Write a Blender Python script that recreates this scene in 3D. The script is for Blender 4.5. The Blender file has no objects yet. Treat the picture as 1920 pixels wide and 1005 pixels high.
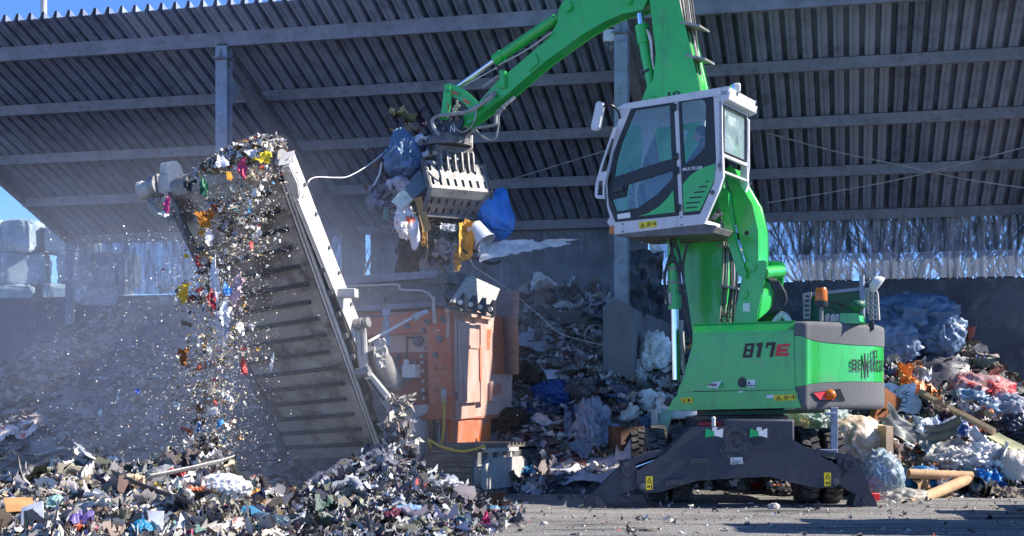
import bpy, bmesh, math, random
import numpy as np
from mathutils import Vector as V, Matrix, noise
R = math.radians
random.seed(7); rng = np.random.default_rng(11)
scene = bpy.context.scene
col = scene.collection
F, CX, HY, CH = 2600.0, 960.0, 755.0, 1.46      # focal length in photo pixels, horizon, camera height

def P(px, py, Y):
    return V(((px-CX)/F*Y, Y, CH+(HY-py)/F*Y))

# ---------------------------------------------------------------- meshes
class M:
    def __init__(s): s.v=[]; s.f=[]
    def add(s, vs, fs):
        o=len(s.v); s.v+= [V(a) for a in vs]; s.f+=[[i+o for i in f] for f in fs]; return s
    def box(s, c, size, rot=None):
        a,b,d=[x/2 for x in size]; c=V(c)
        vs=[V((x,y,z)) for x in(-a,a) for y in(-b,b) for z in(-d,d)]
        if rot: vs=[rot@q for q in vs]
        return s.add([c+q for q in vs],[(0,1,3,2),(4,6,7,5),(0,4,5,1),(2,3,7,6),(0,2,6,4),(1,5,7,3)])
    def prism(s, pts, vec):
        n=len(pts); vec=V(vec); pts=[V(q) for q in pts]
        nn=V((0,0,0))
        for i in range(n): nn+=pts[i].cross(pts[(i+1)%n])
        if nn.dot(vec)>0: pts=pts[::-1]
        return s.add(pts+[q+vec for q in pts],[list(range(n)),list(range(2*n-1,n-1,-1))]+[(i,i+n,(i+1)%n+n,(i+1)%n)[::-1] for i in range(n)])
    def cyl(s, p0, p1, r, r1=None, n=16, cap=True):
        p0,p1=V(p0),V(p1); r1=r if r1 is None else r1
        z=(p1-p0).normalized(); x=z.orthogonal().normalized(); y=z.cross(x)
        vs=[]
        for p,q in((p0,r),(p1,r1)):
            vs+=[p+x*math.cos(2*math.pi*i/n)*q+y*math.sin(2*math.pi*i/n)*q for i in range(n)]
        fs=[(i,(i+1)%n,(i+1)%n+n,i+n) for i in range(n)]
        if cap: fs+=[list(range(n))[::-1],list(range(n,2*n))]
        return s.add(vs,fs)
    def pipe(s, p0, p1, ro, ri, n=20):
        p0,p1=V(p0),V(p1); z=(p1-p0).normalized(); x=z.orthogonal().normalized(); y=z.cross(x); vs=[]
        for p,q in((p0,ro),(p1,ro),(p1,ri),(p0,ri)):
            vs+=[p+x*math.cos(2*math.pi*i/n)*q+y*math.sin(2*math.pi*i/n)*q for i in range(n)]
        fs=[(k*n+i,k*n+(i+1)%n,((k+1)%4)*n+(i+1)%n,((k+1)%4)*n+i) for k in range(4) for i in range(n)]
        return s.add(vs,fs)
    def lathe(s, p, axis, prof, n=20):
        p=V(p); z=V(axis).normalized(); x=z.orthogonal().normalized(); y=z.cross(x); vs=[]
        for (r,h) in prof:
            vs+=[p+z*h+(x*math.cos(2*math.pi*i/n)+y*math.sin(2*math.pi*i/n))*r for i in range(n)]
        m=len(prof)
        return s.add(vs,[(k*n+i,k*n+(i+1)%n,(k+1)*n+(i+1)%n,(k+1)*n+i) for k in range(m-1) for i in range(n)])
    def tube(s, pts, r, n=8, sub=6):
        pts=[V(q) for q in pts]
        if sub>1 and len(pts)>2:
            out=[]; L=len(pts)
            for i in range(L-1):
                a,b,c,d=pts[max(i-1,0)],pts[i],pts[i+1],pts[min(i+2,L-1)]
                for k in range(sub):
                    t=k/sub
                    out.append(.5*((2*b)+(c-a)*t+(2*a-5*b+4*c-d)*t*t+(3*b-a-3*c+d)*t**3))
            pts=out+[pts[-1]]
        vs=[]; m=len(pts); x=None
        for i,q in enumerate(pts):
            z=(pts[min(i+1,m-1)]-pts[max(i-1,0)])
            z=z.normalized() if z.length>1e-9 else V((0,0,1))
            if x is None: x=z.orthogonal().normalized()
            x=(x-z*x.dot(z)); x=x.normalized() if x.length>1e-6 else z.orthogonal().normalized()
            y=z.cross(x); rr=r(i/(m-1)) if callable(r) else r
            vs+=[q+(x*math.cos(2*math.pi*j/n)+y*math.sin(2*math.pi*j/n))*rr for j in range(n)]
        fs=[(i*n+j,i*n+(j+1)%n,(i+1)*n+(j+1)%n,(i+1)*n+j) for i in range(m-1) for j in range(n)]
        fs+=[list(range(n))[::-1],list(range((m-1)*n,m*n))]
        return s.add(vs,fs)
    def sphere(s, c, r, nu=14, nv=9):
        c=V(c); r=r if hasattr(r,'__len__') else (r,r,r); vs=[];fs=[]
        for j in range(nv+1):
            a=math.pi*j/nv
            for i in range(nu):
                b=2*math.pi*i/nu
                vs.append(c+V((r[0]*math.sin(a)*math.cos(b),r[1]*math.sin(a)*math.sin(b),r[2]*math.cos(a))))
        for j in range(nv):
            for i in range(nu):
                fs.append((j*nu+i,(j+1)*nu+i,(j+1)*nu+(i+1)%nu,j*nu+(i+1)%nu))
        return s.add(vs,fs)
    def grid(s, fn, nu, nv):
        vs=[fn(i/nu,j/nv) for j in range(nv+1) for i in range(nu+1)]
        return s.add(vs,[(j*(nu+1)+i,j*(nu+1)+i+1,(j+1)*(nu+1)+i+1,(j+1)*(nu+1)+i) for j in range(nv) for i in range(nu)])
    def holed(s, outer, holes, vec):
        """a flat plate with openings, given thickness along vec"""
        bm=bmesh.new(); es=[]
        for loop in [outer]+holes:
            vv=[bm.verts.new(q) for q in loop]
            es+=[bm.edges.new((vv[i],vv[(i+1)%len(vv)])) for i in range(len(vv))]
        bmesh.ops.triangle_fill(bm,edges=es,use_beauty=True,use_dissolve=False)
        r=bmesh.ops.extrude_face_region(bm,geom=list(bm.faces))
        bmesh.ops.translate(bm,verts=[g for g in r['geom'] if isinstance(g,bmesh.types.BMVert)],vec=V(vec))
        bmesh.ops.recalc_face_normals(bm,faces=list(bm.faces))
        bm.verts.index_update()
        s.add([q.co.copy() for q in bm.verts],[[q.index for q in f.verts] for f in bm.faces]); bm.free(); return s

ORG={}
def tag(o,label=None,cat=None,group=None,kind=None):
    if label: o['label']=label
    if cat: o['category']=cat
    if group: o['group']=group
    if kind: o['kind']=kind
    return o
def thing(name,label,cat,loc,group=None):
    o=bpy.data.objects.new(name,None); col.objects.link(o); o.location=loc; o.empty_display_size=.2
    ORG[o.name]=V(loc); return tag(o,label,cat,group)
def finish(me, smooth, mat):
    if smooth:
        me.shade_smooth(); me.set_sharp_from_angle(angle=R(smooth if smooth>1 else 38))
    for m in (mat if isinstance(mat,(list,tuple)) else [mat]): me.materials.append(m)
def obj(name,m,mat,parent=None,bevel=0,smooth=38,loc=None,label=None,cat=None,group=None,kind=None,seg=2):
    org=ORG[parent.name] if parent else V(loc or (0,0,0))
    me=bpy.data.meshes.new(name); me.from_pydata([tuple(q-org) for q in m.v],[],m.f); me.update()
    finish(me,smooth,mat)
    o=bpy.data.objects.new(name,me); col.objects.link(o)
    if parent: o.parent=parent
    else: o.location=org
    ORG[o.name]=org
    if bevel:
        b=o.modifiers.new('bevel','BEVEL'); b.width=bevel; b.segments=seg; b.limit_method='ANGLE'; b.angle_limit=R(40)
    return tag(o,label,cat,group,kind)
def np_mesh(name,verts,quads,mat,cols=None,smooth=True,parent=None,loc=(0,0,0),**kw):
    me=bpy.data.meshes.new(name); n,k=quads.shape
    verts=verts-np.array(loc)
    me.vertices.add(len(verts)); me.vertices.foreach_set('co',verts.astype(np.float32).ravel())
    me.loops.add(n*k); me.loops.foreach_set('vertex_index',quads.astype(np.int32).ravel())
    me.polygons.add(n); me.polygons.foreach_set('loop_start',np.arange(0,n*k,k,dtype=np.int32))
    me.update(calc_edges=True)
    if smooth: me.shade_smooth()
    if cols is not None:
        a=me.color_attributes.new('col','FLOAT_COLOR','POINT')
        a.data.foreach_set('color',np.concatenate([cols,np.ones((len(cols),1))],1).astype(np.float32).ravel())
    me.materials.append(mat)
    o=bpy.data.objects.new(name,me); col.objects.link(o); o.location=loc
    if parent: o.parent=parent
    ORG[o.name]=V(loc)
    return tag(o,**kw)

# ---------------------------------------------------------------- materials
def srgb(r,g,b):
    return tuple(((c/255)/12.92 if c/255<=.04045 else ((c/255+.055)/1.055)**2.4) for c in(r,g,b))
def nd(nt,t,**kw):
    n=nt.nodes.new(t)
    for k,v in kw.items():
        if k in n.inputs.keys(): n.inputs[k].default_value=v
        else: setattr(n,k,v)
    return n
def mix(nt,fac,a,b,blend='MIX'):
    n=nt.nodes.new('ShaderNodeMix'); n.data_type='RGBA'; n.blend_type=blend
    for s,v in((0,fac),(6,a),(7,b)):
        if hasattr(v,'node') or isinstance(v,bpy.types.NodeSocket): nt.links.new(v,n.inputs[s])
        else: n.inputs[s].default_value=v if s==0 else (*v,1) if len(v)==3 else v
    return n.outputs[2]
def noise_fac(nt,scale,lo=.4,hi=.6,detail=6,stretch=None,rough=.6,dist=0):
    tc=nd(nt,'ShaderNodeTexCoord'); src=tc.outputs['Object']
    if stretch:
        mp=nd(nt,'ShaderNodeMapping'); mp.inputs['Scale'].default_value=stretch; nt.links.new(src,mp.inputs[0]); src=mp.outputs[0]
    n=nd(nt,'ShaderNodeTexNoise',Scale=scale,Detail=detail,Roughness=rough,Distortion=dist); nt.links.new(src,n.inputs['Vector'])
    r=nd(nt,'ShaderNodeMapRange'); r.inputs[1].default_value=lo; r.inputs[2].default_value=hi
    nt.links.new(n.outputs[0],r.inputs[0]); return r.outputs[0]
def mat(name,c,rough=.5,metal=0,c2=None,sc=6,lo=.4,hi=.65,dirt=None,dsc=3,dlo=.5,dhi=.7,bump=0,bsc=40,coat=0,stretch=None,alpha=1,trans=0,spec=.5,attr=False,sub=0,emit=0,grime=None):
    m=bpy.data.materials.new(name); m.use_nodes=True; nt=m.node_tree; b=nt.nodes['Principled BSDF']
    b.inputs['Roughness'].default_value=rough; b.inputs['Metallic'].default_value=metal
    b.inputs['Coat Weight'].default_value=coat; b.inputs['Coat Roughness'].default_value=.12
    b.inputs['Specular IOR Level'].default_value=spec; b.inputs['Alpha'].default_value=alpha
    b.inputs['Transmission Weight'].default_value=trans
    src=(*c,1)
    if attr:
        a=nd(nt,'ShaderNodeAttribute',attribute_name='col'); src=a.outputs['Color']
    if c2 is not None: src=mix(nt,noise_fac(nt,sc,lo,hi,stretch=stretch),src,(*c2,1))
    if dirt is not None: src=mix(nt,noise_fac(nt,dsc,dlo,dhi,stretch=stretch,detail=9,rough=.7),src,(*dirt,1))
    if grime is not None: src=mix(nt,noise_fac(nt,2.3,.55,.78,detail=10,rough=.75,stretch=(2.2,2.2,.5)),src,(*grime,1)); src=mix(nt,noise_fac(nt,34,.64,.70,detail=3),src,(*grime,1))
    if isinstance(src,tuple): b.inputs['Base Color'].default_value=src
    else: nt.links.new(src,b.inputs['Base Color'])
    if bump:
        bp=nd(nt,'ShaderNodeBump',Strength=bump,Distance=.02)
        nt.links.new(noise_fac(nt,bsc,.2,.8,detail=5),bp.inputs['Height']); nt.links.new(bp.outputs[0],b.inputs['Normal'])
    if emit:
        b.inputs['Emission Color'].default_value=(*c,1); b.inputs['Emission Strength'].default_value=emit
    return m
def film_mat(name,c,opac=.5,rough=.25,bump=.4,bsc=18):
    """thin plastic film: partly see-through, glossy"""
    m=bpy.data.materials.new(name); m.use_nodes=True; nt=m.node_tree; b=nt.nodes['Principled BSDF']
    b.inputs['Base Color'].default_value=(*c,1); b.inputs['Roughness'].default_value=rough
    out=nt.nodes['Material Output']; t=nd(nt,'ShaderNodeBsdfTransparent'); ms=nd(nt,'ShaderNodeMixShader')
    f=noise_fac(nt,5,.25,.75); mr=nd(nt,'ShaderNodeMapRange'); mr.inputs[3].default_value=max(0,opac-.25); mr.inputs[4].default_value=min(1,opac+.25)
    nt.links.new(f,mr.inputs[0]); nt.links.new(mr.outputs[0],ms.inputs[0])
    nt.links.new(t.outputs[0],ms.inputs[1]); nt.links.new(b.outputs[0],ms.inputs[2]); nt.links.new(ms.outputs[0],out.inputs['Surface'])
    bp=nd(nt,'ShaderNodeBump',Strength=bump,Distance=.03); nt.links.new(noise_fac(nt,bsc,.2,.8,dist=1.5),bp.inputs['Height']); nt.links.new(bp.outputs[0],b.inputs['Normal'])
    return m
def glass_mat(name,tint,refl=.12,rough=.02):
    m=bpy.data.materials.new(name); m.use_nodes=True; nt=m.node_tree; out=nt.nodes['Material Output']
    t=nd(nt,'ShaderNodeBsdfTransparent'); t.inputs[0].default_value=(*tint,1)
    g=nd(nt,'ShaderNodeBsdfGlossy',Roughness=rough); fr=nd(nt,'ShaderNodeFresnel',IOR=1.5)
    ad=nd(nt,'ShaderNodeMath',operation='ADD'); ad.inputs[1].default_value=refl-.04; nt.links.new(fr.outputs[0],ad.inputs[0])
    ms=nd(nt,'ShaderNodeMixShader'); nt.links.new(ad.outputs[0],ms.inputs[0]); nt.links.new(t.outputs[0],ms.inputs[1]); nt.links.new(g.outputs[0],ms.inputs[2])
    nt.links.new(ms.outputs[0],out.inputs['Surface']); return m
DUST=(.30,.27,.25)
MT=dict(
 green=mat('green_paint',(.028,.47,.07),.36,coat=.6,c2=(.018,.40,.07),sc=2,dirt=(.13,.30,.14),dsc=3.2,dlo=.54,dhi=.82,grime=(.03,.14,.05),bump=.03,bsc=120),
 dgreen=mat('dark_green_panel',(.004,.10,.05),.5),
 white=mat('white_grey_paint',(.60,.60,.63),.45,grime=(.25,.24,.24),dirt=(.42,.41,.42),dsc=4,dlo=.55,dhi=.8),
 greycap=mat('granular_grey_plastic',(.11,.113,.12),.75,c2=(.19,.19,.20),sc=90,lo=.45,hi=.62,bump=.5,bsc=160),
 anth=mat('anthracite_paint',(.035,.04,.058),.55,grime=(.10,.095,.09),dirt=(.15,.15,.165),dsc=30,dlo=.56,dhi=.70,bump=.08,bsc=60),
 black=mat('black_plastic',(.012,.013,.016),.4),
 rubber=mat('tyre_rubber',(.04,.038,.038),.85,dirt=(.20,.18,.165),dsc=5,dlo=.45,dhi=.75,bump=.2,bsc=50),
 hose=mat('hose_rubber',(.03,.031,.034),.5,dirt=(.2,.19,.18),dsc=6,dlo=.55,dhi=.75),
 palehose=mat('dusty_hose',(.36,.35,.34),.5,c2=(.20,.19,.19),sc=8),
 chrome=mat('chrome_rod',(.78,.79,.82),.12,metal=1),
 steel=mat('worn_steel',(.30,.295,.29),.5,metal=.35,c2=(.20,.19,.19),sc=7,dirt=(.12,.11,.10),dsc=9,dlo=.55,dhi=.75,bump=.15,bsc=50),
 palesteel=mat('dusty_pale_steel',(.50,.485,.46),.7,c2=(.40,.385,.37),sc=5,dirt=(.24,.22,.20),dsc=9,dlo=.56,dhi=.76,bump=.12,bsc=60),
 whitesteel=mat('white_painted_rail',(.66,.64,.61),.55,grime=(.24,.21,.18),dirt=(.38,.35,.31),dsc=6,dlo=.52,dhi=.78,bump=.05),
 dsteel=mat('dark_dusty_steel',(.10,.098,.10),.65,c2=(.17,.165,.165),sc=5,dirt=(.26,.25,.245),dsc=8,dlo=.52,dhi=.75,bump=.15,bsc=40),
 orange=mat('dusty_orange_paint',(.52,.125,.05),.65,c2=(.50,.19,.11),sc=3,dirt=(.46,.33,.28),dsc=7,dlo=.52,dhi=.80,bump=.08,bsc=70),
 paleorange=mat('sunlit_pale_orange_paint',(.50,.24,.165),.65,c2=(.54,.36,.29),sc=1.6,lo=.3,hi=.7,dirt=(.58,.49,.44),dsc=2.2,dlo=.4,dhi=.75,bump=.1,bsc=70,stretch=(1.6,1.6,.6)),  # sunlight on the flank put into a paler orange, mottled with dirt
 hotorange=mat('clean_orange_paint',(.75,.16,.02),.5,dirt=(.4,.2,.12),dsc=5),
 belt=mat('dusty_belt_rubber',(.32,.29,.26),.85,c2=(.42,.39,.355),sc=2.5,dirt=(.10,.08,.065),dsc=1.7,dlo=.47,dhi=.62,bump=.35,bsc=45),
 cleat=mat('black_cleat_rubber',(.03,.028,.027),.8,dirt=(.12,.11,.1),dsc=8),
 roofm=mat('galvanised_roof_sheet',(.25,.30,.42),.6,metal=0,c2=(.19,.23,.335),sc=1.1,dirt=(.09,.10,.14),dsc=2.2,dlo=.52,dhi=.78,bump=.12,bsc=30),
 beam=mat('grey_roof_beam',(.235,.24,.29),.7,c2=(.17,.175,.215),sc=2,dirt=(.13,.13,.14),dsc=6,bump=.1),
 colm=mat('grey_blue_column',(.27,.33,.44),.6,c2=(.24,.27,.33),sc=2,dirt=(.15,.16,.18),dsc=5,bump=.05),
 concrete=mat('stained_concrete',(.19,.20,.22),.9,c2=(.14,.15,.17),sc=1.2,dirt=(.085,.09,.10),dsc=1.6,dlo=.5,dhi=.72,bump=.12,bsc=25,stretch=(1,1,.5)),
 red=mat('red_paint',(.50,.03,.03),.5), amber=mat('amber_lens',(.75,.20,.01),.25,trans=.3),
 redlens=mat('red_lens',(.65,.05,.06),.2),
 yellow=mat('yellow_sticker',(.80,.62,.02),.5), sticker=mat('white_sticker',(.78,.78,.78),.5),
 ink=mat('black_print',(.01,.01,.01),.5), darkred=mat('dark_maroon_lettering',(.03,.008,.008),.4), redink=mat('red_lettering',(.60,.03,.03),.4),
 whitep=mat('white_print',(.8,.8,.8),.5), greenp=mat('green_print',(.0,.4,.12),.5),
 glass=glass_mat('cab_glass',(.86,.95,.96),.07), mirror=mat('mirror_glass',(.7,.7,.72),.05,metal=1),
 skin=mat('skin',(.50,.28,.20),.6), hair=mat('dark_hair',(.02,.015,.012),.8), shirt=mat('dark_work_jacket',(.05,.06,.075),.8),vest=mat('orange_reflective_strap',(.8,.2,.05),.6),
 seat=mat('grey_seat_fabric',(.16,.17,.18),.9), wireb=mat('yellow_cable',(.50,.36,.04),.5),
)
# ---------------------------------------------------------------- camera, world, sun
cam=bpy.data.cameras.new('camera'); co=bpy.data.objects.new('camera',cam); col.objects.link(co)
co.location=(0,0,CH); co.rotation_euler=(R(90),0,0); cam.sensor_width=36; cam.lens=36*F/1920; cam.shift_y=(HY-502.5)/1920
cam.clip_start=.1; cam.clip_end=2000; scene.camera=co
SUN_AZ,SUN_EL=3,37          # degrees towards the camera from due right; above the horizon
sd=V((math.cos(R(SUN_AZ))*math.cos(R(SUN_EL)),-math.sin(R(SUN_AZ))*math.cos(R(SUN_EL)),math.sin(R(SUN_EL))))
L=bpy.data.lights.new('sun','SUN'); L.energy=4.2; L.angle=R(.5); L.color=(1,.93,.82)
so=bpy.data.objects.new('sun',L); col.objects.link(so); so.rotation_euler=sd.to_track_quat('Z','Y').to_euler(); so.location=(20,-10,30)
w=bpy.data.worlds.new('World'); scene.world=w; w.use_nodes=True; wt=w.node_tree; bg=wt.nodes['Background']
sk=wt.nodes.new('ShaderNodeTexSky'); sk.sky_type='NISHITA'; sk.sun_disc=False; sk.sun_elevation=R(SUN_EL)
sk.sun_rotation=math.atan2(sd.x,sd.y); sk.air_density=.6; sk.dust_density=0.0; sk.ozone_density=10.0; sk.altitude=1500
wt.links.new(sk.outputs[0],bg.inputs[0]); bg.inputs[1].default_value=.14
scene.view_settings.view_transform='Standard'; scene.view_settings.look='None'; scene.view_settings.gamma=1; scene.view_settings.exposure=1.2
scene.cycles.use_denoising=True; scene.cycles.max_bounces=8; scene.cycles.transparent_max_bounces=24
scene.cycles.volume_bounces=1
try: scene.cycles.denoising_input_passes='RGB_ALBEDO_NORMAL'
except Exception: pass

# ---------------------------------------------------------------- ground
def gh(x,y):      # the yard's gentle ruts
    return .032*noise.noise(V((x*.22,y*1.6,0)))+.016*noise.noise(V((x*1.3,y*3.1,4)))+.006*noise.noise(V((x*6,y*6,1)))
gm=bpy.data.materials.new('dusty_gravel_asphalt'); gm.use_nodes=True; nt=gm.node_tree; b=nt.nodes['Principled BSDF']; b.inputs['Roughness'].default_value=.9
c1=mix(nt,noise_fac(nt,.9,.35,.65,detail=8,stretch=(.35,1.6,1)),(.34,.32,.295),(.17,.162,.158))
c2=mix(nt,noise_fac(nt,38,.5,.68,detail=4),c1,(.56,.53,.50)); c3=mix(nt,noise_fac(nt,60,.58,.66,detail=3),c2,(.05,.05,.055))
c3=mix(nt,noise_fac(nt,1.7,.52,.64,detail=8,stretch=(.22,2.4,1)),c3,(.09,.088,.09))
nt.links.new(c3,b.inputs['Base Color'])
bp=nd(nt,'ShaderNodeBump',Strength=.9,Distance=.03); nt.links.new(noise_fac(nt,45,.25,.75,detail=6),bp.inputs['Height']); nt.links.new(bp.outputs[0],b.inputs['Normal'])
g=M(); xs=[-400,-120,-50,-20]+[-12+.14*i for i in range(172)]+[20,50,120,400]; ys=[-200,-60,-10,5,12]+[14+.1*i for i in range(92)]+[26,32,40,60,120,600]
vs=[(x,y,gh(x,y) if -12<=x<=12.1 and 14<=y<=23.3 else 0) for y in ys for x in xs]; nx=len(xs)
g.add(vs,[(j*nx+i,j*nx+i+1,(j+1)*nx+i+1,(j+1)*nx+i) for j in range(len(ys)-1) for i in range(nx-1)])
obj('ground',g,gm,smooth=180,kind='structure')

# ---------------------------------------------------------------- open shed
rd=V((.239,.971,0)); pd=V((-.971,.239,0)); SL=.373
O0=P(1445,408,32.2); O0.z=0; ZP=5.757
def Q(k,s,dz=0): q=O0+pd*k+rd*s; q.z=ZP-SL*s+dz; return q       # dz above the purlin centre line
rs=(rd+V((0,0,-SL))).normalized(); rn=pd.cross(rs); rn=-rn if rn.z<0 else rn
def k_of(px,s):     # position along a purlin seen at photo column px
    t=(px-CX)/F; a=O0+rd*s
    return (t*a.y-a.x)/(pd.x-t*pd.y)
KL,KR,SE,SB=18.36,-8.5,-8.42,.45
shed=thing('open_shed','open fronted shed with sloping corrugated roof on steel columns behind the machines','shed',(0,30,0))
prof=[(0,0),(.07,0),(.075,.012),(.088,.012),(.093,0),(.155,0),(.180,.165),(.235,.165),(.265,.02)]   # one rib period
vs=[];n=0; k=KR; row=[]
while k<KL:
    for a,h in prof:
        if k+a<=KL: row.append((k+a,h))
    k+=.285
sl=[SE,-6.2,-4.1,-2.0,SB]
rj=random.Random(3); m=M()
off=0.115
for (kk,h) in row:
    for s in sl: m.v.append(Q(kk,s,off)+rn*h)
    for s in sl: m.v.append(Q(kk,s,off)+rn*(h+.004))
nr=len(row);c=len(sl)
for i in range(nr-1):
    for j in range(c-1):
        a=i*2*c+j; bq=(i+1)*2*c+j
        m.f.append((a,a+1,bq+1,bq)); m.f.append((a+c,bq+c,bq+c+1,a+c+1))
    a=i*2*c; bq=(i+1)*2*c
    m.f.append((a,bq,bq+c,a+c)); m.f.append((a+c-1,a+2*c-1,bq+2*c-1,bq+c-1))
tones=[MT['roofm'],mat('roof_sheet_lighter',(.30,.35,.47),.6,c2=(.23,.27,.38),sc=1.1,dirt=(.10,.12,.18),dsc=2.2,dlo=.55,dhi=.8,bump=.12,bsc=30),mat('roof_sheet_darker',(.19,.235,.345),.65,c2=(.15,.185,.27),sc=1.1,dirt=(.07,.085,.13),dsc=2.2,dlo=.5,dhi=.78,bump=.12,bsc=30)]
rsh=obj('roof_sheet',m,tones,shed,smooth=0); npf=2*(c-1)+2
pick=[rj.choice((0,0,1,2)) for _ in range(400)]
for fi,p_ in enumerate(rsh.data.polygons): p_.material_index=pick[int((row[min(fi//npf,nr-1)][0]-KR)/.285)//3]
for i in range(5):
    s=-1.9*i; m=M(); hh=.11 if i<4 else .14
    up=rn; q0,q1=Q(KL-.05,s),Q(KR,s)
    sec=[(-.05,hh),(-.05,-hh),(.05,-hh),(.05,-hh+.02),(-.03,-hh+.02),(-.03,hh-.02),(.05,hh-.02),(.05,hh)]
    m.prism([q0+rd*a+V((0,0,bb)) for a,bb in sec],q1-q0)
    obj('purlin',m,MT['beam'],shed,smooth=0)
KA,KB=k_of(420,-7.6),k_of(1166,-7.6); KC=KB-(KA-KB)
def ibeam(m,pts_c,length_vec,side,upv,w,h,t=.02):
    sec=[(-w,h),(-w,h-t),(-t/2,h-t),(-t/2,-h+t),(-w,-h+t),(-w,-h),(w,-h),(w,-h+t),(t/2,-h+t),(t/2,h-t),(w,h-t),(w,h)]
    m.prism([pts_c+side*a+upv*bb for a,bb in sec],length_vec)
for kc in (KA,KB,KC):
    m=M(); a,bb=Q(kc,-7.75,-.30),Q(kc,SB-.2,-.30); ibeam(m,a,bb-a,pd,rn,.10,.17); obj('rafter',m,MT['beam'],shed,smooth=0)
    m=M(); q=Q(kc,-7.6,-.15); zt=q.z; zb=3.1 if kc==KB else 0; q.z=zb; ibeam(m,q,V((0,0,zt-zb)),pd,rd,.12,.13,.022); q.z=0
    m.box(q+V((0,0,zt-.22)),(.34,.30,.02),Matrix.Rotation(math.atan2(pd.y,pd.x),3,'Z'))
    obj('column',m,MT['colm'],shed,smooth=0)
    m=M(); p0=Q(kc,-7.45,-.3); m.prism([p0+V((0,0,-1.1)),p0+V((0,0,0)),p0+rd*.75+V((0,0,-.28))],pd*.02); obj('haunch_plate',m,MT['colm'],shed,smooth=0)
m=M(); q=Q(KL-.12,.1); zt=q.z-.05; q.z=0; m.box(q+V((0,0,zt/2)),(.2,.2,zt)); obj('column',m,MT['colm'],shed)
m=M(); a,bb=Q(KL-.12,SE+.1,.22),Q(KL-.12,SB,.22); m.prism([a,a+V((0,0,-.30)),a+pd*.09+V((0,0,-.30)),a+pd*.09],bb-a); obj('gable_beam',m,MT['beam'],shed,smooth=0)
# bracing cables under the roof
for (a,bb,dr) in (((960,336),(1140,281),0.0),((1440,380),(1920,276),.25),((1440,250),(1700,312),.1),((1700,312),(1920,352),.1)):
    pa,pb=P(*a,27.5),P(*bb,27.5); m=M(); mid=(pa+pb)/2-V((0,0,dr*.4)); m.tube([pa,mid,pb],.012,n=5); obj('bracing_cable',m,MT['palehose'],shed)
# translucent, weathered rear cladding
def clad_mat(name,c,lo,hi,tr,sc=3.0):
    m=bpy.data.materials.new(name); m.use_nodes=True; nt=m.node_tree; b=nt.nodes['Principled BSDF']; out=nt.nodes['Material Output']
    nt.links.new(mix(nt,noise_fac(nt,2,.4,.6),c,tuple(x*.6 for x in c)),b.inputs['Base Color']); b.inputs['Roughness'].default_value=.55
    t=nd(nt,'ShaderNodeBsdfTransparent'); t.inputs[0].default_value=(.80,.87,.95,1); tl=nd(nt,'ShaderNodeBsdfTranslucent'); tl.inputs[0].default_value=(.55,.62,.72,1)
    m0=nd(nt,'ShaderNodeMixShader'); m0.inputs[0].default_value=.35; nt.links.new(t.outputs[0],m0.inputs[1]); nt.links.new(tl.outputs[0],m0.inputs[2])
    # run-off streaks, denser towards the top where the dirt collects
    f=noise_fac(nt,sc,lo,hi,detail=8,stretch=(3.2,3.2,.42),rough=.7)
    ms=nd(nt,'ShaderNodeMixShader'); mr=nd(nt,'ShaderNodeMapRange'); mr.inputs[3].default_value=1-tr; mr.inputs[4].default_value=1.0
    nt.links.new(f,mr.inputs[0]); nt.links.new(mr.outputs[0],ms.inputs[0]); nt.links.new(m0.outputs[0],ms.inputs[1]); nt.links.new(b.outputs[0],ms.inputs[2]); nt.links.new(ms.outputs[0],out.inputs['Surface'])
    return m
def cladding(name,ka,kb,z0,z1,mm,s=.22,pitch=.18,dp=.03):
    m=M(); n=int(abs(ka-kb)/(pitch/4)); zs=(z0,z1)
    for i in range(n+1):
        k=ka+(kb-ka)*i/n; d=(0,dp,dp,0)[i%4]
        for z in zs: q=O0+pd*k+rd*(s+d); q.z=z; m.v.append(q)
    m.f=[(2*i,2*i+1,2*i+3,2*i+2) for i in range(n)]
    return obj(name,m,mm,shed,smooth=0)
CWZ=4.28
MT['clad_l']=clad_mat('streaked_translucent_cladding',(.17,.20,.27),.36,.60,.55)
MT['clad_m']=clad_mat('dusty_grey_cladding',(.17,.19,.23),.20,.40,.35)
MT['clad_r']=clad_mat('dirty_clear_cladding',(.05,.06,.08),.52,.72,1.0,2.0)
MT['clad_rt']=clad_mat('very_dirty_clear_cladding',(.045,.055,.075),.40,.60,.9,3.2)
cladding('wall_cladding',KL-.3,k_of(640,.2),CWZ+.02,5.80,MT['clad_l'])
cladding('wall_cladding',k_of(694,.2),k_of(1215,.2),CWZ-.2,5.80,MT['clad_m'])
cladding('wall_cladding',k_of(640,.2),k_of(684,.2),CWZ+.02,5.80,MT['clad_m'])
cladding('wall_cladding',k_of(1240,.2),-8.3,CWZ+.62,5.80,MT['clad_rt'],dp=.006)
cladding('wall_cladding',k_of(1240,.2),-8.3,CWZ+.02,CWZ+.62,MT['clad_r'],dp=.004)
m=M(); a=O0+pd*k_of(672,.2)+rd*.12; a.z=4.3; m.box(a+V((0,0,.6)),(.3,.12,1.2)); obj('cladding_post',m,MT['beam'],shed)
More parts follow.
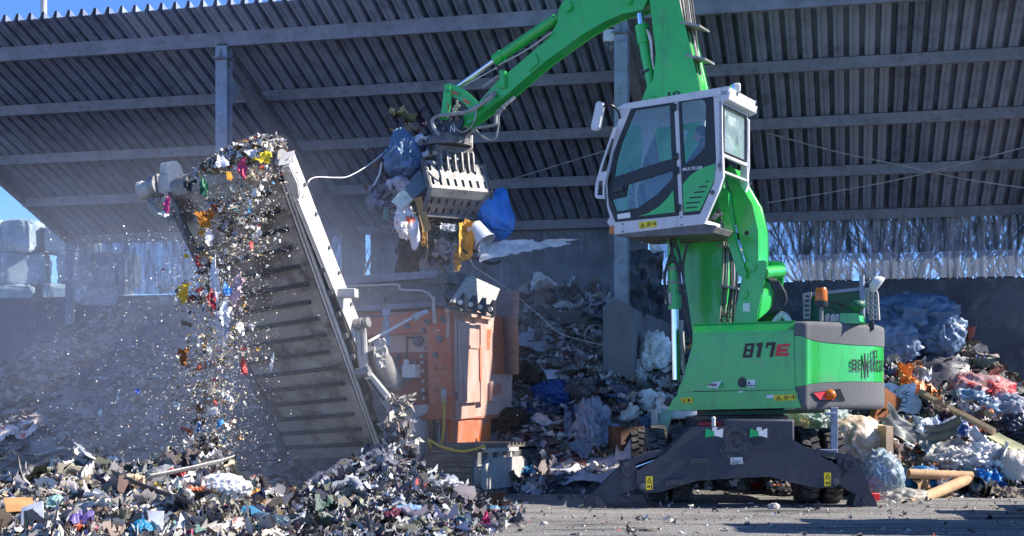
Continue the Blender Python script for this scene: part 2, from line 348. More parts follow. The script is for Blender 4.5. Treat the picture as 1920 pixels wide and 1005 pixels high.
# concrete push wall along the back, running on past the shed
cw=thing('concrete_push_wall','long grey concrete push wall of stacked blocks along the back of the shed','wall',O0+pd*5+rd*.4)
cbm=bpy.data.materials.new('block_concrete'); cbm.use_nodes=True; nt=cbm.node_tree; b=nt.nodes['Principled BSDF']; b.inputs['Roughness'].default_value=.9
c1=mix(nt,noise_fac(nt,.7,.35,.65,detail=8),(.11,.117,.14),(.055,.06,.075)); nt.links.new(mix(nt,noise_fac(nt,2.2,.52,.7,detail=9),c1,(.15,.155,.17)),b.inputs['Base Color'])
bp=nd(nt,'ShaderNodeBump',Strength=.5,Distance=.03); nt.links.new(noise_fac(nt,14,.2,.8),bp.inputs['Height']); nt.links.new(bp.outputs[0],b.inputs['Normal'])
rot=Matrix.Rotation(math.atan2(pd.y,pd.x),3,'Z'); m=M(); rb=random.Random(5)
hs=[0,.62,1.24,1.86,2.48,3.1,3.7,CWZ]
for j in range(7):
    k=-20.0-rb.random()
    while k<34:
        L_=1.8; q=O0+pd*(k+L_/2)+rd*(.5+rb.uniform(-.012,.012)); q.z=(hs[j]+hs[j+1])/2
        m.box(q,(L_-.012,.5,hs[j+1]-hs[j]-.012),rot); k+=L_
q=O0+pd*7+rd*.5; q.z=CWZ/2-.03; m.box(q,(56,.46,CWZ-.06),rot)
obj('block_courses',m,cbm,cw,smooth=0)
m=M(); q=O0+pd*5+rd*.24; m.tube([O0+pd*k_of(1130,.2)+rd*.1+V((0,0,CWZ-.22)),O0+pd*k_of(960,.2)+rd*.1+V((0,0,CWZ-.26))],.03); obj('rail',m,MT['whitesteel'],cw)
# partition wall behind the right column
m=M(); q0=O0+pd*(KB+.02)+rd*(-7.95); q1=O0+pd*(KB+.02)+rd*.2; q0.z=q1.z=0; sd_=pd*.24
def pw(u,v):  return None
m.prism([q0+sd_,q0-sd_,q0-sd_+V((0,0,3.18)),q0+V((0,0,3.30)),q0+sd_+V((0,0,3.18))],q1-q0)
obj('partition_wall',m,MT['concrete'],None,bevel=.03,loc=q0,label='tall grey concrete partition wall behind the steel column beside the green machine',cat='wall')
# small box on the column
jb=thing('junction_box','pale grey electrical junction box high on the column behind the green arm','electrical box',Q(KB,-7.75,0)+V((0,0,-1)))
c=P(1145,67,25.35); m=M(); m.box(c,(.27,.12,.22)); obj('housing',m,MT['white'],jb,bevel=.012)
m=M(); m.box(c+V((0,0,.15)),(.22,.2,.025)); m.box(c+V((.02,0,.22)),(.02,.02,.14)); obj('mounting_bracket',m,MT['colm'],jb)
for i,dx in enumerate((-.08,0,.05,.09)):
    m=M(); m.tube([c+V((dx,0,-.11)),c+V((dx*.6,-.01,-.2)),c+V((.01,.05,-.27))],.009,n=5); obj('cable',m,MT['palehose'],jb)
# outdoor things behind
m=M(); a=P(82,60,58); m.cyl(V((a.x,a.y,0)),V((a.x,a.y,a.z+2.5)),.13,n=12); m.box(V((a.x,a.y,a.z+2.6)),(.6,.6,.2)); m.cyl(V((a.x,a.y,0)),V((a.x,a.y,.4)),.3,n=12)
obj('mast',m,MT['palesteel'],None,loc=(a.x,a.y,0),label='pale grey mast rising behind the left end of the shed roof',cat='mast')

# blocks added out of view on the right to shade the yard
m=M(); 
for i,hn in enumerate((3,5,5,4,2,2,1)):
    for j in range(hn): m.box((8.25+.02*(j%2),14.6+.75*i,.4+.8*j),(.9,.74,.79))
obj('shadow_caster_blocks',m,MT['concrete'],None,bevel=.02,loc=(8.25,16.8,0),label='unseen stack of blocks added right of the yard to throw a long shadow',cat='blocks')
# ---------------------------------------------------------------- green material handler
HC=V((3.52,21.3,0)); TH=R(30); fw=V((-math.cos(TH),math.sin(TH),0)); lf=V((-math.sin(TH),-math.cos(TH),0)); UP=V((0,0,1))
def Lc(u,v,w): return HC+fw*u+lf*v+UP*w
def S(px,py,v):      # photo pixel on the machine's vertical plane v -> (u,w)
    t=(px-CX)/F; a=HC+lf*v; u=(t*a.y-a.x)/(fw.x-t*fw.y); Y=a.y+fw.y*u
    return u,CH+(HY-py)/F*Y
def SP(px,py,v): u,w_=S(px,py,v); return Lc(u,v,w_)
def slab(m,pts,v0,v1,zoom=None):     # outline seen at plane v0, running back to v1
    m.prism([SP(x,y,v0) for x,y in pts],lf*(v1-v0)); return m
hd=thing('material_handler','big green material handler with a raised white cab, long arm and orange beacon','material handler',(3.3,20.5,0))
G_,W_,K_,A_=MT['green'],MT['white'],MT['black'],MT['anth']
# --- uppercarriage
m=M(); bodyo=[(1302,627),(1488,623),(1490,731),(1274,735),(1283,712),(1295,672),(1302,646)]
slab(m,bodyo,1.22,-1.2)
body=obj('uppercarriage_body',m,G_,hd,bevel=.03)
m=M(); top=[(1302,627),(1488,623)]; a,b_=[SP(*q,1.22) for q in top]; c_=SP(1489,602,1.08); d_=SP(1302,608,1.08)
m.prism([a,b_,c_,d_],lf*-2.0); m.prism([d_,c_,c_+lf*-2.1+UP*.0,d_+lf*-2.1],UP*-.05); obj('hood',m,G_,hd,bevel=.01)
m=M(); slab(m,[(1304,630),(1486,626),(1488,728),(1279,732),(1287,708),(1297,672),(1304,648)],1.25,1.20)
door=obj('engine_door',m,G_,hd,bevel=.02,seg=3)
m=M(); pa=[SP(x,y,1.27) for x,y in((1276,737),(1491,733),(1500,763),(1254,768),(1262,750))]; m.prism(pa,lf*-2.5); obj('side_skirt',m,G_,hd,bevel=.012)
m=M(); slab(m,[(1300,733),(1470,731),(1470,735),(1300,738)],1.262,1.2); obj('skirt_gap_seal',m,K_,hd)
m=M(); slab(m,[(1250,745),(1260,748),(1252,762),(1243,757)],1.2,1.1); obj('front_step',m,K_,hd)
m=M(); u0,w0=S(1320,771,.9); u1,w1=S(1475,768,.9); m.prism([Lc(u0,.9,w0),Lc(u1,.9,w1),Lc(u1,.9,w1-.06),Lc(u0,.9,w0-.06)],lf*-1.8); obj('belly_plate',m,MT['dgreen'],hd)
# --- counterweight: curved tail in three bands
arc=[(-1.262,1.245),(-1.36,1.245),(-1.43,1.22),(-1.475,1.15),(-1.60,.98),(-1.80,.68),(-1.97,.36),(-2.06,.1),(-2.10,-.15),(-2.08,-.42),(-2.0,-.72),(-1.84,-1.0),(-1.6,-1.19),(-1.262,-1.245)]
def arcp(t):
    L_=len(arc)-1; x=t*L_; i=min(int(x),L_-1); f=x-i
    p=[V((*arc[max(0,min(L_,i+k))],0)) for k in(-1,0,1,2)]
    q=.5*((2*p[1])+(p[2]-p[0])*f+(2*p[0]-5*p[1]+4*p[2]-p[3])*f*f+(p[3]+3*p[1]-p[0]-3*p[2])*f**3) if 1<=i<=L_-2 else p[1].lerp(p[2],f)
    return q.x,q.y
def wave(t,a,b_): return a+(b_-a)*(3*min(1,t*2.2)**2-2*min(1,t*2.2)**3)
def wz(py,t,px0=1490,px1=1660): return py
WB,WT=1.36,2.61
lo=lambda t: wave(t,1.68,1.76); hi=lambda t: wave(t,2.41,2.29)
def band(name,f0,f1,mm,inset0=0,inset1=0,rows=6,prof=None):
    m=M(); N=78
    def fn(a,b_):
        t=a; u,v=arcp(t); z=f0(t)+(f1(t)-f0(t))*b_
        k=prof(b_) if prof else 0
        s=1-k
        return Lc(-1.262+(u+1.262)*s if True else u, v*(1-k*.35), z)
    m.grid(fn,N,rows)
    n=len(m.v); base=[0]+[]
    # close top, bottom and the joint with the body
    topi=list(range(rows*(N+1),(rows+1)*(N+1))); boti=list(range(N,-1,-1))
    m.f.append(topi); m.f.append(boti)
    return obj(name,m,mm,hd,smooth=40)
rnd=lambda e0,e1: (lambda b_: (e0*max(0,1-b_/.18)**2 if b_<.18 else 0)+(e1*max(0,(b_-.82)/.18)**2 if b_>.82 else 0))
band('counterweight_bumper',lambda t:WB,lo,MT['greycap'],prof=rnd(.07,.0),rows=10)
cwt=band('counterweight',lambda t:lo(t)+.006,lambda t:hi(t)-.006,G_,prof=lambda b_:.012)
band('tail_hood',hi,lambda t:WT,MT['greycap'],prof=rnd(0,.10),rows=10)
def tail_at(px,py,off):     # point on the tail surface seen at (px,py)
    best=None
    for i in range(0,601):
        t=i/600*.62; u,v=arcp(t); q=Lc(u,v,0); x=CX+F*q.x/q.y
        if best is None or abs(x-px)<best[0]:
            u2,v2=arcp(min(1,t+.004)); d=(fw*(u2-u)+lf*(v2-v)).normalized(); nrm=V((d.y,-d.x,0)); 
            best=(abs(x-px),q,nrm,)
    q,nrm=best[1],best[2]
    if nrm.y>0: nrm=-nrm
    q=q+nrm*off; return V((q.x,q.y,CH+(HY-py)/F*q.y))
def tail_patch(pts,off,nsub=6):
    m=M(); m.v=[tail_at(x,y,off) for x,y in pts]; m.f=[list(range(len(pts)))]; return m
tl=obj('tail_light_recess',tail_patch([(1520,736),(1575,729),(1584,752),(1532,752)],.012),K_,hd,smooth=0)
obj('tail_light',tail_patch([(1524,737),(1562,732),(1562,750),(1536,750)],.02),MT['redlens'],hd,smooth=0)
m=M(); c=tail_at(1555,740,.02); m.sphere(c,(.085,.085,.075)); obj('indicator_lamp',m,MT['amber'],hd)
m=M(); c=tail_at(1634,606,.0); m.box(c+V((0,0,-.04)),(.07,.07,.12)); obj('hood_latch',m,K_,hd,bevel=.01)
# --- lettering
def text_pts(s,bold=0.0,space=1.0,shear=0):
    cu=bpy.data.curves.new('t','FONT'); cu.body=s; cu.size=1; cu.offset=bold; cu.space_character=space; cu.shear=shear; cu.resolution_u=3
    o=bpy.data.objects.new('t',cu); col.objects.link(o); dg=bpy.context.evaluated_depsgraph_get(); dg.update()
    me=bpy.data.meshes.new_from_object(o.evaluated_get(dg)); bpy.data.objects.remove(o); bpy.data.curves.remove(cu)
    vs=[q.co.copy() for q in me.vertices]; fs=[list(p.vertices) for p in me.polygons]; bpy.data.meshes.remove(me)
    x0=min(q.x for q in vs);x1=max(q.x for q in vs);y0=min(q.y for q in vs);y1=max(q.y for q in vs)
    return [((q.x-x0)/(x1-x0),(q.y-y0)/(y1-y0)) for q in vs],fs
def quad_text(name,s,quad,fn,mm,parent,bold=.0,**kw):   # quad: bottom-left, bottom-right, top-right, top-left in photo pixels
    ps,fs=text_pts(s,bold,**kw); m=M()
    for x,y in ps:
        a=[quad[0][i]+(quad[1][i]-quad[0][i])*x for i in(0,1)]; b_=[quad[3][i]+(quad[2][i]-quad[3][i])*x for i in(0,1)]
        m.v.append(fn(a[0]+(b_[0]-a[0])*y,a[1]+(b_[1]-a[1])*y))
    m.f=fs; return obj(name,m,mm,parent,smooth=0)
GLY={'8':[(0,0,.3,1),(.7,0,1,1),(.3,0,.7,.2),(.3,.42,.7,.6),(.3,.82,.7,1)],'1':[(.35,0,.75,1),(.1,.75,.35,1)],'7':[(0,.78,1,1),(.62,0,1,.78),(0,.62,.22,.78)],'S':[(0,.8,1,1),(0,.6,.26,.8),(0,.4,1,.6),(.74,.2,1,.4),(0,0,1,.2)],'E':[(0,0,.3,1),(.3,0,1,.17),(.3,.42,.9,.58),(.3,.83,1,1)],
'N':[(0,0,.26,1),(.74,0,1,1)],'B':[(0,0,.28,1),(.28,0,.8,.2),(.28,.41,.8,.59),(.28,.8,.8,1),(.8,.1,1,.45),(.8,.55,1,.9)],'O':[(0,0,.27,1),(.73,0,1,1),(.27,0,.73,.2),(.27,.8,.73,1)],'G':[(0,0,.27,1),(.27,0,1,.2),(.27,.8,1,1),(.73,.2,1,.5),(.5,.34,.73,.5)]}
def block_text(name,s,quad,fn,mm,parent,gap=.2):
    m=M(); n=len(s); cw=1/(n+(n-1)*gap)
    def mp(x,y):
        a=[quad[0][i]+(quad[1][i]-quad[0][i])*x for i in(0,1)]; b_=[quad[3][i]+(quad[2][i]-quad[3][i])*x for i in(0,1)]
        return fn(a[0]+(b_[0]-a[0])*y,a[1]+(b_[1]-a[1])*y)
    for k,ch in enumerate(s):
        x0=k*cw*(1+gap)
        for (a,b_,c_,d_) in GLY[ch]: m.add([mp(x0+a*cw,b_),mp(x0+c_*cw,b_),mp(x0+c_*cw,d_),mp(x0+a*cw,d_)],[(0,1,2,3)])
        if ch=='N': m.add([mp(x0+q*cw,y) for q,y in((.26,1),(.26,.62),(.74,0),(.74,.38))],[(0,1,2,3)])
    return obj(name,m,mm,parent,smooth=0)
block_text('model_number','817',[(1392,671),(1449,669),(1455,641),(1397,644)],lambda x,y:SP(x,y,1.257),MT['darkred'],hd,.12)
m=M()
for pts in([(1457,646),(1481,644),(1480,650),(1464,651),(1463,654),(1477,653),(1476,659),(1462,660),(1461,662),(1479,661),(1478,667),(1453,668)],): slab(m,pts,1.258,1.252)
obj('model_letter',m,MT['redink'],hd,smooth=0)
def tail_t(px):
    return min((abs(CX+F*Lc(*arcp(i/900*.62),0).x/Lc(*arcp(i/900*.62),0).y-px),i/900*.62) for i in range(901))[1]
def tail_pt(t,z,off):
    u,v=arcp(t); u2,v2=arcp(t+.004); d=(fw*(u2-u)+lf*(v2-v)).normalized(); nrm=V((d.y,-d.x,0)); q=Lc(u,v,z)
    return q+nrm*(off if nrm.dot(q-HC)>0 else -off)
tS,tN=tail_t(1595),tail_t(1617); zT,zB=tail_at(1606,674,0).z,tail_at(1606,694,0).z; pt=(tN-tS)/2
def tword(s,t0,z0,z1,wd):
    for i,ch in enumerate(s): block_text('maker_name',ch,[(t0+i*wd,z0),(t0+i*wd+wd*.76,z0),(t0+i*wd+wd*.76,z1),(t0+i*wd,z1)],lambda x,y:tail_pt(x,y,.018),MT['ink'],hd)
tword('SE',tS,zB,zT,pt); tword('EBOGEN',tN+pt*1.45,zB,zT,pt)
tword('N',tN+pt*.05,zB-(zT-zB)*.7,zT+(zT-zB)*.6,pt*1.5)
pass
m=M()
for (x0,y0,x1,y1) in((1634,657,1643,659.5),(1634,669,1643,671.5),(1634,657,1636,671),(1641,657,1643,671)): m.add([tail_at(x,y,.018) for x,y in((x0,y0),(x1,y0),(x1,y1),(x0,y1))],[(0,1,2,3)])
obj('maker_emblem',m,MT['ink'],hd,smooth=0)
# --- stickers
def warn_sticker(parent,quad,fn,stripes=True):
    q=lambda a,b_: (quad[0][0]+(quad[1][0]-quad[0][0])*a+(quad[3][0]-quad[0][0])*b_, quad[0][1]+(quad[1][1]-quad[0][1])*a+(quad[3][1]-quad[0][1])*b_)
    m=M(); m.add([fn(*q(a,b_),0) for a,b_ in((0,0),(1,0),(1,1),(0,1))],[(0,1,2,3)]); st=obj('warning_sticker',m,MT['yellow'],parent,smooth=0)
    m=M()
    def tri(cx,cy,sx,sy,o): m.add([fn(*q(cx+a*sx,cy+b_*sy),o) for a,b_ in((-1,-1),(1,-1),(0,1))],[(0,1,2)])
    m2=M(); tri(.2,.5,.15,.38,.004); o=obj('print',m,MT['ink'],st,smooth=0)
    m=M(); tri(.2,.46,.10,.25,.007); obj('print_centre',m,MT['yellow'],st,smooth=0)
    m=M(); m.add([fn(*q(a,b_),.009) for a,b_ in((.17,.3),(.23,.3),(.22,.6),(.18,.6))],[(0,1,2,3)])
    if stripes:
        for i in range(3): x=.42+.07*i; m.add([fn(*q(a,b_),.005) for a,b_ in((x,.15),(x+.03,.15),(x+.13,.85),(x+.10,.85))],[(0,1,2,3)])
        m.add([fn(*q(a,b_),.005) for a,b_ in((.72,.42),(.85,.42),(.85,.55),(.72,.55))],[(0,1,2,3)])
        m.add([fn(*q(a,b_),.005) for a,b_ in((.88,.2),(.94,.2),(.94,.8),(.88,.8))],[(0,1,2,3)])
    else: m.add([fn(*q(a,b_),.005) for a,b_ in((.55,.2),(.8,.3),(.75,.75),(.55,.7))],[(0,1,2,3)])
    obj('print',m,MT['ink'],st,smooth=0)
wf=lambda v:(lambda x,y,o:SP(x,y,v+o))
warn_sticker(hd,[(1278,756),(1300,755),(1298,745),(1276,746)],wf(1.285),False)
warn_sticker(hd,[(1453,752),(1493,750),(1490,738),(1450,741)],wf(1.285))
def patch(name,pts,v,mm,parent=None): 
    m=M(); slab(m,pts,v,v-.006); return obj(name,m,mm,parent or hd,smooth=0)
patch('service_sticker',[(1437,741),(1450,740),(1451,746),(1438,747)],1.284,MT['sticker'])
patch('safety_sticker',[(1400,712),(1416,712),(1416,726),(1400,726)],1.258,MT['sticker'])
m=M()
for x,y in((1403,723),(1408,723),(1413,723)): slab(m,[(x-1.5,y-1.5),(x+1.5,y-1.5),(x+1.5,y+1.5),(x-1.5,y+1.5)],1.262,1.259)
slab(m,[(1402,720),(1407,720),(1404.5,714)],1.262,1.259); obj('print',m,MT['ink'],hd,smooth=0)
patch('eco_sticker',[(1326,722),(1329,719),(1338,717),(1352,715),(1356,718),(1353,724),(1345,728),(1336,727),(1326,727)],1.257,MT['sticker'])
quad_text('eco_lettering','green',[(1326,727),(1344,727),(1344,719),(1327,719)],lambda x,y:SP(x,y,1.262),MT['ink'],hd,bold=.02)
patch('eco_leaf',[(1346,727),(1353,715),(1356,720),(1353,726)],1.261,MT['greenp'])
patch('door_lock',[(1384,713),(1388,708),(1391,707),(1395,709),(1398,713),(1399,720),(1396,726),(1387,726),(1383,720)],1.275,K_)
patch('serial_plate',[(1385,733),(1393,733),(1393,736),(1385,736)],1.279,MT['sticker'])
# --- superstructure on the tail
m=M(); c=SP(1540,572,.55); m.cyl(c+UP*-.30,c+UP*-.02,.03,n=10); obj('beacon_pole',m,MT['steel'],hd)
m=M(); m.lathe(c,UP,[(0,-.03),(.10,-.03),(.105,.02),(.10,.06)]); obj('beacon_base',m,K_,hd)
m=M(); m.lathe(c,UP,[(.088,.06),(.09,.10),(.085,.22),(.07,.25),(0,.255)]); obj('beacon_lens',m,MT['amber'],hd)
def slots(x0,x1,y0,y1,nx,ny,fx,fy,skew=0):
    out=[]
    for i in range(nx):
        for j in range(ny):
            cx=x0+(x1-x0)*(i+.5)/nx; cy=y0+(y1-y0)*(j+.5)/ny+skew*(cx-x0); a=(x1-x0)/nx*fx/2; b_=(y1-y0)/ny*fy/2
            out.append([(cx-a,cy-b_),(cx+a,cy-b_),(cx+a,cy+b_),(cx-a,cy+b_)])
    return out
m=M(); vv=.2; m.holed([SP(*q,vv) for q in((1505,550),(1521,547),(1519,598),(1506,598))],[[SP(*q,vv) for q in h] for h in slots(1507,1519,551,595,1,5,.7,.45)],lf*-.03); obj('slotted_bracket',m,MT['steel'],hd,smooth=0)
m=M(); slab(m,[(1520,552),(1617,541),(1615,600),(1520,600)],.1,.06); obj('rear_guard_panel',m,MT['dgreen'],hd)
m=M(); slab(m,[(1520,549),(1617,538),(1617,544),(1520,555)],.13,.02); obj('guard_top_rail',m,MT['colm'],hd)
m=M()
for x,y in((1550,574),(1566,568),(1567,586),(1545,562)): slab(m,[(x,y-3),(x+17,y+6),(x+17,y+9),(x,y)],.108,.10)
obj('guard_slot',m,K_,hd,smooth=0)
m=M(); vv=-.2; m.holed([SP(*q,vv) for q in((1618,541),(1640,537),(1646,550),(1649,600),(1630,600),(1622,570))],[[SP(*q,vv) for q in h] for h in slots(1626,1644,546,598,2,6,.62,.5)],lf*-.04); obj('perforated_guard',m,MT['palesteel'],hd,smooth=0)
m=M(); a=SP(1617,602,.15); b_=SP(1616,516,.15); m.cyl(a,b_,.04,n=10); obj('mast_post',m,MT['colm'],hd)
m=M(); m.tube([SP(1618,530,.15),SP(1626,530,.1),SP(1632,524,.1)],.02); obj('mirror_arm',m,MT['steel'],hd)
m=M(); c=SP(1642,531,.1); m.lathe(c,V((.75,-.2,-.6)),[(0,-.05),(.06,-.05),(.10,0),(.11,.05),(.10,.055),(0,.06)]); 
for i,q in enumerate(m.v): d=q-c; m.v[i]=c+V((d.x,d.y,d.z))*1.25
obj('tail_mirror',m,MT['whitesteel'],hd)
m=M(); c=SP(1606,572,.3); m.sphere(c,(.13,.10,.09)); obj('filler_cap',m,MT['dgreen'],hd)
m=M(); slab(m,[(1578,590),(1607,590),(1610,604),(1576,604)],.6,.3); obj('service_box',m,MT['green'],hd,bevel=.02)
m=M()
for x in(1550,1560,1568): slab(m,[(x-3,592),(x+2,588),(x+5,592),(x+4,603),(x-3,603)],.5,.42)
obj('air_fittings',m,MT['palesteel'],hd)
# --- boom
m=M(); slab(m,[(1300,650),(1285,530),(1268,448),(1245,330),(1222,195),(1207,187),(1214,168),(1228,150),(1233,100),(1226,40),(1216,-45),(1262,-45),(1270,0),(1291,90),(1312,180),(1335,320),(1352,437),(1350,520),(1343,650)],-.02,-.47)
boom=obj('boom',m,G_,hd,bevel=.03,seg=3)
quad_text('boom_lettering','10',[(1253,183),(1276,178),(1274,170),(1252,173)],lambda x,y:SP(x,y,-.012),MT['ink'],hd,bold=.03)
m=M(); c=SP(1222,187,-.02); m.cyl(c+lf*.05,c-lf*.5,.075,n=18); m.cyl(c+lf*.07,c,.045,n=14); obj('boom_pin',m,G_,hd)
# stick cylinder between boom and stick heel
a,b_,c_,d_=SP(1226,176,-.2),SP(1206,72,-.2),SP(1203,48,-.2),SP(1199,18,-.2)
m=M(); m.cyl(a,b_,.095,n=18); obj('stick_cylinder_barrel',m,G_,hd)
m=M(); m.cyl(SP(1208,82,-.2),c_,.115,n=18); obj('stick_cylinder_head',m,G_,hd)
m=M(); m.cyl(c_,d_,.06,n=16); obj('stick_cylinder_rod',m,MT['chrome'],hd)
m=M(); m.tube([SP(1215,58,-.08),SP(1221,75,-.06),SP(1224,120,-.06),SP(1230,135,-.06)],.014); m.tube([SP(1213,55,-.1),SP(1219,80,-.08),SP(1222,110,-.08)],.012); obj('cylinder_pipe',m,MT['whitesteel'],hd)
m=M(); c=SP(1216,135,-.2); ax=(b_-a).normalized(); m.cyl(c-ax*.02,c+ax*.02,.105,n=18); obj('pipe_clamp',m,K_,hd)
# hose bundle up the boom
rh=random.Random(2); hos=[];
for i in range(9):
    dx=i*3.6; mm=MT['hose'] if i%3 else MT['palehose']
    m=M(); v=-.05-.045*i; j=lambda s:rh.uniform(-s,s)
    m.tube([SP(1266+dx*.9,-40,v),SP(1279+dx*.75+j(2),40,v),SP(1291+dx*.6+j(2),100,v),SP(1307+dx*.4+j(2),160,v),SP(1322+dx*.35,240,v),SP(1345+dx*.5+j(2),380,v),SP(1355+dx*.7+j(2),450,v),SP(1353+dx+j(3),520,v),SP(1348+dx+j(4),590,v),SP(1346+dx,640,v)],.016,n=6,sub=5); obj('boom_hose',m,mm,hd)
for y,x in((42,1296),(104,1306),(460,1366),(535,1366)):
    m=M(); slab(m,[(x-20,y-3),(x+16,y+4),(x+16,y+8),(x-20,y+2)],.0,-.4); obj('hose_clamp',m,MT['steel'],hd)
rk=random.Random(9)
m=M()
for i in range(16): x=1348+rk.uniform(0,36); y=rk.uniform(562,604); s=rk.uniform(3,7); m.box(SP(x,y,-.05-rk.random()*.3),(s*.008,.06,s*.012),Matrix.Rotation(rk.uniform(0,2),3,'Y'))
obj('hose_couplings',m,MT['dsteel'],hd,bevel=.004)
# main lift cylinder
vv=.62
m=M(); m.cyl(SP(1263,430,vv),SP(1265,580,vv),.10,n=20); lc=obj('lift_cylinder_barrel',m,MT['green'],hd)
m=M(); m.cyl(SP(1265,578,vv),SP(1268,712,vv),.062,n=18); obj('lift_cylinder_rod',m,MT['chrome'],hd)
m=M(); m.cyl(SP(1279,620,.3),SP(1283,700,.3),.03,n=10); m.cyl(SP(1278,600,.5),SP(1271,712,.5),.035,n=10); obj('guard_tubes',m,MT['palesteel'],hd)
for y in(505,530):
    m=M(); c=SP(1264.5,y,vv); m.cyl(c-UP*.02,c+UP*.02,.112,n=20); obj('cylinder_band',m,MT['steel'],hd)
for pts in([(1268,440),(1258,475),(1250,500),(1246,520),(1249,555),(1254,572)],[(1254,440),(1262,480),(1272,500),(1276,530),(1282,570),(1292,610),(1299,645)],[(1262,445),(1272,470),(1281,520),(1290,580),(1297,640)],[(1246,520),(1250,500),(1258,490),(1268,495),(1273,515),(1275,550)],[(1290,455),(1281,500),(1286,570),(1297,630)]):
    m=M(); m.tube([SP(*q,vv+.12) for q in pts],.022,n=7); obj('cylinder_hose',m,MT['hose'],hd)
m=M(); m.box(SP(1250,556,vv+.08),(.05,.05,.22)); m.box(SP(1256,560,vv+.1),(.05,.05,.2)); obj('valve_block',m,MT['palesteel'],hd,bevel=.01)
m=M()
for y in(640,655): a=SP(1275,y,.2); b_=SP(1300,y-1,.2); m.cyl(a,b_,.022,n=8)
obj('ladder_rungs',m,MT['dgreen'],hd)
# --- cab lift arm: upper beam, brackets and parallel link
VA,VB=.33,-.14
m=M(); side=[(1360,321),(1370,312),(1377,331),(1408,384),(1419,432),(1420,505),(1426,560),(1418,615),(1376,615),(1388,545),(1400,490),(1395,470),(1380,410),(1370,355)]
m.prism([SP(*q,VA) for q in side],lf*(VB-VA)); obj('cab_arm',m,G_,hd,bevel=.02)
m=M(); sp=[(1400,492),(1432,489),(1437,494),(1436,506),(1425,560),(1416,612),(1376,612),(1389,548),(1393,515)]; m.prism([SP(*q,VA+.07) for q in sp],lf*-.05)
m.prism([SP(*q,VB-.02) for q in [(1430,489),(1466,492),(1470,497),(1466,535),(1440,560),(1425,540)]],lf*-.05); obj('arm_bracket',m,G_,hd,bevel=.008)
m=M(); m.cyl(SP(1430,512,VA+.05),SP(1463,509,VB),.10,n=20); obj('arm_cross_tube',m,G_,hd)
for x,y in((1412,500),(1396,551)):
    m=M(); c=SP(x,y,VA+.07); m.cyl(c+lf*-.02,c+lf*.035,.062,n=18); m.cyl(c,c+lf*.05,.03,n=12); m.box(c+lf*.03+UP*-.05,(.03,.03,.06)); obj('pivot_pin',m,MT['green'],hd)
m=M(); c=SP(1400,437,VA); m.cyl(c+lf*.0,c+lf*.006,.036,n=16); obj('arm_hole',m,K_,hd)
patch('load_chart',[(1393,569),(1406,568),(1406,584),(1393,584)],VA+.08,MT['sticker'])
m=M(); m.prism([SP(*q,VA+.16) for q in((1345,357),(1357,354),(1364,362),(1364,380),(1377,455),(1397,512),(1395,520),(1385,515),(1362,440),(1350,385))],lf*-.12); obj('parallel_link',m,G_,hd,bevel=.015)
m=M(); m.cyl(SP(1350,362,VA+.2),SP(1362,360,VA-.2),.055,n=14); obj('link_pin',m,G_,hd)
m=M()
for i in range(10): x=1328+rk.uniform(0,30); y=rk.uniform(395,425); m.box(SP(x,y,.3+rk.random()*.4),(rk.uniform(.04,.14),.08,rk.uniform(.03,.12)),Matrix.Rotation(rk.uniform(0,3),3,'Y'))
obj('cab_mount_fittings',m,MT['dsteel'],hd,bevel=.006)
for i in range(6):
    m=M(); o_=i*4; m.tube([SP(1428+o_*.8,520,VA-.1-.05*i),SP(1446+o_*.7,530,VA),SP(1454+o_,560,VA),SP(1442+o_*.8,585,VA),SP(1416+o_,606,VA-.1-.04*i)],.024,n=7); obj('arm_hose',m,MT['hose'],hd)
for i in range(5):
    m=M(); m.tube([SP(1374+i*6,350+i*8,.1),SP(1382+i*4,400,.1),SP(1392+i*2,440,.1),SP(1398,480,.1)],.018,n=6); obj('arm_hose',m,MT['hose'],hd)
m=M(); m.tube([SP(1452,605,.3),SP(1466,590,.3),SP(1478,600,.3),SP(1480,612,.3)],.05,n=10); obj('exhaust_elbow',m,MT['whitesteel'],hd)
# --- cab
CV=1.2; CVR=.12
cab_out=[(1164,200),(1364,167),(1353,188),(1355,293),(1356,331),(1348,356),(1320,420),(1151,440),(1147,421),(1138,388),(1135,347),(1148,283)]
door_o=[(1185,200),(1263,189),(1273,404),(1154,416),(1142,385),(1139,345),(1151,285)]
rear_o=[(1272,188),(1337,177),(1342,300),(1337,345),(1312,401),(1281,404)]
m=M(); m.holed([SP(*q,CV) for q in cab_out],[[SP(*q,CV) for q in door_o],[SP(*q,CV) for q in rear_o]],lf*-.07)
m.holed([SP(*q,CV)+lf*(CVR-CV+.07) for q in cab_out],[[SP(*q,CV)+lf*(CVR-CV+.07) for q in door_o],[SP(*q,CV)+lf*(CVR-CV+.07) for q in rear_o]],lf*-.07)
obj('cab_frame',m,W_,hd,smooth=0,bevel=.008)
def cabslab(name,pts,v0,v1,mm,bevel=.01): 
    m=M(); a=[SP(*q,CV) for q in pts]; m.prism([q+lf*(v0-CV) for q in a],lf*(v1-v0)); return obj(name,m,mm,hd,bevel=bevel)
cabslab('cab_roof',[(1160,203),(1172,196),(1368,163),(1364,176),(1170,205)],CV+.02,CVR-.02,W_)
cabslab('cab_floor',[(1151,441),(1320,421),(1342,424),(1335,436),(1172,444)],CV-.01,CVR,MT['dsteel'])
cabslab('cab_sill',[(1150,430),(1320,411),(1320,421),(1151,441)],CV-.06,CVR+.06,W_)
cabslab('cab_rear_post',[(1349,345),(1356,331),(1323,420),(1316,420)],CVR+.10,CVR,W_)
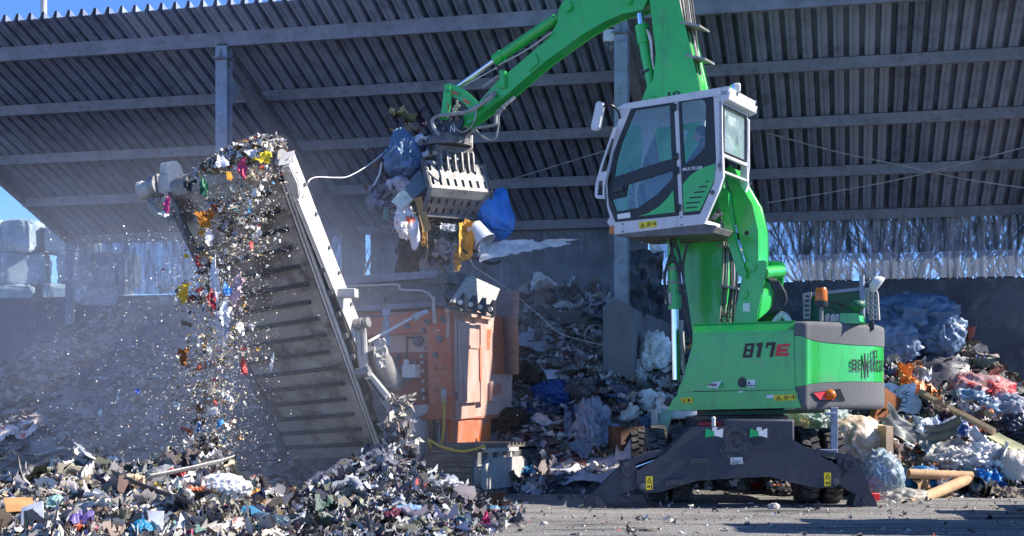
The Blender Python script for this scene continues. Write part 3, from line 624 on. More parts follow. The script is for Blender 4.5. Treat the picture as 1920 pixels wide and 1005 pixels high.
# rear wall with its window
ur=S(1353,240,CV)[0]
def RP(v,py): # on the rear plane: heights read at the near edge
    return Lc(S(1354,py,CV)[0],v,S(1354,py,CV)[1])
m=M(); yt,yb=188,322
m.holed([RP(CV,yt),RP(CVR,yt),RP(CVR,yb),RP(CV,yb)],[[RP(CV-.05,197),RP(CVR+.10,197),RP(CVR+.10,283),RP(CV-.05,283)],[RP(CV-.05,292),RP(CVR+.05,292),RP(CVR+.05,318),RP(CV-.05,318)]],fw*.05)
obj('cab_rear_frame',m,W_,hd,smooth=0,bevel=.006)
MT['skytintglass']=film_mat('sky_tinted_rear_glass',(.34,.46,.47),.38,.15,0)  # teal haze in the colour imitates sky reflected in the rear glass
m=M(); m.prism([RP(CV-.05,196)+fw*.02,RP(CVR+.10,196)+fw*.02,RP(CVR+.10,284)+fw*.02,RP(CV-.05,284)+fw*.02],fw*.008); obj('rear_window',m,MT['skytintglass'],hd,smooth=0)
m=M(); r_=.025
for a_,b_ in(((CV-.05,196),(CVR+.10,196)),((CVR+.10,196),(CVR+.10,284)),((CVR+.10,284),(CV-.05,284)),((CV-.05,284),(CV-.05,196))): m.cyl(RP(*a_)-fw*.004,RP(*b_)-fw*.004,r_*.6,n=6)
obj('rear_window_seal',m,K_,hd)
m=M(); q=[RP(CV+.02,176),RP(CVR-.04,176),RP(CVR-.10,186)-fw*.20-UP*.02,RP(CV+.02,170)-fw*.05]
a,b_=RP(CV+.02,172),RP(CVR-.06,172); m.prism([a,a-fw*.12-UP*.02,a-fw*.10-UP*.12,a-UP*.15],b_-a); obj('rear_visor',m,W_,hd,bevel=.01)
m=M()
for v in(.95,.75,.55,.45,.40): m.cyl(RP(v,186)-fw*.002,RP(v,186)-fw*.012,.012,n=8)
obj('visor_bolt_row',m,K_,hd)
m=M(); m.cyl(RP(CVR+.02,290),RP(CVR+.02,345)+fw*.05,.035,n=10); m.cyl(RP(CVR+.02,290),RP(CVR+.02,200),.03,n=8); obj('rear_corner_post',m,W_,hd)
# papers and stuffed toys behind the rear window
m=M(); m.add([RP(.98,198)+fw*.05,RP(.90,198)+fw*.05,RP(.90,210)+fw*.05,RP(.98,210)+fw*.05],[(0,1,2,3)]); m.add([RP(.82,206)+fw*.05,RP(.5,206)+fw*.05,RP(.5,224)+fw*.05,RP(.82,224)+fw*.05],[(0,1,2,3)]); obj('window_note',m,MT['sticker'],hd,smooth=0)
# windscreen (front edge) and side glazing
def Cp(x,y,v): return SP(x,y,CV)+lf*(v-CV)
m=M(); fr=[(1166,205),(1151,285),(1138,345),(1141,388),(1150,425)]
for i in range(4): m.add([Cp(*fr[i],CV-.07),Cp(*fr[i],CVR+.07),Cp(*fr[i+1],CVR+.07),Cp(*fr[i+1],CV-.07)],[(0,1,2,3)])
obj('windscreen',m,MT['glass'],hd,smooth=0)
d=cabslab('door_frame',[(0,0),(1,0),(0,1)],CV,CV,K_) ; bpy.data.objects.remove(d)
m=M(); up_h=[(1191,207),(1256,197),(1260,298),(1200,316),(1152,333),(1157,300),(1166,268)]; lo_h=[(1178,346),(1260,320),(1262,330),(1258,338),(1232,365),(1196,390),(1156,397),(1148,374),(1174,369)]
m.holed([Cp(*q,CV+.012) for q in door_o],[[Cp(*q,CV+.012) for q in up_h],[Cp(*q,CV+.012) for q in lo_h]],lf*-.035); dr=obj('cab_door',m,K_,hd,smooth=0,bevel=.004)
m=M(); m.prism([Cp(*q,CV-.005) for q in up_h],lf*-.006); m.prism([Cp(*q,CV-.005) for q in lo_h],lf*-.006); obj('door_window',m,MT['glass'],dr,smooth=0)
m=M(); m.prism([Cp(*q,CV+.016) for q in((1196,406),(1216,400),(1236,388),(1252,372),(1263,357),(1266,398))],lf*-.004); obj('door_green_panel',m,G_,dr,smooth=0)
m=M(); m.prism([Cp(*q,CV+.018) for q in((1148,352),(1168,346),(1176,346),(1176,352),(1170,364),(1151,368))],lf*-.01); obj('handle_recess',m,K_,dr)
m=M(); m.prism([Cp(*q,CV+.05) for q in((1151,355),(1170,350),(1170,357),(1152,361))],lf*-.04); obj('handle',m,MT['hose'],dr,bevel=.008)
patch('door_label',[(1157,402),(1181,398),(1182,408),(1158,411)],CV+.02,MT['sticker'])
for x,y in((1265,202),(1268,294),(1270,320),(1273,390)):
    m=M(); m.box(Cp(x,y,CV+.02),(.07,.06,.10)); obj('hinge',m,K_,hd,bevel=.008)
m=M(); m.holed([Cp(*q,CV+.010) for q in rear_o],[[Cp(*q,CV+.010) for q in((1277,192),(1314,186),(1321,189),(1324,200),(1322,276),(1309,290),(1284,309))]],lf*-.03); obj('rear_side_panel',m,K_,hd,smooth=0,bevel=.004)
m=M(); m.prism([Cp(*q,CV-.006) for q in((1277,192),(1314,186),(1321,189),(1324,200),(1322,276),(1309,290),(1284,309))],lf*-.006); obj('rear_side_window',m,MT['glass'],hd,smooth=0)
m=M(); m.prism([Cp(*q,CV+.016) for q in((1281,346),(1294,330),(1312,317),(1342,307),(1339,340),(1313,395),(1283,398))],lf*-.004); obj('side_green_panel',m,G_,hd,smooth=0)
m=M()
for i,(x0,x1,y) in enumerate(((1324,1330,340),(1312,1326,350),(1302,1322,360),(1294,1318,370),(1287,1313,380),(1287,1308,389))): m.prism([Cp(*q,CV+.019) for q in((x0,y),(x1,y-2),(x1,y+.6),(x0,y+2.6))],lf*-.003)
obj('vent_slots',m,K_,hd,smooth=0)
quad_text('cab_lettering','MULTICAB',[(1280,321),(1317,317),(1317,311),(1281,315)],lambda x,y:Cp(x,y,CV+.016),MT['whitep'],hd,bold=.02,shear=.15)
warn_sticker(hd,[(1199,429),(1232,425),(1232,414),(1198,417)],lambda x,y,o:Cp(x,y,CV+.006+o))
m=M()
for x,y in((1168,420),(1168,434),(1278,408),(1278,422),(1350,310),(1336,361)): c=Cp(x,y,CV); m.cyl(c,c+lf*.012,.014 if x<1330 else .035,n=12)
obj('frame_bolts',m,MT['dsteel'],hd)
m=M(); c=Cp(1147,431,CV-.02); m.cyl(c-UP*.06,c+UP*.06,.045,n=12); obj('marker_lamp',m,MT['amber'],hd)
m=M(); m.prism([Cp(*q,CV) for q in((1138,416),(1143,408),(1150,410),(1150,424),(1143,424))],lf*-.03); obj('lamp_bracket',m,W_,hd)
# grab rail in front of the door, mirror, roof lamp, aerial
m=M(); m.holed([Cp(*q,CV+.12) for q in((1156,242),(1164,239),(1150,300),(1139,352),(1140,375),(1124,374),(1121,368),(1123,346),(1133,310))],[[Cp(*q,CV+.12) for q in((1153,262),(1158,262),(1144,322),(1133,325),(1137,308))],[Cp(*q,CV+.12) for q in((1128,342),(1136,340),(1136,368),(1126,368))]],lf*-.04); obj('grab_rail',m,W_,hd,smooth=0,bevel=.008)
m=M(); m.prism([Cp(*q,CV+.35) for q in((1138,203),(1141,200),(1147,201),(1148,207),(1141,245),(1137,249),(1130,249),(1129,244))],lf*-.07); mi=obj('cab_mirror',m,W_,hd,bevel=.015)
m=M(); m.prism([Cp(*q,CV+.285) for q in((1138,205),(1144,204),(1137,240),(1131,242))],lf*-.03); obj('mirror_glass',m,MT['mirror'],mi)
m=M(); m.tube([Cp(1146,206,CV+.3),Cp(1160,203,CV+.25),Cp(1165,212,CV+.1),Cp(1162,222,CV)],.016); obj('mirror_stay',m,K_,hd)
m=M(); c=Cp(1365,157,CV-.35); m.box(c,(.10,.13,.14)); rl=obj('roof_lamp',m,MT['whitesteel'],hd,bevel=.02)
m=M(); m.box(c+V((-.062,-.02,0)),(.05,.12,.12)); obj('lamp_lens',m,MT['mirror'],rl,bevel=.015); m=M(); m.cyl(c-UP*.14,c-UP*.05,.02,n=8); obj('lamp_stem',m,K_,rl)
m=M(); m.tube([Cp(1389,176,CV-.3),Cp(1421,132,CV-.3)],.007,n=5); obj('aerial',m,K_,hd)
m=M()
for x,y in((1192,193),(1270,180)): m.sphere(Cp(x,y,CV-.3),.035,8,6)
obj('roof_knobs',m,MT['whitesteel'],hd)
# inside: seat, console, joystick, far window bars
m=M(); s0=Cp(1300,330,.66)
m.prism([Cp(*q,.92) for q in((1268,352),(1306,346),(1312,330),(1266,336))],lf*-.5); m.prism([Cp(*q,.90) for q in((1302,340),(1318,336),(1324,262),(1315,258),(1310,262))],lf*-.46); obj('driver_seat',m,MT['seat'],hd,bevel=.04,seg=3)
m=M(); m.prism([Cp(*q,1.02) for q in((1200,318),(1240,308),(1262,330),(1235,345),(1222,372),(1205,372))],lf*-.1); obj('side_console',m,MT['seat'],hd,bevel=.02)
m=M(); m.cyl(Cp(1205,316,1.0),Cp(1202,304,1.0),.03,n=10); m.sphere(Cp(1202,302,1.0),.045,10,7); m.tube([Cp(1165,350,.8),Cp(1167,320,.8),Cp(1160,300,.8)],.015); obj('joystick',m,K_,hd)
m=M(); m.cyl(Cp(1222,305,.3),Cp(1240,225,.3),.05,n=8); m.prism([Cp(*q,.22) for q in((1165,205),(1350,176),(1350,190),(1165,222))],lf*-.03); obj('far_cab_post',m,W_,hd)
m=M(); m.prism([Cp(*q,.24) for q in((1241,300),(1318,275),(1318,232),(1256,240))],lf*-.02); obj('green_inner_panel',m,G_,hd)
# ---------------------------------------------------------------- stick, linkage and sorting grab
v0,v1=-.09,-.40
m=M(); slab(m,[(1222,-60),(1110,-60),(1080,-28),(1062,-4),(1051,14),(1046,45),(1030,72),(1000,98),(965,128),(935,152),(908,182),(893,200),(880,205),(862,232),(866,238),(880,228),(940,183),(1020,114),(1092,62),(1130,40),(1165,24),(1186,20),(1203,16),(1216,-8)],v0,v1)
obj('stick',m,G_,hd,bevel=.02,seg=3)
m=M(); c=SP(1064,13,v0); m.cyl(c-lf*.36,c+lf*.05,.095,n=20); obj('cylinder_pin',m,G_,hd); m=M(); c=SP(1178,2,v0); m.cyl(c,c+lf*.05,.075,n=20); m.cyl(c,c+lf*.065,.045,n=16); obj('stick_pin',m,G_,hd)
m=M(); c=SP(1203,8,v0-.1); m.sphere(c,(.1,.1,.1)); obj('rod_eye',m,MT['steel'],hd)
vc=-.245
a,b_=SP(928,113,vc),SP(1042,36,vc)
m=M(); m.cyl(a,b_,.093,n=22); m.cyl(a,a+(b_-a)*.12,.105,n=22); m.cyl(b_-(b_-a)*.02,b_+(b_-a)*.05,.07,n=16); obj('bucket_cylinder_barrel',m,G_,hd)
m=M(); m.cyl(SP(852,168,vc),a,.05,n=18); obj('bucket_cylinder_rod',m,MT['chrome'],hd)
m=M(); m.cyl(SP(866,163,vc),SP(930,121,vc)-UP*.06,.014,n=8); m.tube([SP(935,122,v0+.05),SP(990,92,v0+.05),SP(1035,60,v0+.05)],.014,n=6); obj('cylinder_pipe',m,MT['palesteel'],hd)
for o_ in (v0+.05,v1):
    m=M(); m.prism([SP(*q,o_) for q in((833,160),(840,157),(848,159),(866,166),(882,179),(894,191),(898,199),(892,207),(880,204),(868,191),(852,181),(843,182),(838,177))],lf*-.045); obj('rocker_plate',m,G_,hd,bevel=.008)
    m=M(); m.prism([SP(*q,o_+.05) for q in((833,168),(845,170),(843,195),(838,224),(826,224))],lf*-.045); obj('linkage_bar',m,G_,hd,bevel=.008)
m=M(); c=SP(839,167,v0+.1); m.cyl(c,c-lf*.5,.06,n=16); c=SP(892,198,v0+.1); m.cyl(c,c-lf*.5,.06,n=16); obj('linkage_pin',m,MT['green'],hd)
m=M()
for (x,y,a_) in((852,174,.35),(873,190,.6),(840,200,1.4)):
    for i in range(4): 
        d=V((math.cos(a_),math.sin(a_)))*(i*3.2-5); m.prism([SP(x+d.x+p,y+d.y+q,v0+.102) for p,q in((-1,-3),(.8,-3),(2.2,3),(.4,3))],lf*-.004)
obj('hazard_marking',m,MT['redink'],hd,smooth=0)
m=M()
for i in range(9): m.box(SP(848+rk.uniform(0,14),188+rk.uniform(0,24),vc+rk.uniform(-.1,.1)),(rk.uniform(.03,.08),.05,rk.uniform(.04,.1)),Matrix.Rotation(rk.uniform(0,3),3,'Y'))
obj('linkage_fittings',m,MT['palesteel'],hd,bevel=.005)
m=M(); slab(m,[(984,113),(1003,99),(1009,117),(990,133)],v0+.03,v0); obj('stick_bracket',m,G_,hd,bevel=.006)
m=M(); slab(m,[(937,132),(946,132),(945,164),(936,164)],v0+.06,v0); m.cyl(SP(934,163,v0+.05),SP(948,162,v0+.05),.02); obj('hose_guide',m,G_,hd,bevel=.006)
for (x,y) in((905,164),(911,160),(918,155),(926,149),(908,184),(914,180),(920,178),(923,181)): c=SP(x,y,v0+.05); m=M(); m.cyl(c,c+V((.07,-.02,.05)),.03,n=10); obj('hose_coupling',m,MT['palehose'],hd)
for (x,y) in((934,209),(941,202),(948,196),(955,190)): c=SP(x,y,vc); m=M(); m.cyl(c,c+V((.09,0,.08)),.035,n=10); obj('hose_coupling',m,MT['palesteel'],hd)
m=M(); m.tube([SP(942,205,vc),SP(931,212,vc),SP(929,232,vc),SP(918,236,vc),SP(893,240,vc),SP(886,247,vc)],.03); obj('grab_hose',m,MT['palehose'],hd)
m=M(); m.tube([SP(946,203,vc+.1),SP(936,215,vc+.1),SP(934,240,vc+.1),SP(928,260,vc+.1),SP(915,262,vc+.1),SP(903,254,vc+.1),SP(892,244,vc+.1)],.016); obj('grab_hose',m,MT['palehose'],hd)
m=M(); m.tube([SP(925,178,v0+.12),SP(895,200,v0+.15),SP(870,211,v0+.2),SP(842,215,v0+.2),SP(818,219,v0+.2),SP(811,228,v0+.2),SP(815,242,v0+.2),SP(825,253,v0+.2)],.035,n=9); obj('grab_hose',m,MT['palehose'],hd)
m=M(); m.tube([SP(892,200,v0+.14),SP(891,220,v0+.16),SP(883,238,v0+.2),SP(870,247,v0+.2),SP(858,244,v0+.2),SP(849,232,v0+.2)],.014); obj('grab_hose',m,MT['palehose'],hd)
# quick coupler and rotator
m=M(); slab(m,[(826,225),(852,219),(864,217),(867,229),(858,246),(857,268),(814,268),(817,250),(813,230)],-.02,-.46); qc=obj('quick_coupler',m,A_,hd,bevel=.012)
for x,y in((820,233),(829,229),(846,225),(859,222)): c=SP(x,y,-.02); m=M(); m.cyl(c,c+lf*.04,.035,n=12); obj('coupler_pin',m,MT['dsteel'],hd)
m=M(); m.cyl(SP(827,252,.0),SP(834,238,.0),.03,n=10); obj('coupler_ram',m,MT['dsteel'],hd)
quad_text('coupler_mark','N',[(844,247),(853,248),(853,236),(845,235)],lambda x,y:SP(x,y,-.014),MT['whitep'],hd,bold=-.0)
m=M(); c=SP(840,260,-.012); m.prism([SP(*q,-.014) for q in((838,258),(844,259),(844,265),(838,264))],lf*-.004); m.prism([SP(*q,-.014) for q in((846,259),(851,260),(851,266),(846,265))],lf*-.004); obj('coupler_slot',m,K_,hd)
YG=24.25; g1=V((.87,.49,0)).normalized(); g2=V((.49,-.87,0)).normalized(); GX=P(842,330,YG)
def g(t,n,z): return V((GX.x,GX.y,0))+g1*t+g2*n+UP*z
m=M(); m.lathe(g(-.02,0,5.93),UP,[(0,0),(.42,0),(.42,.06),(.38,.06),(.38,.13),(.30,.13),(.30,.2),(0,.2)],28); obj('rotator',m,MT['dsteel'],hd)
m=M(); m.box(g(.22,.02,6.03),(.35,.3,.26),Matrix.Rotation(math.atan2(g1.y,g1.x),3,'Z')); obj('rotator_motor',m,MT['palesteel'],hd,bevel=.03)
m=M(); ga=Matrix.Rotation(math.atan2(g1.y,g1.x),3,'Z'); m.box(g(0,0,5.86),(.72,.42,.13),ga); m.box(g(0,0,5.76),(.5,.34,.16),ga); obj('grab_head',m,MT['dsteel'],hd,bevel=.02)
GL=.58
profS=[(.13,5.66),(.20,5.63),(.46,5.12),(.40,4.98),(.16,4.70)]
def shell(sgn):
    m=M()
    def plate(a,b_,rows,cols=8):
        (n0,z0),(n1,z1)=a,b_; holes=[]
        f=lambda t,x:g(t,sgn*(n0+(n1-n0)*x),z0+(z1-z0)*x)
        cw=2*GL/cols
        for i in range(cols):
            for r in range(rows):
                tc=-GL+cw*(i+.5); xc=(r+.5)/rows; hw=.028; L_=.36/rows; lst=[]
                hh=math.hypot(n1-n0,z1-z0)
                for an in range(8):
                    ang=math.pi*(an+.5)/4; dx=hw*math.cos(ang); dy=(hw*math.sin(ang))/hh+(L_/2 if math.sin(ang)>0 else -L_/2)
                    lst.append(f(tc+dx,xc+dy))
                holes.append(lst)
        d=f(0,1)-f(0,0); nn=d.cross(g1).normalized()
        m.holed([f(-GL,0),f(GL,0),f(GL,1),f(-GL,1)],holes,nn*.025*(1 if nn.dot(g2*sgn)<0 else -1))
    plate(profS[1],profS[2],2); plate(profS[3],profS[4],2)
    m.prism([g(-GL,sgn*n,z) for n,z in(profS[2],profS[3],(profS[3][0]-.03,profS[3][1]),(profS[2][0]-.03,profS[2][1]))],g1*2*GL)
    sh=obj('grab_shell',m,MT['steel'],hd,smooth=0)
    for t in(-GL-.03,GL):
        m=M(); out=[(.10,5.66),(.22,5.66),(.50,5.12),(.43,4.94),(.16,4.66),(.12,4.74),(.33,4.98),(.38,5.10),(.15,5.54)]
        m.prism([g(t,sgn*n,z) for n,z in out],g1*.03); obj('end_plate',m,MT['dsteel'],sh,bevel=.006)
    m=M(); m.box(g(0,sgn*.155,4.69),(2*GL+.04,.07,.07),ga); obj('cutting_lip',m,MT['dsteel'],sh,bevel=.01)
    for t in(-.30,-.17,-.02,.12,.24,.34):
        m=M(); m.prism([g(t,sgn*n,z) for n,z in((.04,5.86),(.15,5.90),(.24,5.80),(.27,5.62),(.30,5.48),(.24,5.50),(.10,5.66))],g1*.035); obj('shell_arm',m,MT['steel'],sh,bevel=.006)
shell(1); shell(-1)
m=M(); m.cyl(g(-.36,.12,5.79),g(.38,.12,5.79),.05,n=12); m.cyl(g(-.36,-.12,5.79),g(.38,-.12,5.79),.05,n=12); obj('shell_pin',m,MT['palesteel'],hd)
m=M(); m.cyl(g(-.1,.2,5.72),g(-.1,.05,5.6),.055,n=12); m.cyl(g(.05,.2,5.72),g(.05,.05,5.6),.055,n=12); obj('grab_cylinder',m,MT['palesteel'],hd)
# ---------------------------------------------------------------- undercarriage
def beam(Y0,dy,x_off=0,full=True):
    """support beam with its two folding legs; outline read at depth Y0"""
    f=lambda q:P(q[0],q[1],19.3)+V((x_off,Y0-19.3,0))
    m=M(); m.prism([f(q) for q in((1196,886),(1226,866),(1247,854),(1299,803),(1443,800),(1518,846),(1569,875),(1574,883),(1574,905),(1566,911),(1534,913),(1498,905),(1441,891),(1400,893),(1310,898),(1289,904),(1237,920),(1209,921),(1198,914))],V((0,dy,0)))
    bm_=obj('support_beam',m,A_,hd,bevel=.02)
    if full:
        m=M(); c=f((1380,824)); m.pipe(c+V((0,-.025,0)),c+V((0,.02,0)),.175,.115,28); obj('bore_ring',m,A_,bm_)
        m=M(); m.cyl(c+V((0,-.012,0)),c+V((0,.0,0)),.115,n=24); obj('bore_core',m,MT['rubber'],bm_)
        for x in(1364,1398):
            m=M(); c=f((x,843)); m.pipe(c+V((0,-.022,0)),c+V((0,.02,0)),.115,.07,24); m.cyl(c+V((0,-.026,0)),c+V((0,0,0)),.045,n=16); m.cyl(c+V((0,-.02,0)),c,.07,n=20); obj('hose_port',m,A_,bm_)
        for (x0,x1,y) in((1294,1326,861),(1248,1279,901)):
            m=M(); a=f((x0,y)); b_=f((x1,y-2)); m.prism([a,b_,b_+V((0,0,-.055)),a+V((0,0,-.055))],V((0,-.055,0))); obj('step_bar',m,A_,bm_,bevel=.008)
        for x in(1339,1422):
            m=M(); d=-.022; m.prism([f((x-16,803))+V((0,d,0)),f((x-5,808))+V((0,d,0)),f((x,809))+V((0,d,0)),f((x,818))+V((0,d,0)),f((x-7,818))+V((0,d,0)),f((x-17,821))+V((0,d,0))],V((0,.02,0))); lb=obj('lashing_point',m,MT['greenp'],bm_)
            m=M(); m.prism([f((x+16,803))+V((0,d,0)),f((x+5,808))+V((0,d,0)),f((x,809))+V((0,d,0)),f((x,817))+V((0,d,0)),f((x+7,818))+V((0,d,0)),f((x+16,821))+V((0,d,0))][::-1],V((0,.02,0))); obj('white_half',m,MT['whitep'],lb)
            m=M(); m.prism([f((x-4,801))+V((0,-.04,0)),f((x+5,801))+V((0,-.04,0)),f((x+5,808))+V((0,-.04,0)),f((x-4,808))+V((0,-.04,0))],V((0,.008,0))); obj('number_tag',m,MT['sticker'],lb)
        m=M(); m.prism([f(q)+V((0,-.006,0)) for q in((1369,858),(1392,857),(1393,869),(1370,871))],V((0,.004,0))); np_=obj('type_plate',m,MT['sticker'],bm_)
        m=M()
        for y,x1 in((860.5,1377),(864,1389),(866.5,1391),(868.5,1384)): m.prism([f(q)+V((0,-.009,0)) for q in((1371.5,y),(x1,y-.5),(x1,y+.6),(1371.5,y+1.1))],V((0,.002,0)))
        obj('print',m,MT['ink'],np_,smooth=0)
        fn=lambda x,y,o:f((x,y))+V((0,-.005-o,0))
        for (x,y) in((1211,893),(1545,886)):
            m=M(); q4=[(x,y+26),(x+13,y+25),(x+13,y),(x,y)]; m.add([fn(*q,0) for q in q4],[(0,1,2,3)]); st=obj('warning_sticker',m,MT['yellow'],bm_,smooth=0)
            m=M(); m.add([fn(x+2,y+11,.004),fn(x+11,y+11,.004),fn(x+6.5,y+2,.004)],[(0,1,2)]); m.add([fn(x+2,y+18,.004),fn(x+8,y+18,.004),fn(x+8,y+21,.004),fn(x+2,y+21,.004)],[(0,1,2,3)]); m.add([fn(x+10,y+15,.004),fn(x+11.5,y+15,.004),fn(x+11.5,y+23,.004),fn(x+10,y+23,.004)],[(0,1,2,3)]); m.add([fn(x+1,y+12.2,.004),fn(x+12,y+12.2,.004),fn(x+12,y+12.8,.004),fn(x+1,y+12.8,.004)],[(0,1,2,3)]); obj('print',m,MT['ink'],st,smooth=0)
            m=M(); m.add([fn(x+4.2,y+9.8,.007),fn(x+8.8,y+9.8,.007),fn(x+6.5,y+5,.007)],[(0,1,2)]); obj('print_centre',m,MT['yellow'],st,smooth=0)
        for x,y in((1205,911),(1567,903)):
            m=M(); c=f((x,y)); m.cyl(c+V((0,-.02,0)),c,.045,n=14); m.cyl(c+V((0,-.035,0)),c,.022,n=10); obj('beam_bolt',m,MT['dsteel'],bm_)
    # legs
    for sx,leg,piv,foot in((-1,[(1170,873),(1177,868),(1186,868),(1196,884),(1198,914),(1160,926),(1130,941),(1121,940),(1113,930),(1128,914),(1146,896)],(1177,881),[(1113,930),(1122,929),(1131,940),(1143,957),(1096,958)]),
                        (1,[(1574,862),(1581,853),(1594,852),(1606,863),(1618,884),(1627,905),(1632,924),(1618,932),(1600,922),(1574,906)],(1593,871),[(1608,926),(1632,922),(1643,942),(1646,956),(1598,957)])):
        m=M(); m.prism([f(q)+V((0,.06,0)) for q in leg],V((0,dy-.12,0))); lg=obj('stabiliser_leg',m,A_,hd,bevel=.015)
        m=M(); m.prism([f(q)+V((0,.02,0)) for q in foot],V((0,dy-.04,0))); obj('foot_plate',m,A_,lg,bevel=.01)
        m=M(); c=f(piv); m.pipe(c+V((0,.0,0)),c+V((0,dy,0)),.085,.05,22); m.cyl(c+V((0,.01,0)),c+V((0,dy,0)),.05,n=18); c=f((1121,940) if sx<0 else (1622,938)); m.cyl(c+V((0,-.02,0)),c+V((0,dy,0)),.05,n=16); obj('leg_pin',m,A_,lg)
        m=M()
        if sx<0: a,b_=f((1194,877)),f((1236,862))
        else: a,b_=f((1578,862)),f((1536,850))
        m.cyl(a+V((0,dy*.5,0)),b_+V((0,dy*.5,0)),.045,n=14); obj('leg_cylinder_rod',m,MT['chrome'],lg)
        m=M(); m.prism([f(q)+V((0,.1,0)) for q in(((1178,868),(1215,850),(1250,845),(1250,853),(1216,860),(1188,872)) if sx<0 else ((1590,853),(1560,849),(1520,842),(1520,849),(1560,857),(1586,860)))],V((0,dy-.2,0))); obj('cylinder_guard',m,A_,lg,bevel=.01)
beam(19.3,.42); pass
m=M(); xc=P(1388,0,21).x; m.box((xc,21.6,.98),(.95,4.6,.5)); m.box((xc,20.3,.62),(1.9,.26,.26)); m.box((xc,23.3,.62),(1.9,.26,.26)); m.box((xc,21.6,.95),(1.9,1.3,.3)); obj('chassis',m,A_,hd,bevel=.03)
m=M(); c=P(1388,0,21.3); c.z=1.2; m.lathe((c.x,21.3,1.2),UP,[(0,0),(.72,0),(.72,.06),(.66,.07),(.66,.2),(0,.2)],40); obj('slewing_ring',m,MT['dsteel'],hd)
m=M(); q=P(1310,796,19.75); q2=P(1440,794,19.75); m.cyl(q,q2,.035,n=12); obj('red_pipe',m,MT['red'],hd)
m=M(); m.add([P(1366,800,19.7),P(1375,800,19.7),P(1371,792,19.7)],[(0,1,2)]); obj('yellow_warning_tag',m,MT['yellow'],hd,smooth=0)
for x in(1338,):
    m=M(); m.cyl(P(x,803,19.5),P(x,786,19.5),.028,n=12); m.sphere(P(x,785,19.5),.032,10,7); obj('locking_pin',m,MT['whitesteel'],hd)
m=M()
for x,y in((1300,808),(1312,805)): m.prism([P(x-4,y-7,19.9),P(x+4,y-9,19.9),P(x+4,y+8,19.9),P(x-4,y+9,19.9)],V((0,.05,0)))
obj('hose_bracket',m,A_,hd,bevel=.006)
m=M(); m.prism([P(1253,835,19.9),P(1278,818,19.9),P(1290,822,19.9),P(1268,848,19.9),P(1253,848,19.9)],V((0,.06,0))); m.prism([P(*q,19.9) for q in((1472,802),(1488,800),(1490,828),(1472,822))],V((0,.06,0))); obj('mudguard_plate',m,A_,hd,bevel=.008)
m=M(); m.box(P(1567,818,19.6)+V((0,.1,0)),(.10,.05,.82)); m.box(P(1560,776,19.6)+V((0,.1,0)),(.15,.06,.04)); m.box(P(1555,846,19.6)+V((0,.1,0)),(.26,.1,.05)); obj('access_step',m,MT['colm'],hd,bevel=.006)
# wheels with block tread
def tyre():
    m=M(); r,wd=.54,.255
    prof=[(.27,-wd/2*.8),(.42,-wd/2),(.50,-wd/2*.98),(r-.03,-wd/2*.8),(r-.03,wd/2*.8),(.50,wd/2*.98),(.42,wd/2),(.27,wd/2*.8),(.27,-wd/2*.8)]
    m.lathe((0,0,0),(1,0,0),prof,40)
    for i in range(26):
        for sgn in(-1,1):
            a=2*math.pi*(i+(.5 if sgn>0 else 0))/26; ca=math.cos(a);sa=math.sin(a)
            rot=Matrix.Rotation(-a,3,'X')@Matrix.Rotation(sgn*.35,3,'Z') if False else Matrix.Rotation(a,3,'X')
            sk=Matrix.Rotation(sgn*.38,3,'Z')
            m.box((sgn*wd*.235,-sa*(r-.01) if False else ca*(r-.012),sa*(r-.012)),(wd*.47,.04,.085),rot@Matrix.Rotation(sgn*.3,3,'Y'))
    return m
tm=tyre(); wi=0; twd=P(1532,0,20.3).x-P(1250,0,20.3).x; txc=P(1391,0,20.3).x
rim=M(); rim.lathe((0,0,0),(1,0,0),[(.275,-.11),(.25,-.08),(.24,-.02),(.12,.0),(.12,.05),(0,.05)],24)
for Y in(20.3,23.3):
    for sx in(-1,1):
        for k in(-1,1):
            x=txc+sx*twd/2+k*.175
            if wi==0:
                wh=obj('wheel',tm,MT['rubber'],hd,smooth=30); wh.data.transform(Matrix.Translation(ORG[hd.name])); rm=obj('rim',rim,MT['anth'],wh,smooth=30); rm.data.transform(Matrix.Translation(ORG[hd.name])); w0,r0=wh,rm
            else:
                wh=w0.copy(); col.objects.link(wh); wh.parent=hd; rm=r0.copy(); col.objects.link(rm); rm.parent=wh
            wh.location=V((x,Y,.535))-ORG[hd.name]; rm.location=(0,0,0); 
            wh.rotation_euler=(wi*.13,0,0 if sx>0 else math.pi); wi+=1
# ---------------------------------------------------------------- driver
def skin_fig(name,joints,edges,parent=None,mm=None,**kw):
    me=bpy.data.meshes.new(name); me.from_pydata([tuple(j[0]-ORG[parent.name] if parent else j[0]) for j in joints],edges,[]); o=bpy.data.objects.new(name,me); col.objects.link(o)
    o.modifiers.new('skin','SKIN'); sv=me.skin_vertices[0].data
    for i,j in enumerate(joints): sv[i].radius=(j[1],j[1] if len(j)<3 else j[2])
    sv[0].use_root=True
    s=o.modifiers.new('sub','SUBSURF'); s.levels=2; s.render_levels=2
    dg=bpy.context.evaluated_depsgraph_get(); dg.update(); em=bpy.data.meshes.new_from_object(o.evaluated_get(dg)); bpy.data.objects.remove(o)
    em.shade_smooth(); o=bpy.data.objects.new(name,em); col.objects.link(o); o.data.materials.clear(); o.data.materials.append(mm)
    return o
pv=.66
D=lambda du,dv,dz:fw*du+lf*dv+UP*dz
hp=Cp(1298,336,pv); 
dp=thing('person','driver in a dark jacket with orange straps sitting behind the tinted cab glass','person',hp)
sh=hp+D(.0,0,.50); hdp=hp+D(.10,0,.76)
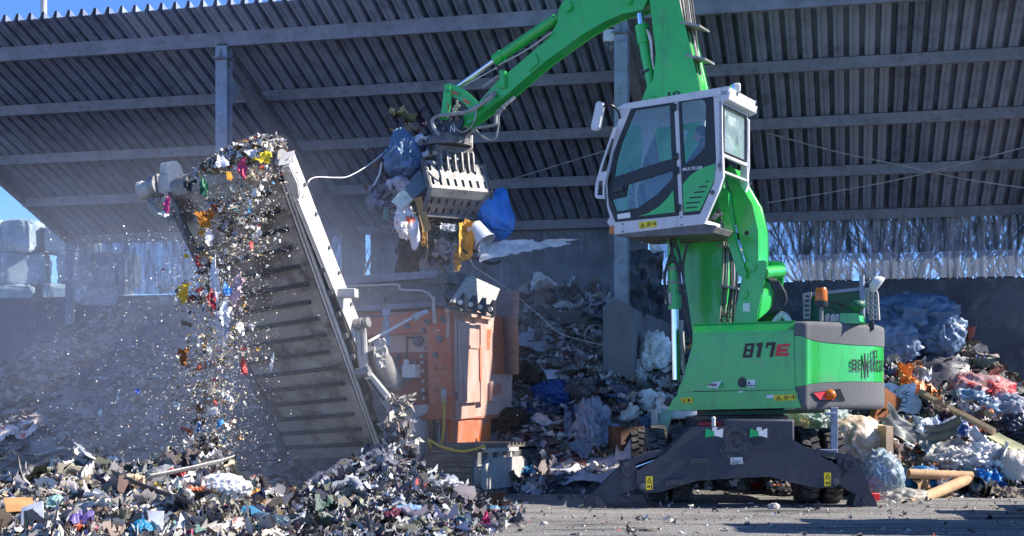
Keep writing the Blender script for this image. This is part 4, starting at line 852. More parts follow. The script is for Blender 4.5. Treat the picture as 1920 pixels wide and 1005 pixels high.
J=[(hp,.15,.17),(hp+D(-.02,0,.25),.145,.18),(sh,.12,.19),(sh+D(.03,0,.12),.06),(hdp+D(-.01,0,-.07),.07),
   (sh+D(.02,.2,-.02),.075),(sh+D(.18,.27,-.24),.055),(sh+D(.40,.24,-.22),.042),(sh+D(.02,-.2,-.02),.075),(sh+D(.18,-.27,-.24),.055),(sh+D(.40,-.24,-.22),.042),
   (hp+D(.12,.1,0),.10),(hp+D(.45,.13,.05),.08),(hp+D(.55,.13,-.33),.06),(hp+D(.12,-.1,0),.10),(hp+D(.45,-.13,.05),.08),(hp+D(.55,-.13,-.33),.06)]
E=[(0,1),(1,2),(2,3),(3,4),(2,5),(5,6),(6,7),(2,8),(8,9),(9,10),(0,11),(11,12),(12,13),(0,14),(14,15),(15,16)]
bo=skin_fig('body',J,E,dp,MT['shirt']); bo.parent=dp; ORG[bo.name]=ORG[dp.name]
m=M(); m.sphere(hdp,(.095,.085,.125),18,14)
m.sphere(hdp+D(.095,0,-.01),(.022,.016,.022),8,6)          # nose
for s in(-1,1): m.sphere(hdp+D(-.005,s*.085,-.005),(.022,.012,.034),8,6)
m.cyl(hdp+D(-.02,0,-.2),hdp+D(-.01,0,-.06),.05,n=12); m.sphere(hdp+D(.075,0,-.06),(.02,.03,.012),8,6)
for s in(-1,1):
    hc=sh+D(.45,s*.24,-.21); m.sphere(hc,(.05,.04,.03),10,7)
    for k in range(4): m.tube([hc+D(.03,(k-1.5)*.02,0),hc+D(.075-.006*abs(k-1.5),(k-1.5)*.022,-.005),hc+D(.085,(k-1.5)*.022,-.035)],.009,n=6,sub=3)
    m.tube([hc+D(.0,-s*.03,.01),hc+D(.03,-s*.055,.005),hc+D(.06,-s*.055,-.01)],.010,n=6,sub=3)
obj('head_and_hands',m,MT['skin'],dp)
m=M(); m.sphere(hdp+D(-.02,0,.03),(.10,.092,.108),18,12); obj('hair',m,MT['hair'],dp)
m=M()
for s in(-1,1): m.tube([sh+D(.14,s*.10,-.22),sh+D(.12,s*.12,-.02),sh+D(.0,s*.13,.08),sh+D(-.12,s*.12,.0),sh+D(-.16,s*.1,-.2)],.02,n=6)
obj('safety_straps',m,MT['vest'],dp)
# ---------------------------------------------------------------- orange tracked shredder with its discharge conveyor
shd=thing('waste_shredder','dusty orange tracked waste shredder with a steep pale discharge conveyor','shredder',(-1.2,22.3,0))
E0=P(843,0,22.0); aL=V((-.88,.47,0)).normalized(); bR=V((.47,.88,0)).normalized(); nL=-bR; nR=-aL
def PW(px,py,d,off):     # photo pixel on one of the shredder's two visible upright faces
    n=nL if d is aL else nR
    ox,oy=E0.x+n.x*off,E0.y+n.y*off; t=(px-CX)/F; k=(t*oy-ox)/(d.x-t*d.y); Y=oy+d.y*k
    return V((ox+d.x*k,Y,CH+(HY-py)/F*Y))
PLf=lambda x,y,o=0:PW(x,y,aL,o)
PRt=lambda x,y,o=0:PW(x,y,bR,o)
OR,PO,DS,PS=MT['orange'],MT['paleorange'],MT['dsteel'],MT['palesteel']
def pl(name,pts,f,o0,o1,mm,parent=None,bevel=.01,smooth=38):
    n=nL if f is PLf else nR
    m=M(); m.prism([f(x,y,o0) for x,y in pts],n*(o1-o0)); return obj(name,m,mm,parent or shd,bevel=bevel,smooth=smooth)
# hull
m=M(); m.prism([PLf(x,y,-.16) for x,y in((600,604),(842,582),(846,785),(600,792))],nL*-1.9); obj('hull',m,OR,shd)
m=M(); m.holed([PLf(*q,0) for q in((600,612),(832,578),(843,580),(847,786),(755,788),(600,794))],[[PLf(*q,0) for q in((640,632),(800,624),(805,760),(640,763))]],nL*-.14); obj('front_frame',m,OR,shd,smooth=0,bevel=.008)
pn=pl('recessed_panel',[(636,628),(803,620),(808,764),(636,766)],PLf,-.12,-.15,mat('rusty_orange_panel',(.34,.085,.035),.6,c2=(.26,.07,.035),sc=6,dirt=(.45,.30,.24),dsc=14,dlo=.55,dhi=.75,bump=.1))
for (x,y,r_) in((802,603,.05),(828,596,.03),(834,600,.05),(764,612,.05),(795,619,.035),(817,665,.045),(825,635,.06),(819,732,.022),(830,731,.022),(818,690,.02),(832,690,.02)):
    m=M(); c=PLf(x,y,0); m.cyl(c,c+nL*.03,r_,n=14); obj('bolt_head',m,DS,shd)
for (x,y,r_) in((795,652,.03),(793,668,.028),(794,680,.024),(795,696,.03),(796,715,.025),(796,731,.03),(793,738,.04),(797,747,.03),(765,712,.04),(752,690,.04),(779,678,.04),(773,708,.045),(755,717,.04)):
    m=M(); c=PLf(x,y,-.12); m.cyl(c,c+nL*.05,r_,n=12); obj('panel_bolt',m,PS if r_<.033 else DS,pn)
m=M(); c=PLf(786,640,-.12); m.lathe(c,nL,[(.09,0),(.09,.05),(.05,.07),(.05,.09),(0,.09)],18); obj('panel_valve',m,DS,pn)
m=M(); m.prism([PLf(x,y,.02) for x,y in((755,686),(777,685),(778,706),(755,706))],nL*-.14); m.box(PLf(762,681,-.05),(.09,.1,.12)); obj('white_gearbox',m,MT['whitesteel'],pn,bevel=.015)
m=M(); m.tube([PLf(763,630,-.1),PLf(763,655,-.1),PLf(763,680,-.1)],.012); m.tube([PLf(763,633,-.1),PLf(785,633,-.1),PLf(787,640,-.09)],.014); m.tube([PLf(749,665,-.1),PLf(742,680,-.06),PLf(746,700,-.08),PLf(757,708,-.1)],.03); obj('panel_pipe',m,MT['hose'],pn)
# hopper band above
pl('hopper_side',[(600,534),(830,514),(836,574),(600,590)],PLf,.02,-.5,DS)
pl('hopper_rim',[(600,523),(818,508),(818,519),(600,536)],PLf,.12,-.1,MT['beam'])
pl('hopper_rim',[(790,510),(832,508),(836,530),(800,532)],PLf,.10,-.3,DS)
pl('hopper_ledge',[(600,578),(836,566),(836,572),(600,586)],PLf,.07,-.02,MT['beam'])
m=M(); m.tube([PLf(650,536,.16),PLf(700,535,.16),PLf(745,534,.16),PLf(752,543,.16),PLf(790,545,.16),PLf(805,552,.16),PLf(812,563,.14)],.018,n=7); obj('hopper_pipe',m,PS,shd)
m=M(); m.tube([PLf(813,556,.12),PLf(814,585,.1),PLf(816,606,.06)],.03); obj('hopper_hose',m,PS,shd)
m=M(); c=PLf(719,561,.02); m.cyl(c,c+nL*.05,.045,n=14); obj('bolt_head',m,DS,shd)
# right flank
m=M(); m.prism([PRt(x,y,-.06) for x,y in((843,581),(926,594),(921,704),(960,702),(958,770),(880,782),(846,787))],nR*-1.2); obj('flank',m,PO,shd,bevel=.015)
pl('flank_corner_post',[(842,580),(856,582),(858,786),(846,787)],PRt,.0,-.06,PO)
dr_=pl('flank_door',[(859,604),(898,610),(899,752),(860,755)],PRt,.01,-.05,PO,bevel=.012)
pl('door_rib',[(859,646),(898,649),(898,653),(859,650)],PRt,.03,.0,PO,dr_,bevel=.006)
pl('door_rib',[(866,650),(870,650),(876,700),(876,752),(871,752),(870,700)],PRt,.025,.0,PO,dr_,bevel=.006)
pl('door_handle',[(852,736),(857,736),(857,748),(852,748)],PRt,.03,-.02,DS)
pl('flank_post',[(902,608),(912,609),(911,755),(902,757)],PRt,.02,-.06,PO)
pl('orange_strip',[(900,648),(902,650),(903,712),(901,712)],PRt,.03,-.02,OR)
pl('flank_top_rail',[(843,578),(926,592),(926,599),(843,587)],PRt,.03,-.06,PO)
d2=pl('small_door',[(922,716),(946,714),(946,744),(922,752)],PRt,.0,-.06,PO); pl('door_panel',[(924,722),(941,720),(941,738),(924,742)],PRt,.008,-.01,OR,d2,bevel=.003)
pl('flank_patch',[(909,618),(920,619),(918,655),(909,655)],PRt,.0,-.05,OR)
# curved grey wing of the hopper
m=M()
def wing(a,b_):
    x=922+52*a-3*(1-b_)*(a<.01); y=545+ (157)*b_; q=P(x,y,24.4-1.0*a); bul=math.sin(math.pi*b_)*.10+(.05 if int(b_*3.99)%2 else 0)
    return q+V((-.3,-.9,0))*bul*(.5+.5*math.sin(math.pi*a))
m.grid(wing,10,24); wv=m
for i in range(len(m.v)): pass
n0=len(m.v); m.v+= [q+V((-.02,.30,0)) for q in m.v]; m.f+=[[i+n0 for i in f][::-1] for f in m.f]
edge=[i for i in range(11)]+[11*j+10 for j in range(1,25)]+[11*24+i for i in range(9,-1,-1)]+[11*j for j in range(23,0,-1)]
m.f+=[(edge[i],edge[(i+1)%len(edge)],edge[(i+1)%len(edge)]+n0,edge[i]+n0)[::-1] for i in range(len(edge))]
obj('hopper_wing',m,mat('grey_wing_steel',(.19,.20,.22),.75,c2=(.15,.158,.17),sc=3,dirt=(.10,.105,.11),dsc=5,stretch=(.5,.5,3),bump=.2),shd,smooth=60)
# comb plate with teeth
tlq,trq,brq,blq=P(882,517,22.4),P(937,542,23.4),P(926,570,23.1),P(850,566,21.75)
m=M(); m.prism([tlq,trq,brq,blq],(trq-tlq).cross(blq-tlq).normalized()*-.06 if (trq-tlq).cross(blq-tlq).y<0 else (trq-tlq).cross(blq-tlq).normalized()*.06)
cmb=obj('comb_plate',m,mat('weathered_pale_plate',(.50,.485,.455),.75,c2=(.36,.35,.33),sc=5,dirt=(.20,.19,.18),dsc=7,dlo=.52,dhi=.7,bump=.2,stretch=(.6,.6,6)),shd,bevel=.008)
m=M(); m.prism([P(853,507,22.7),tlq+V((0,.02,0)),blq+V((0,.02,0)),P(829,553,22.0)],V((.02,.10,0))); obj('comb_side_plate',m,mat('dark_weathered_plate',(.14,.135,.135),.8,c2=(.08,.08,.085),sc=6,bump=.2,stretch=(6,.6,6)),shd,bevel=.008)
m=M(); q0,q1=P(832,566,21.7),P(924,582,22.95)
for i in range(4):
    x=868+19.0*i-1*(i>1); y=549+4.3*i; Y=21.75+.36*i
    m2=M(); m2.prism([P(x,y,Y-.08),P(x-13,y+21,Y-.12),P(x+1,y+31,Y-.12)],V((.05,.10,0))); th=obj('comb_tooth',m2,K_,shd,bevel=.005)
    m2=M(); c=P(x-4,y+18,Y-.13); m2.cyl(c,c+V((-.012,-.03,0)),.04,n=12); obj('tooth_bolt',m2,MT['whitesteel'],th)
m=M(); m.tube([P(828,555,21.7),P(832,572,21.65),P(850,578,21.6),P(924,594,22.8)],.022); obj('comb_edge_bar',m,DS,shd)
pl('upper_plinth',[(846,568),(925,582),(926,596),(843,582)],PRt,-.02,-.4,PO)
# narrow lower hull, bright orange inside
m=M(); m.prism([PLf(x,y,-.22) for x,y in((785,786),(846,785),(846,856),(788,862))],nL*-1.3); obj('lower_hull',m,MT['hotorange'],shd)
m=M(); m.prism([PRt(x,y,-.1) for x,y in((850,784),(930,778),(905,800),(890,838),(862,846),(852,848))],nR*-.5); obj('lower_flank',m,OR,shd,bevel=.01)
for x in(793,805,818,829):
    pl('lower_rib',[(x,787),(x+5,787),(x+6,825),(x+12,845),(x+4,856),(x,840)],PLf,-.12,-.22,OR if x!=818 else PS,bevel=.005)
pl('support_leg',[(752,790),(768,776),(785,790),(787,862),(756,868)],PLf,.16,-.1,PS)
pl('leg_lug',[(762,800),(772,797),(775,812),(765,818)],PLf,.22,.1,PS)
pl('lower_bracket',[(738,762),(800,760),(800,772),(770,790),(745,800)],PLf,.06,-.12,PS)
for i,(pts) in enumerate(([(832,745),(833,770),(832,800),(829,830),(826,856)],[(802,823),(830,838),(868,846),(905,838),(911,838)],[(803,828),(812,845),(815,858)])):
    m=M(); m.tube([PLf(x,y,.1) for x,y in pts] if i!=1 else [P(x,y,21.3) for x,y in pts],.022,n=7); obj('yellow_cable',m,MT['wireb'],shd)
for x in(812,820):
    m=M(); m.tube([PLf(x,792,.04),PLf(x-3,820,.05),PLf(x+3,850,.05)],.03,n=7); obj('dark_hose',m,MT['hose'],shd)
m=M(); c=PLf(832,742,.02); m.cyl(c+UP*.1,c-UP*.1,.045,n=12); obj('cable_gland',m,PS,shd)
# crawler tracks
T0=V((P(885,0,21.3).x,21.3,0)); TW=.80; TL=2.5; TR=.36
def track(org,name='crawler_track'):
    def tp(b_,a_,z): return org+bR*b_+aL*a_+UP*z
    loop=[];n=14
    for i in range(n+1): th=math.pi/2+math.pi*i/n; loop.append((TR+TR*math.cos(th),TR+.02+TR*math.sin(th)))
    k=14
    for i in range(1,k): loop.append((TR+(TL-2*TR)*i/k,.02))
    for i in range(n+1): th=-math.pi/2+math.pi*i/n; loop.append((TL-TR+TR*math.cos(th),TR+.02+TR*math.sin(th)))
    for i in range(1,k): loop.append((TL-TR-(TL-2*TR)*i/k,2*TR+.02))
    m=M(); L_=len(loop)
    for i in range(L_):
        (x,z),(x2,z2)=loop[i],loop[(i+1)%L_]; d=V((x2-x,z2-z)); nrm=V((d.y,-d.x)).normalized() if d.length else V((0,1))
        c=V((TL/2,TR)); mid=V(((x+x2)/2,(z+z2)/2)); 
        if nrm.dot(mid-c)<0: nrm=-nrm
        q=[(x+d.x*.04,z+d.y*.04),(x+d.x*.96,z+d.y*.96)]
        a0,a1=q[0],q[1]; o1=(a1[0]+nrm.x*.035,a1[1]+nrm.y*.035); o0=(a0[0]+nrm.x*.035,a0[1]+nrm.y*.035)
        gx=(a0[0]+d.x*.3+nrm.x*.075,a0[1]+d.y*.3+nrm.y*.075); gy=(a0[0]+d.x*.12+nrm.x*.075,a0[1]+d.y*.12+nrm.y*.075)
        g0=(a0[0]+d.x*.36+nrm.x*.035,a0[1]+d.y*.36+nrm.y*.035)
        m.prism([tp(x_,0,z_) for x_,z_ in(a0,a1,o1,g0,gx,gy,o0)],aL*TW)
    t=obj(name,m,mat('dusty_track_pads',(.13,.115,.105),.85,c2=(.21,.19,.175),sc=5,bump=.3) if name+'_m' not in MT else MT[name+'_m'],shd,smooth=0)
    m=M(); out=[(TR*math.cos(a_)*.86+TR,TR*math.sin(a_)*.86+TR+.02) for a_ in[math.pi/2+math.pi*i/10 for i in range(11)]]+[(TL-TR+TR*.86*math.cos(a_),TR+.02+TR*.86*math.sin(a_)) for a_ in[-math.pi/2+math.pi*i/10 for i in range(11)]]
    m.prism([tp(x,.06,z) for x,z in out],aL*(TW-.12)); obj('track_frame',m,DS,t)
    m=M(); m.prism([tp(x,-.07,z) for x,z in((.18,.20),(.25,.14),(1.5,.14),(1.56,.2),(1.56,.50),(1.5,.56),(.55,.56),(.5,.50),(.18,.46))],aL*.14); obj('track_guard',m,MT['whitesteel'] if False else PS,t,bevel=.03)
    m=M()
    for i in range(8): x=.2+.2*i; m.prism([tp(x+a_,-.01,z) for a_,z in((0,.02),(.07,.02),(.055,.13),(.015,.13))],aL*.1)
    obj('roller_teeth',m,PS,t)
    m=M(); m.prism([tp(x,-.02,z) for x,z in((.45,.74),(1.5,.74),(1.5,.68),(.45,.68))],aL*.1)
    for x in(.6,.9,1.25): m.prism([tp(x,0,.55),tp(x+.06,0,.55),tp(x+.06,0,.7),tp(x,0,.7)],aL*.08)
    obj('carrier_rail',m,PS,t)
track(T0); track(T0+aL*2.2+bR*.0)
# ---------------------------------------------------------------- discharge conveyor
RH,LH,RF,LF=P(518,326,18.2),P(331,376,18.85),P(706,850,21.3),P(545,856,21.95)
cn=((RF-RH).cross(LH-RH)).normalized(); cn=-cn if cn.y>0 else cn
def CB(s,t,n=0): a=LH.lerp(RH,s); b_=LF.lerp(RF,s); return a.lerp(b_,t)+cn*n
m=M(); m.grid(lambda a,b_:CB(a,b_*1.02-.01,.012*math.sin(b_*40)*math.sin(math.pi*a)),8,40)
n0=len(m.v); m.grid(lambda a,b_:CB(a,1.01-b_*1.02,-.36),8,40)
drum_c=lambda s:CB(s,-.012,-.18)
up=(CB(.5,0)-CB(.5,1)).normalized()
m.grid(lambda a,b_:drum_c(a)+ (cn*math.cos(math.pi*b_)+up*math.sin(math.pi*b_))*.185,8,12)
cb=obj('conveyor_belt',m,MT['belt'],shd,smooth=60)
for i in range(16):
    t=.045+i*.0605; e=.90+.02*(i%3)
    m=M(); a,b_=CB(.02 if i>1 else .3,t,.02),CB(e,t,.02); d=(CB(.5,t+.01)-CB(.5,t)).normalized()
    m.prism([a-d*.03,a+d*.03,a+d*.012+cn*.055,a-d*.012+cn*.055],b_-a); obj('belt_cleat',m,MT['cleat'],cb,bevel=.004)
# drum, head plates, drive
m=M(); m.cyl(drum_c(-.02),drum_c(1.05),.165,n=28); obj('head_drum',m,MT['steel'],shd)
ca=(CB(1,0)-CB(0,0)).normalized()
m=M(); c=P(309,344,18.95); m.prism([P(*q,18.9) for q in((301,329),(308,325),(317,326),(322,340),(320,360),(312,364),(301,361))],ca*.14); hp_=obj('head_plate',m,PS,shd,bevel=.02)
m=M(); m.prism([P(*q,18.9) for q in((300,309),(303,307),(319,305),(328,313),(337,334),(330,330),(318,326),(300,328))],ca*.10); obj('head_cover',m,PS,shd,bevel=.015)
m=M(); m.cyl(P(265,358,19.1),P(297,350,19.0),.115,n=22); m.cyl(P(262,358.6,19.12),P(272,356,19.1),.13,n=22); obj('drive_motor',m,PS,shd,bevel=.01)
m=M(); m.cyl(P(288,350,19.0),P(300,347,18.95),.16,n=24); obj('motor_flange',m,MT['steel'],shd,bevel=.01)
for pts in([(280,370),(285,385),(297,398),(322,408),(330,416)],[(284,370),(288,378),(296,378),(300,366)],[(277,372),(284,392),(296,404),(318,414)]):
    m=M(); m.tube([P(*q,19.0) for q in pts],.03,n=8); obj('motor_hose',m,MT['palehose'],shd)
m=M(); pts=[(318,360),(330,385),(340,420),(352,450)]; m.tube([P(x,y,18.9) for x,y in pts],.035,n=8); obj('frame_arm',m,DS,shd)
# left side frame, right channel and white rail
def strip(name,s0,s1,t0,t1,n0_,n1_,mm,bevel=.008,parent=None):
    m=M(); m.prism([CB(s0,t0,n0_),CB(s1,t0,n0_),CB(s1,t1,n0_),CB(s0,t1,n0_)],cn*(n1_-n0_)); return obj(name,m,mm,parent or shd,bevel=bevel)
strip('left_side_frame',-.10,-.03,.02,1,-.02,-.34,DS)
strip('belt_edge_strip',1.02,1.035,.03,.99,.02,-.02,MT['whitesteel'],.003); strip('belt_edge_strip',1.055,1.07,.03,.99,.02,-.02,MT['whitesteel'],.003)
strip('edge_channel',1.0,1.08,.02,1,-.03,-.12,K_)
strip('dark_channel',1.075,1.125,.04,.99,-.05,-.12,MT['cleat'])
for i in range(12):
    t=.08+i*.077; strip('roller_bracket',1.08,1.125,t,t+.014,.0,-.05,DS,.004)
A_pts=[P(551,285,18.15),P(566,325,18.38),P(608,440,19.1),P(648,540,19.8),P(684,628,20.4)]
hgt=.36
m=M(); 
m.prism([A_pts[0],A_pts[-1],A_pts[-1]+cn*(hgt*.5-.015),A_pts[0]+cn*(hgt*.5-.015)],-ca*.05); rl_=obj('side_rail',m,MT['whitesteel'],shd,bevel=.006)
m=M(); m.prism([A_pts[0]+cn*(hgt*.5+.005)+(A_pts[-1]-A_pts[0])*.012,A_pts[-1]+cn*(hgt*.5+.005),A_pts[-1]+cn*hgt*.92,A_pts[0]+cn*hgt+(A_pts[-1]-A_pts[0])*.012],-ca*.06); obj('side_rail',m,MT['whitesteel'],shd,bevel=.006)
m=M(); m.prism([A_pts[0]+up*.01,A_pts[0]+cn*.2+up*.02,A_pts[0]+cn*.2-ca*.22+up*.02,A_pts[0]-ca*.22+up*.01],-up*.03); m.prism([P(522,309,17.95),P(528,290,18.05),P(550,286,18.1),P(548,309,17.95)],-cn*.06); obj('rail_end_cap',m,PS,shd,bevel=.01)
m=M(); q=A_pts[0]+cn*hgt; m.prism([P(528,316,17.85),P(541,312,17.85),P(556,345,18.05),P(560,372,18.2),P(548,366,18.2),P(536,340,18.0)],-cn*.05); obj('rail_guide',m,PS,shd,bevel=.008)
m=M(); c=P(652,550,19.55); m.box(c,(.26,.22,.13),Matrix.Rotation(R(-8),3,'Z')); obj('rail_bracket',m,PS,shd,bevel=.012)
for t_ in(.15,.3,.48,.62,.8):
    m=M(); c=A_pts[0].lerp(A_pts[-1],t_)+cn*.06; m.cyl(c,c+ca*.03,.028,n=10); obj('rail_bolt',m,DS,rl_)
# pivot links, ram, struts at the foot
for dx in(0,10):
    m=M(); m.tube([P(669+dx,605,20.1-dx*.01),P(672+dx,630,20.1),P(674+dx,665,20.15),P(682+dx*.6,697,20.2)],.045,n=8); obj('pivot_strap',m,PS,shd)
for x,y in((668,607),(680,606),(681,698)):
    m=M(); c=P(x,y,20.0); m.cyl(c-ca*.1,c+ca*.1,.075,n=16); obj('pivot_pin',m,MT['steel'],shd)
m=M(); a,b_=P(703,652,20.35),P(736,722,20.6); m.cyl(a,b_,.165,n=26); tk=obj('air_cylinder',m,mat('grey_dusty_cylinder',(.27,.255,.235),.75,c2=(.2,.19,.18),sc=5,bump=.25),shd,smooth=40)
m=M(); d=(b_-a).normalized(); m.pipe(a-d*.03,a+d*.05,.175,.15,26); m.cyl(b_-d*.04,b_+d*.03,.172,n=26); obj('cylinder_rim',m,DS,tk)
m=M()
for i in range(7): m.box(P(699+rk.uniform(0,22),646+rk.uniform(0,22),20.2+rk.uniform(-.1,.1)),(rk.uniform(.05,.14),.08,rk.uniform(.04,.1)),Matrix.Rotation(rk.uniform(0,3),3,'Y'))
obj('valve_fittings',m,DS,shd,bevel=.006)
m=M(); m.cyl(P(724,602,21),P(724,650,21),.055,n=14); m.cyl(P(724,588,21),P(724,605,21),.025,n=10); obj('strut_ram',m,MT['colm'],shd)
m=M(); m.box(P(724,586,21),(.12,.1,.1)); obj('strut_clevis',m,MT['colm'],shd,bevel=.01)
m=M(); m.cyl(P(690,641,20.4),P(776,594,21.2),.022,n=8); obj('stay_rod',m,MT['whitesteel'],shd)
m=M(); m.cyl(P(774,595,21.2),P(800,584,21.4),.04,n=10); m.cyl(P(774,598,21.15),P(784,591,21.2),.055,n=10); obj('stay_clamp',m,PS,shd)
m=M(); m.prism([P(*q,20.15) for q in((676,697),(688,694),(726,740),(730,752),(718,750),(700,728))],V((.03,.12,0))); obj('foot_arm',m,PS,shd,bevel=.01)
m=M(); m.prism([P(*q,20.12) for q in((688,712),(694,710),(722,748),(718,752))],V((.0,.06,0))); obj('arm_slot',m,K_,shd)
m=M(); m.cyl(P(720,742,20.2),P(742,782,20.3),.075,n=14); obj('foot_ram',m,PS,shd)
m=M(); m.prism([P(*q,20.5) for q in((700,720),(716,760),(738,800),(752,840),(735,850),(716,800),(700,760))],V((.05,.3,0))); m.prism([P(*q,20.4) for q in((742,775),(760,800),(764,850),(750,855))],V((.05,.2,0))); obj('foot_frame',m,DS,shd,bevel=.01)
# ---------------------------------------------------------------- heaps of waste
class Heap:
    def __init__(s,Yc,df,db,prof,seed=0,rough=.12,step=.09,pf=1.25,fine=.05):
        px=np.array([p[0] for p in prof],float); zz=np.array([max(0,CH+(HY-p[1])/F*Yc) for p in prof]); xx=(px-CX)/F*Yc
        s.x0,s.x1,s.y0,s.y1=xx[0],xx[-1],Yc-df,Yc+db; s.Yc=Yc
        s.nx=int((s.x1-s.x0)/step)+2; s.ny=int((s.y1-s.y0)/step)+2
        X=np.linspace(s.x0,s.x1,s.nx); Y=np.linspace(s.y0,s.y1,s.ny); zt=np.interp(X,xx,zz)
        dy=np.where(Y<Yc,(Yc-Y)/df,(Y-Yc)/db); fall=np.clip(1-dy**pf,0,1)
        Z=fall[:,None]*zt[None,:]
        nz=np.array([[noise.noise(V((x*1.1,y*1.1,seed)))+.5*noise.noise(V((x*2.7,y*2.7,seed+5)))+.3*noise.noise(V((x*7,y*7,seed+9))) for x in X] for y in Y])
        s.Z=Z+nz*rough*np.clip(Z*2.5,0,1)-.03; s.X=X; s.Y=Y
    def z(s,x,y):
        x=np.asarray(x,float);y=np.asarray(y,float)
        fx=np.clip((x-s.x0)/(s.x1-s.x0)*(s.nx-1),0,s.nx-1.001); fy=np.clip((y-s.y0)/(s.y1-s.y0)*(s.ny-1),0,s.ny-1.001)
        i=fx.astype(int);j=fy.astype(int);a=fx-i;b=fy-j
        r=s.Z[j,i]*(1-a)*(1-b)+s.Z[j,i+1]*a*(1-b)+s.Z[j+1,i]*(1-a)*b+s.Z[j+1,i+1]*a*b
        out=(x<s.x0)|(x>s.x1)|(y<s.y0)|(y>s.y1)
        return np.where(out,-.05,r)
    def base(s):
        XX,YY=np.meshgrid(s.X,s.Y); v=np.stack([XX.ravel(),YY.ravel(),s.Z.ravel()],1)
        idx=np.arange(s.nx*s.ny).reshape(s.ny,s.nx); q=np.stack([idx[:-1,:-1],idx[:-1,1:],idx[1:,1:],idx[1:,:-1]],-1).reshape(-1,4)
        return v,q
def rquat(n,tilt):
    yaw=rng.uniform(0,2*np.pi,n); ax=rng.uniform(0,2*np.pi,n); t=np.abs(rng.normal(0,tilt,n))
    cy,sy=np.cos(yaw),np.sin(yaw); Rz=np.zeros((n,3,3)); Rz[:,0,0]=cy;Rz[:,0,1]=-sy;Rz[:,1,0]=sy;Rz[:,1,1]=cy;Rz[:,2,2]=1
    kx,ky=np.cos(ax),np.sin(ax); c,s_=np.cos(t),np.sin(t); C=1-c; Rt=np.zeros((n,3,3))
    Rt[:,0,0]=c+kx*kx*C;Rt[:,0,1]=kx*ky*C;Rt[:,0,2]=ky*s_;Rt[:,1,0]=kx*ky*C;Rt[:,1,1]=c+ky*ky*C;Rt[:,1,2]=-kx*s_;Rt[:,2,0]=-ky*s_;Rt[:,2,1]=kx*s_;Rt[:,2,2]=c
    return Rt@Rz
def flakes(cent,size,cols,g=2,crum=.28,tilt=.7,aspect=(.35,1.0),thick=0):
    n=len(cent); k=g+1; u=np.linspace(-.5,.5,k); U,W_=np.meshgrid(u,u); U=U.ravel();W_=W_.ravel(); m=len(U)
    if g>=3: a_,b_=2*U,2*W_; U,W_=a_*np.sqrt(1-b_*b_/2.4)*.5,b_*np.sqrt(1-a_*a_/2.4)*.5
    asp=rng.uniform(*aspect,n)
    jt=.13 if g<3 else .085*4/g
    x=U[None]*size[:,None]+rng.normal(0,jt,(n,m))*size[:,None]; y=W_[None]*(size*asp)[:,None]+rng.normal(0,jt,(n,m))*(size*asp)[:,None]
    a,b,c=[rng.normal(0,1.6,n)[:,None] for _ in range(3)]
    z=(a*U*U+b*W_*W_+c*U*W_)*size[:,None]*crum*1.6+rng.normal(0,crum*.45,(n,m))*size[:,None]*.6
    pts=np.stack([x,y,z],-1); pts=np.einsum('nij,nmj->nmi',rquat(n,tilt),pts)+cent[:,None,:]
    idx=np.arange(k*k).reshape(k,k); q=np.stack([idx[:-1,:-1],idx[:-1,1:],idx[1:,1:],idx[1:,:-1]],-1).reshape(-1,4)
    quads=(q[None]+(np.arange(n)*m)[:,None,None]).reshape(-1,4); cc=np.repeat(cols[:,None,:],m,1).reshape(-1,3)
    return pts.reshape(-1,3),quads,cc
def pal(n,table):
    w=np.array([t[0] for t in table],float); i=rng.choice(len(table),n,p=w/w.sum()); c=np.array([srgb(*t[1]) for t in table])[i]
    dm=rng.uniform(0,1,(n,1))**1.8*.4; c=c*(1-dm)+np.array([.20,.18,.165])*dm
    return np.clip(c*rng.uniform(.6,1.25,(n,1))+rng.normal(0,.012,(n,3)),.004,.86)
def join(parts):
    vs,qs,cs=[],[],[];o=0
    for v,q,c in parts: vs.append(v);qs.append(q+o);cs.append(c);o+=len(v)
    return np.concatenate(vs),np.concatenate(qs),np.concatenate(cs)
SCRAP=mat('shredded_plastic_and_paper',(.5,.5,.5),.55,attr=True,spec=.5)
DULL=mat('dusty_rubble',(.5,.5,.5),.9,attr=True,c2=(.17,.155,.145),sc=9,lo=.45,hi=.75)
def scatter(h,n,smin,smax,table,dull=False,pw=2.2,crum=.28,tilt=.75,g=2,xr=None,yr=None,lift=.02,minz=-.02,asp=(.35,1.0)):
    x=rng.uniform(*(xr or (h.x0,h.x1)),n); y=rng.uniform(*(yr or (h.y0,h.Yc+.35*(h.y1-h.Yc))),n); z=h.z(x,y); k=z>minz; x,y,z=x[k],y[k],z[k]; n=len(x)
    s=smin+(smax-smin)*rng.uniform(0,1,n)**pw
    c=np.stack([x,y,np.maximum(z,0.0)+lift+s*rng.uniform(0,.18,n)],1)
    return flakes(c,s,pal(n,table),g,crum,tilt,asp)
def base_part(h,c0,c1,sc=3.0):
    v,q=h.base(); t=np.array([noise.noise(V((a*sc,b*sc,c*sc)))*.5+.5 for a,b,c in v]); c=np.array(c0)[None]*(1-t[:,None])+np.array(c1)[None]*t[:,None]
    return v,q,c
HA=Heap(17.2,3.4,2.2,[(-120,900),(-60,895),(30,915),(90,890),(150,872),(220,885),(290,868),(335,880),(375,862),(430,885),(480,905),(520,930),(570,962),(620,985)],1,.16)
HB=Heap(18.4,3.4,1.5,[(480,975),(540,965),(590,925),(630,890),(662,862),(705,850),(750,860),(800,890),(850,918),(900,942),(950,958),(1000,975)],2,.15)
HCh=Heap(29.0,5.5,5,[(-140,790),(-60,770),(0,715),(60,668),(130,615),(200,580),(300,562),(400,575),(500,630),(600,690),(700,790),(760,880)],3,.30,.14)
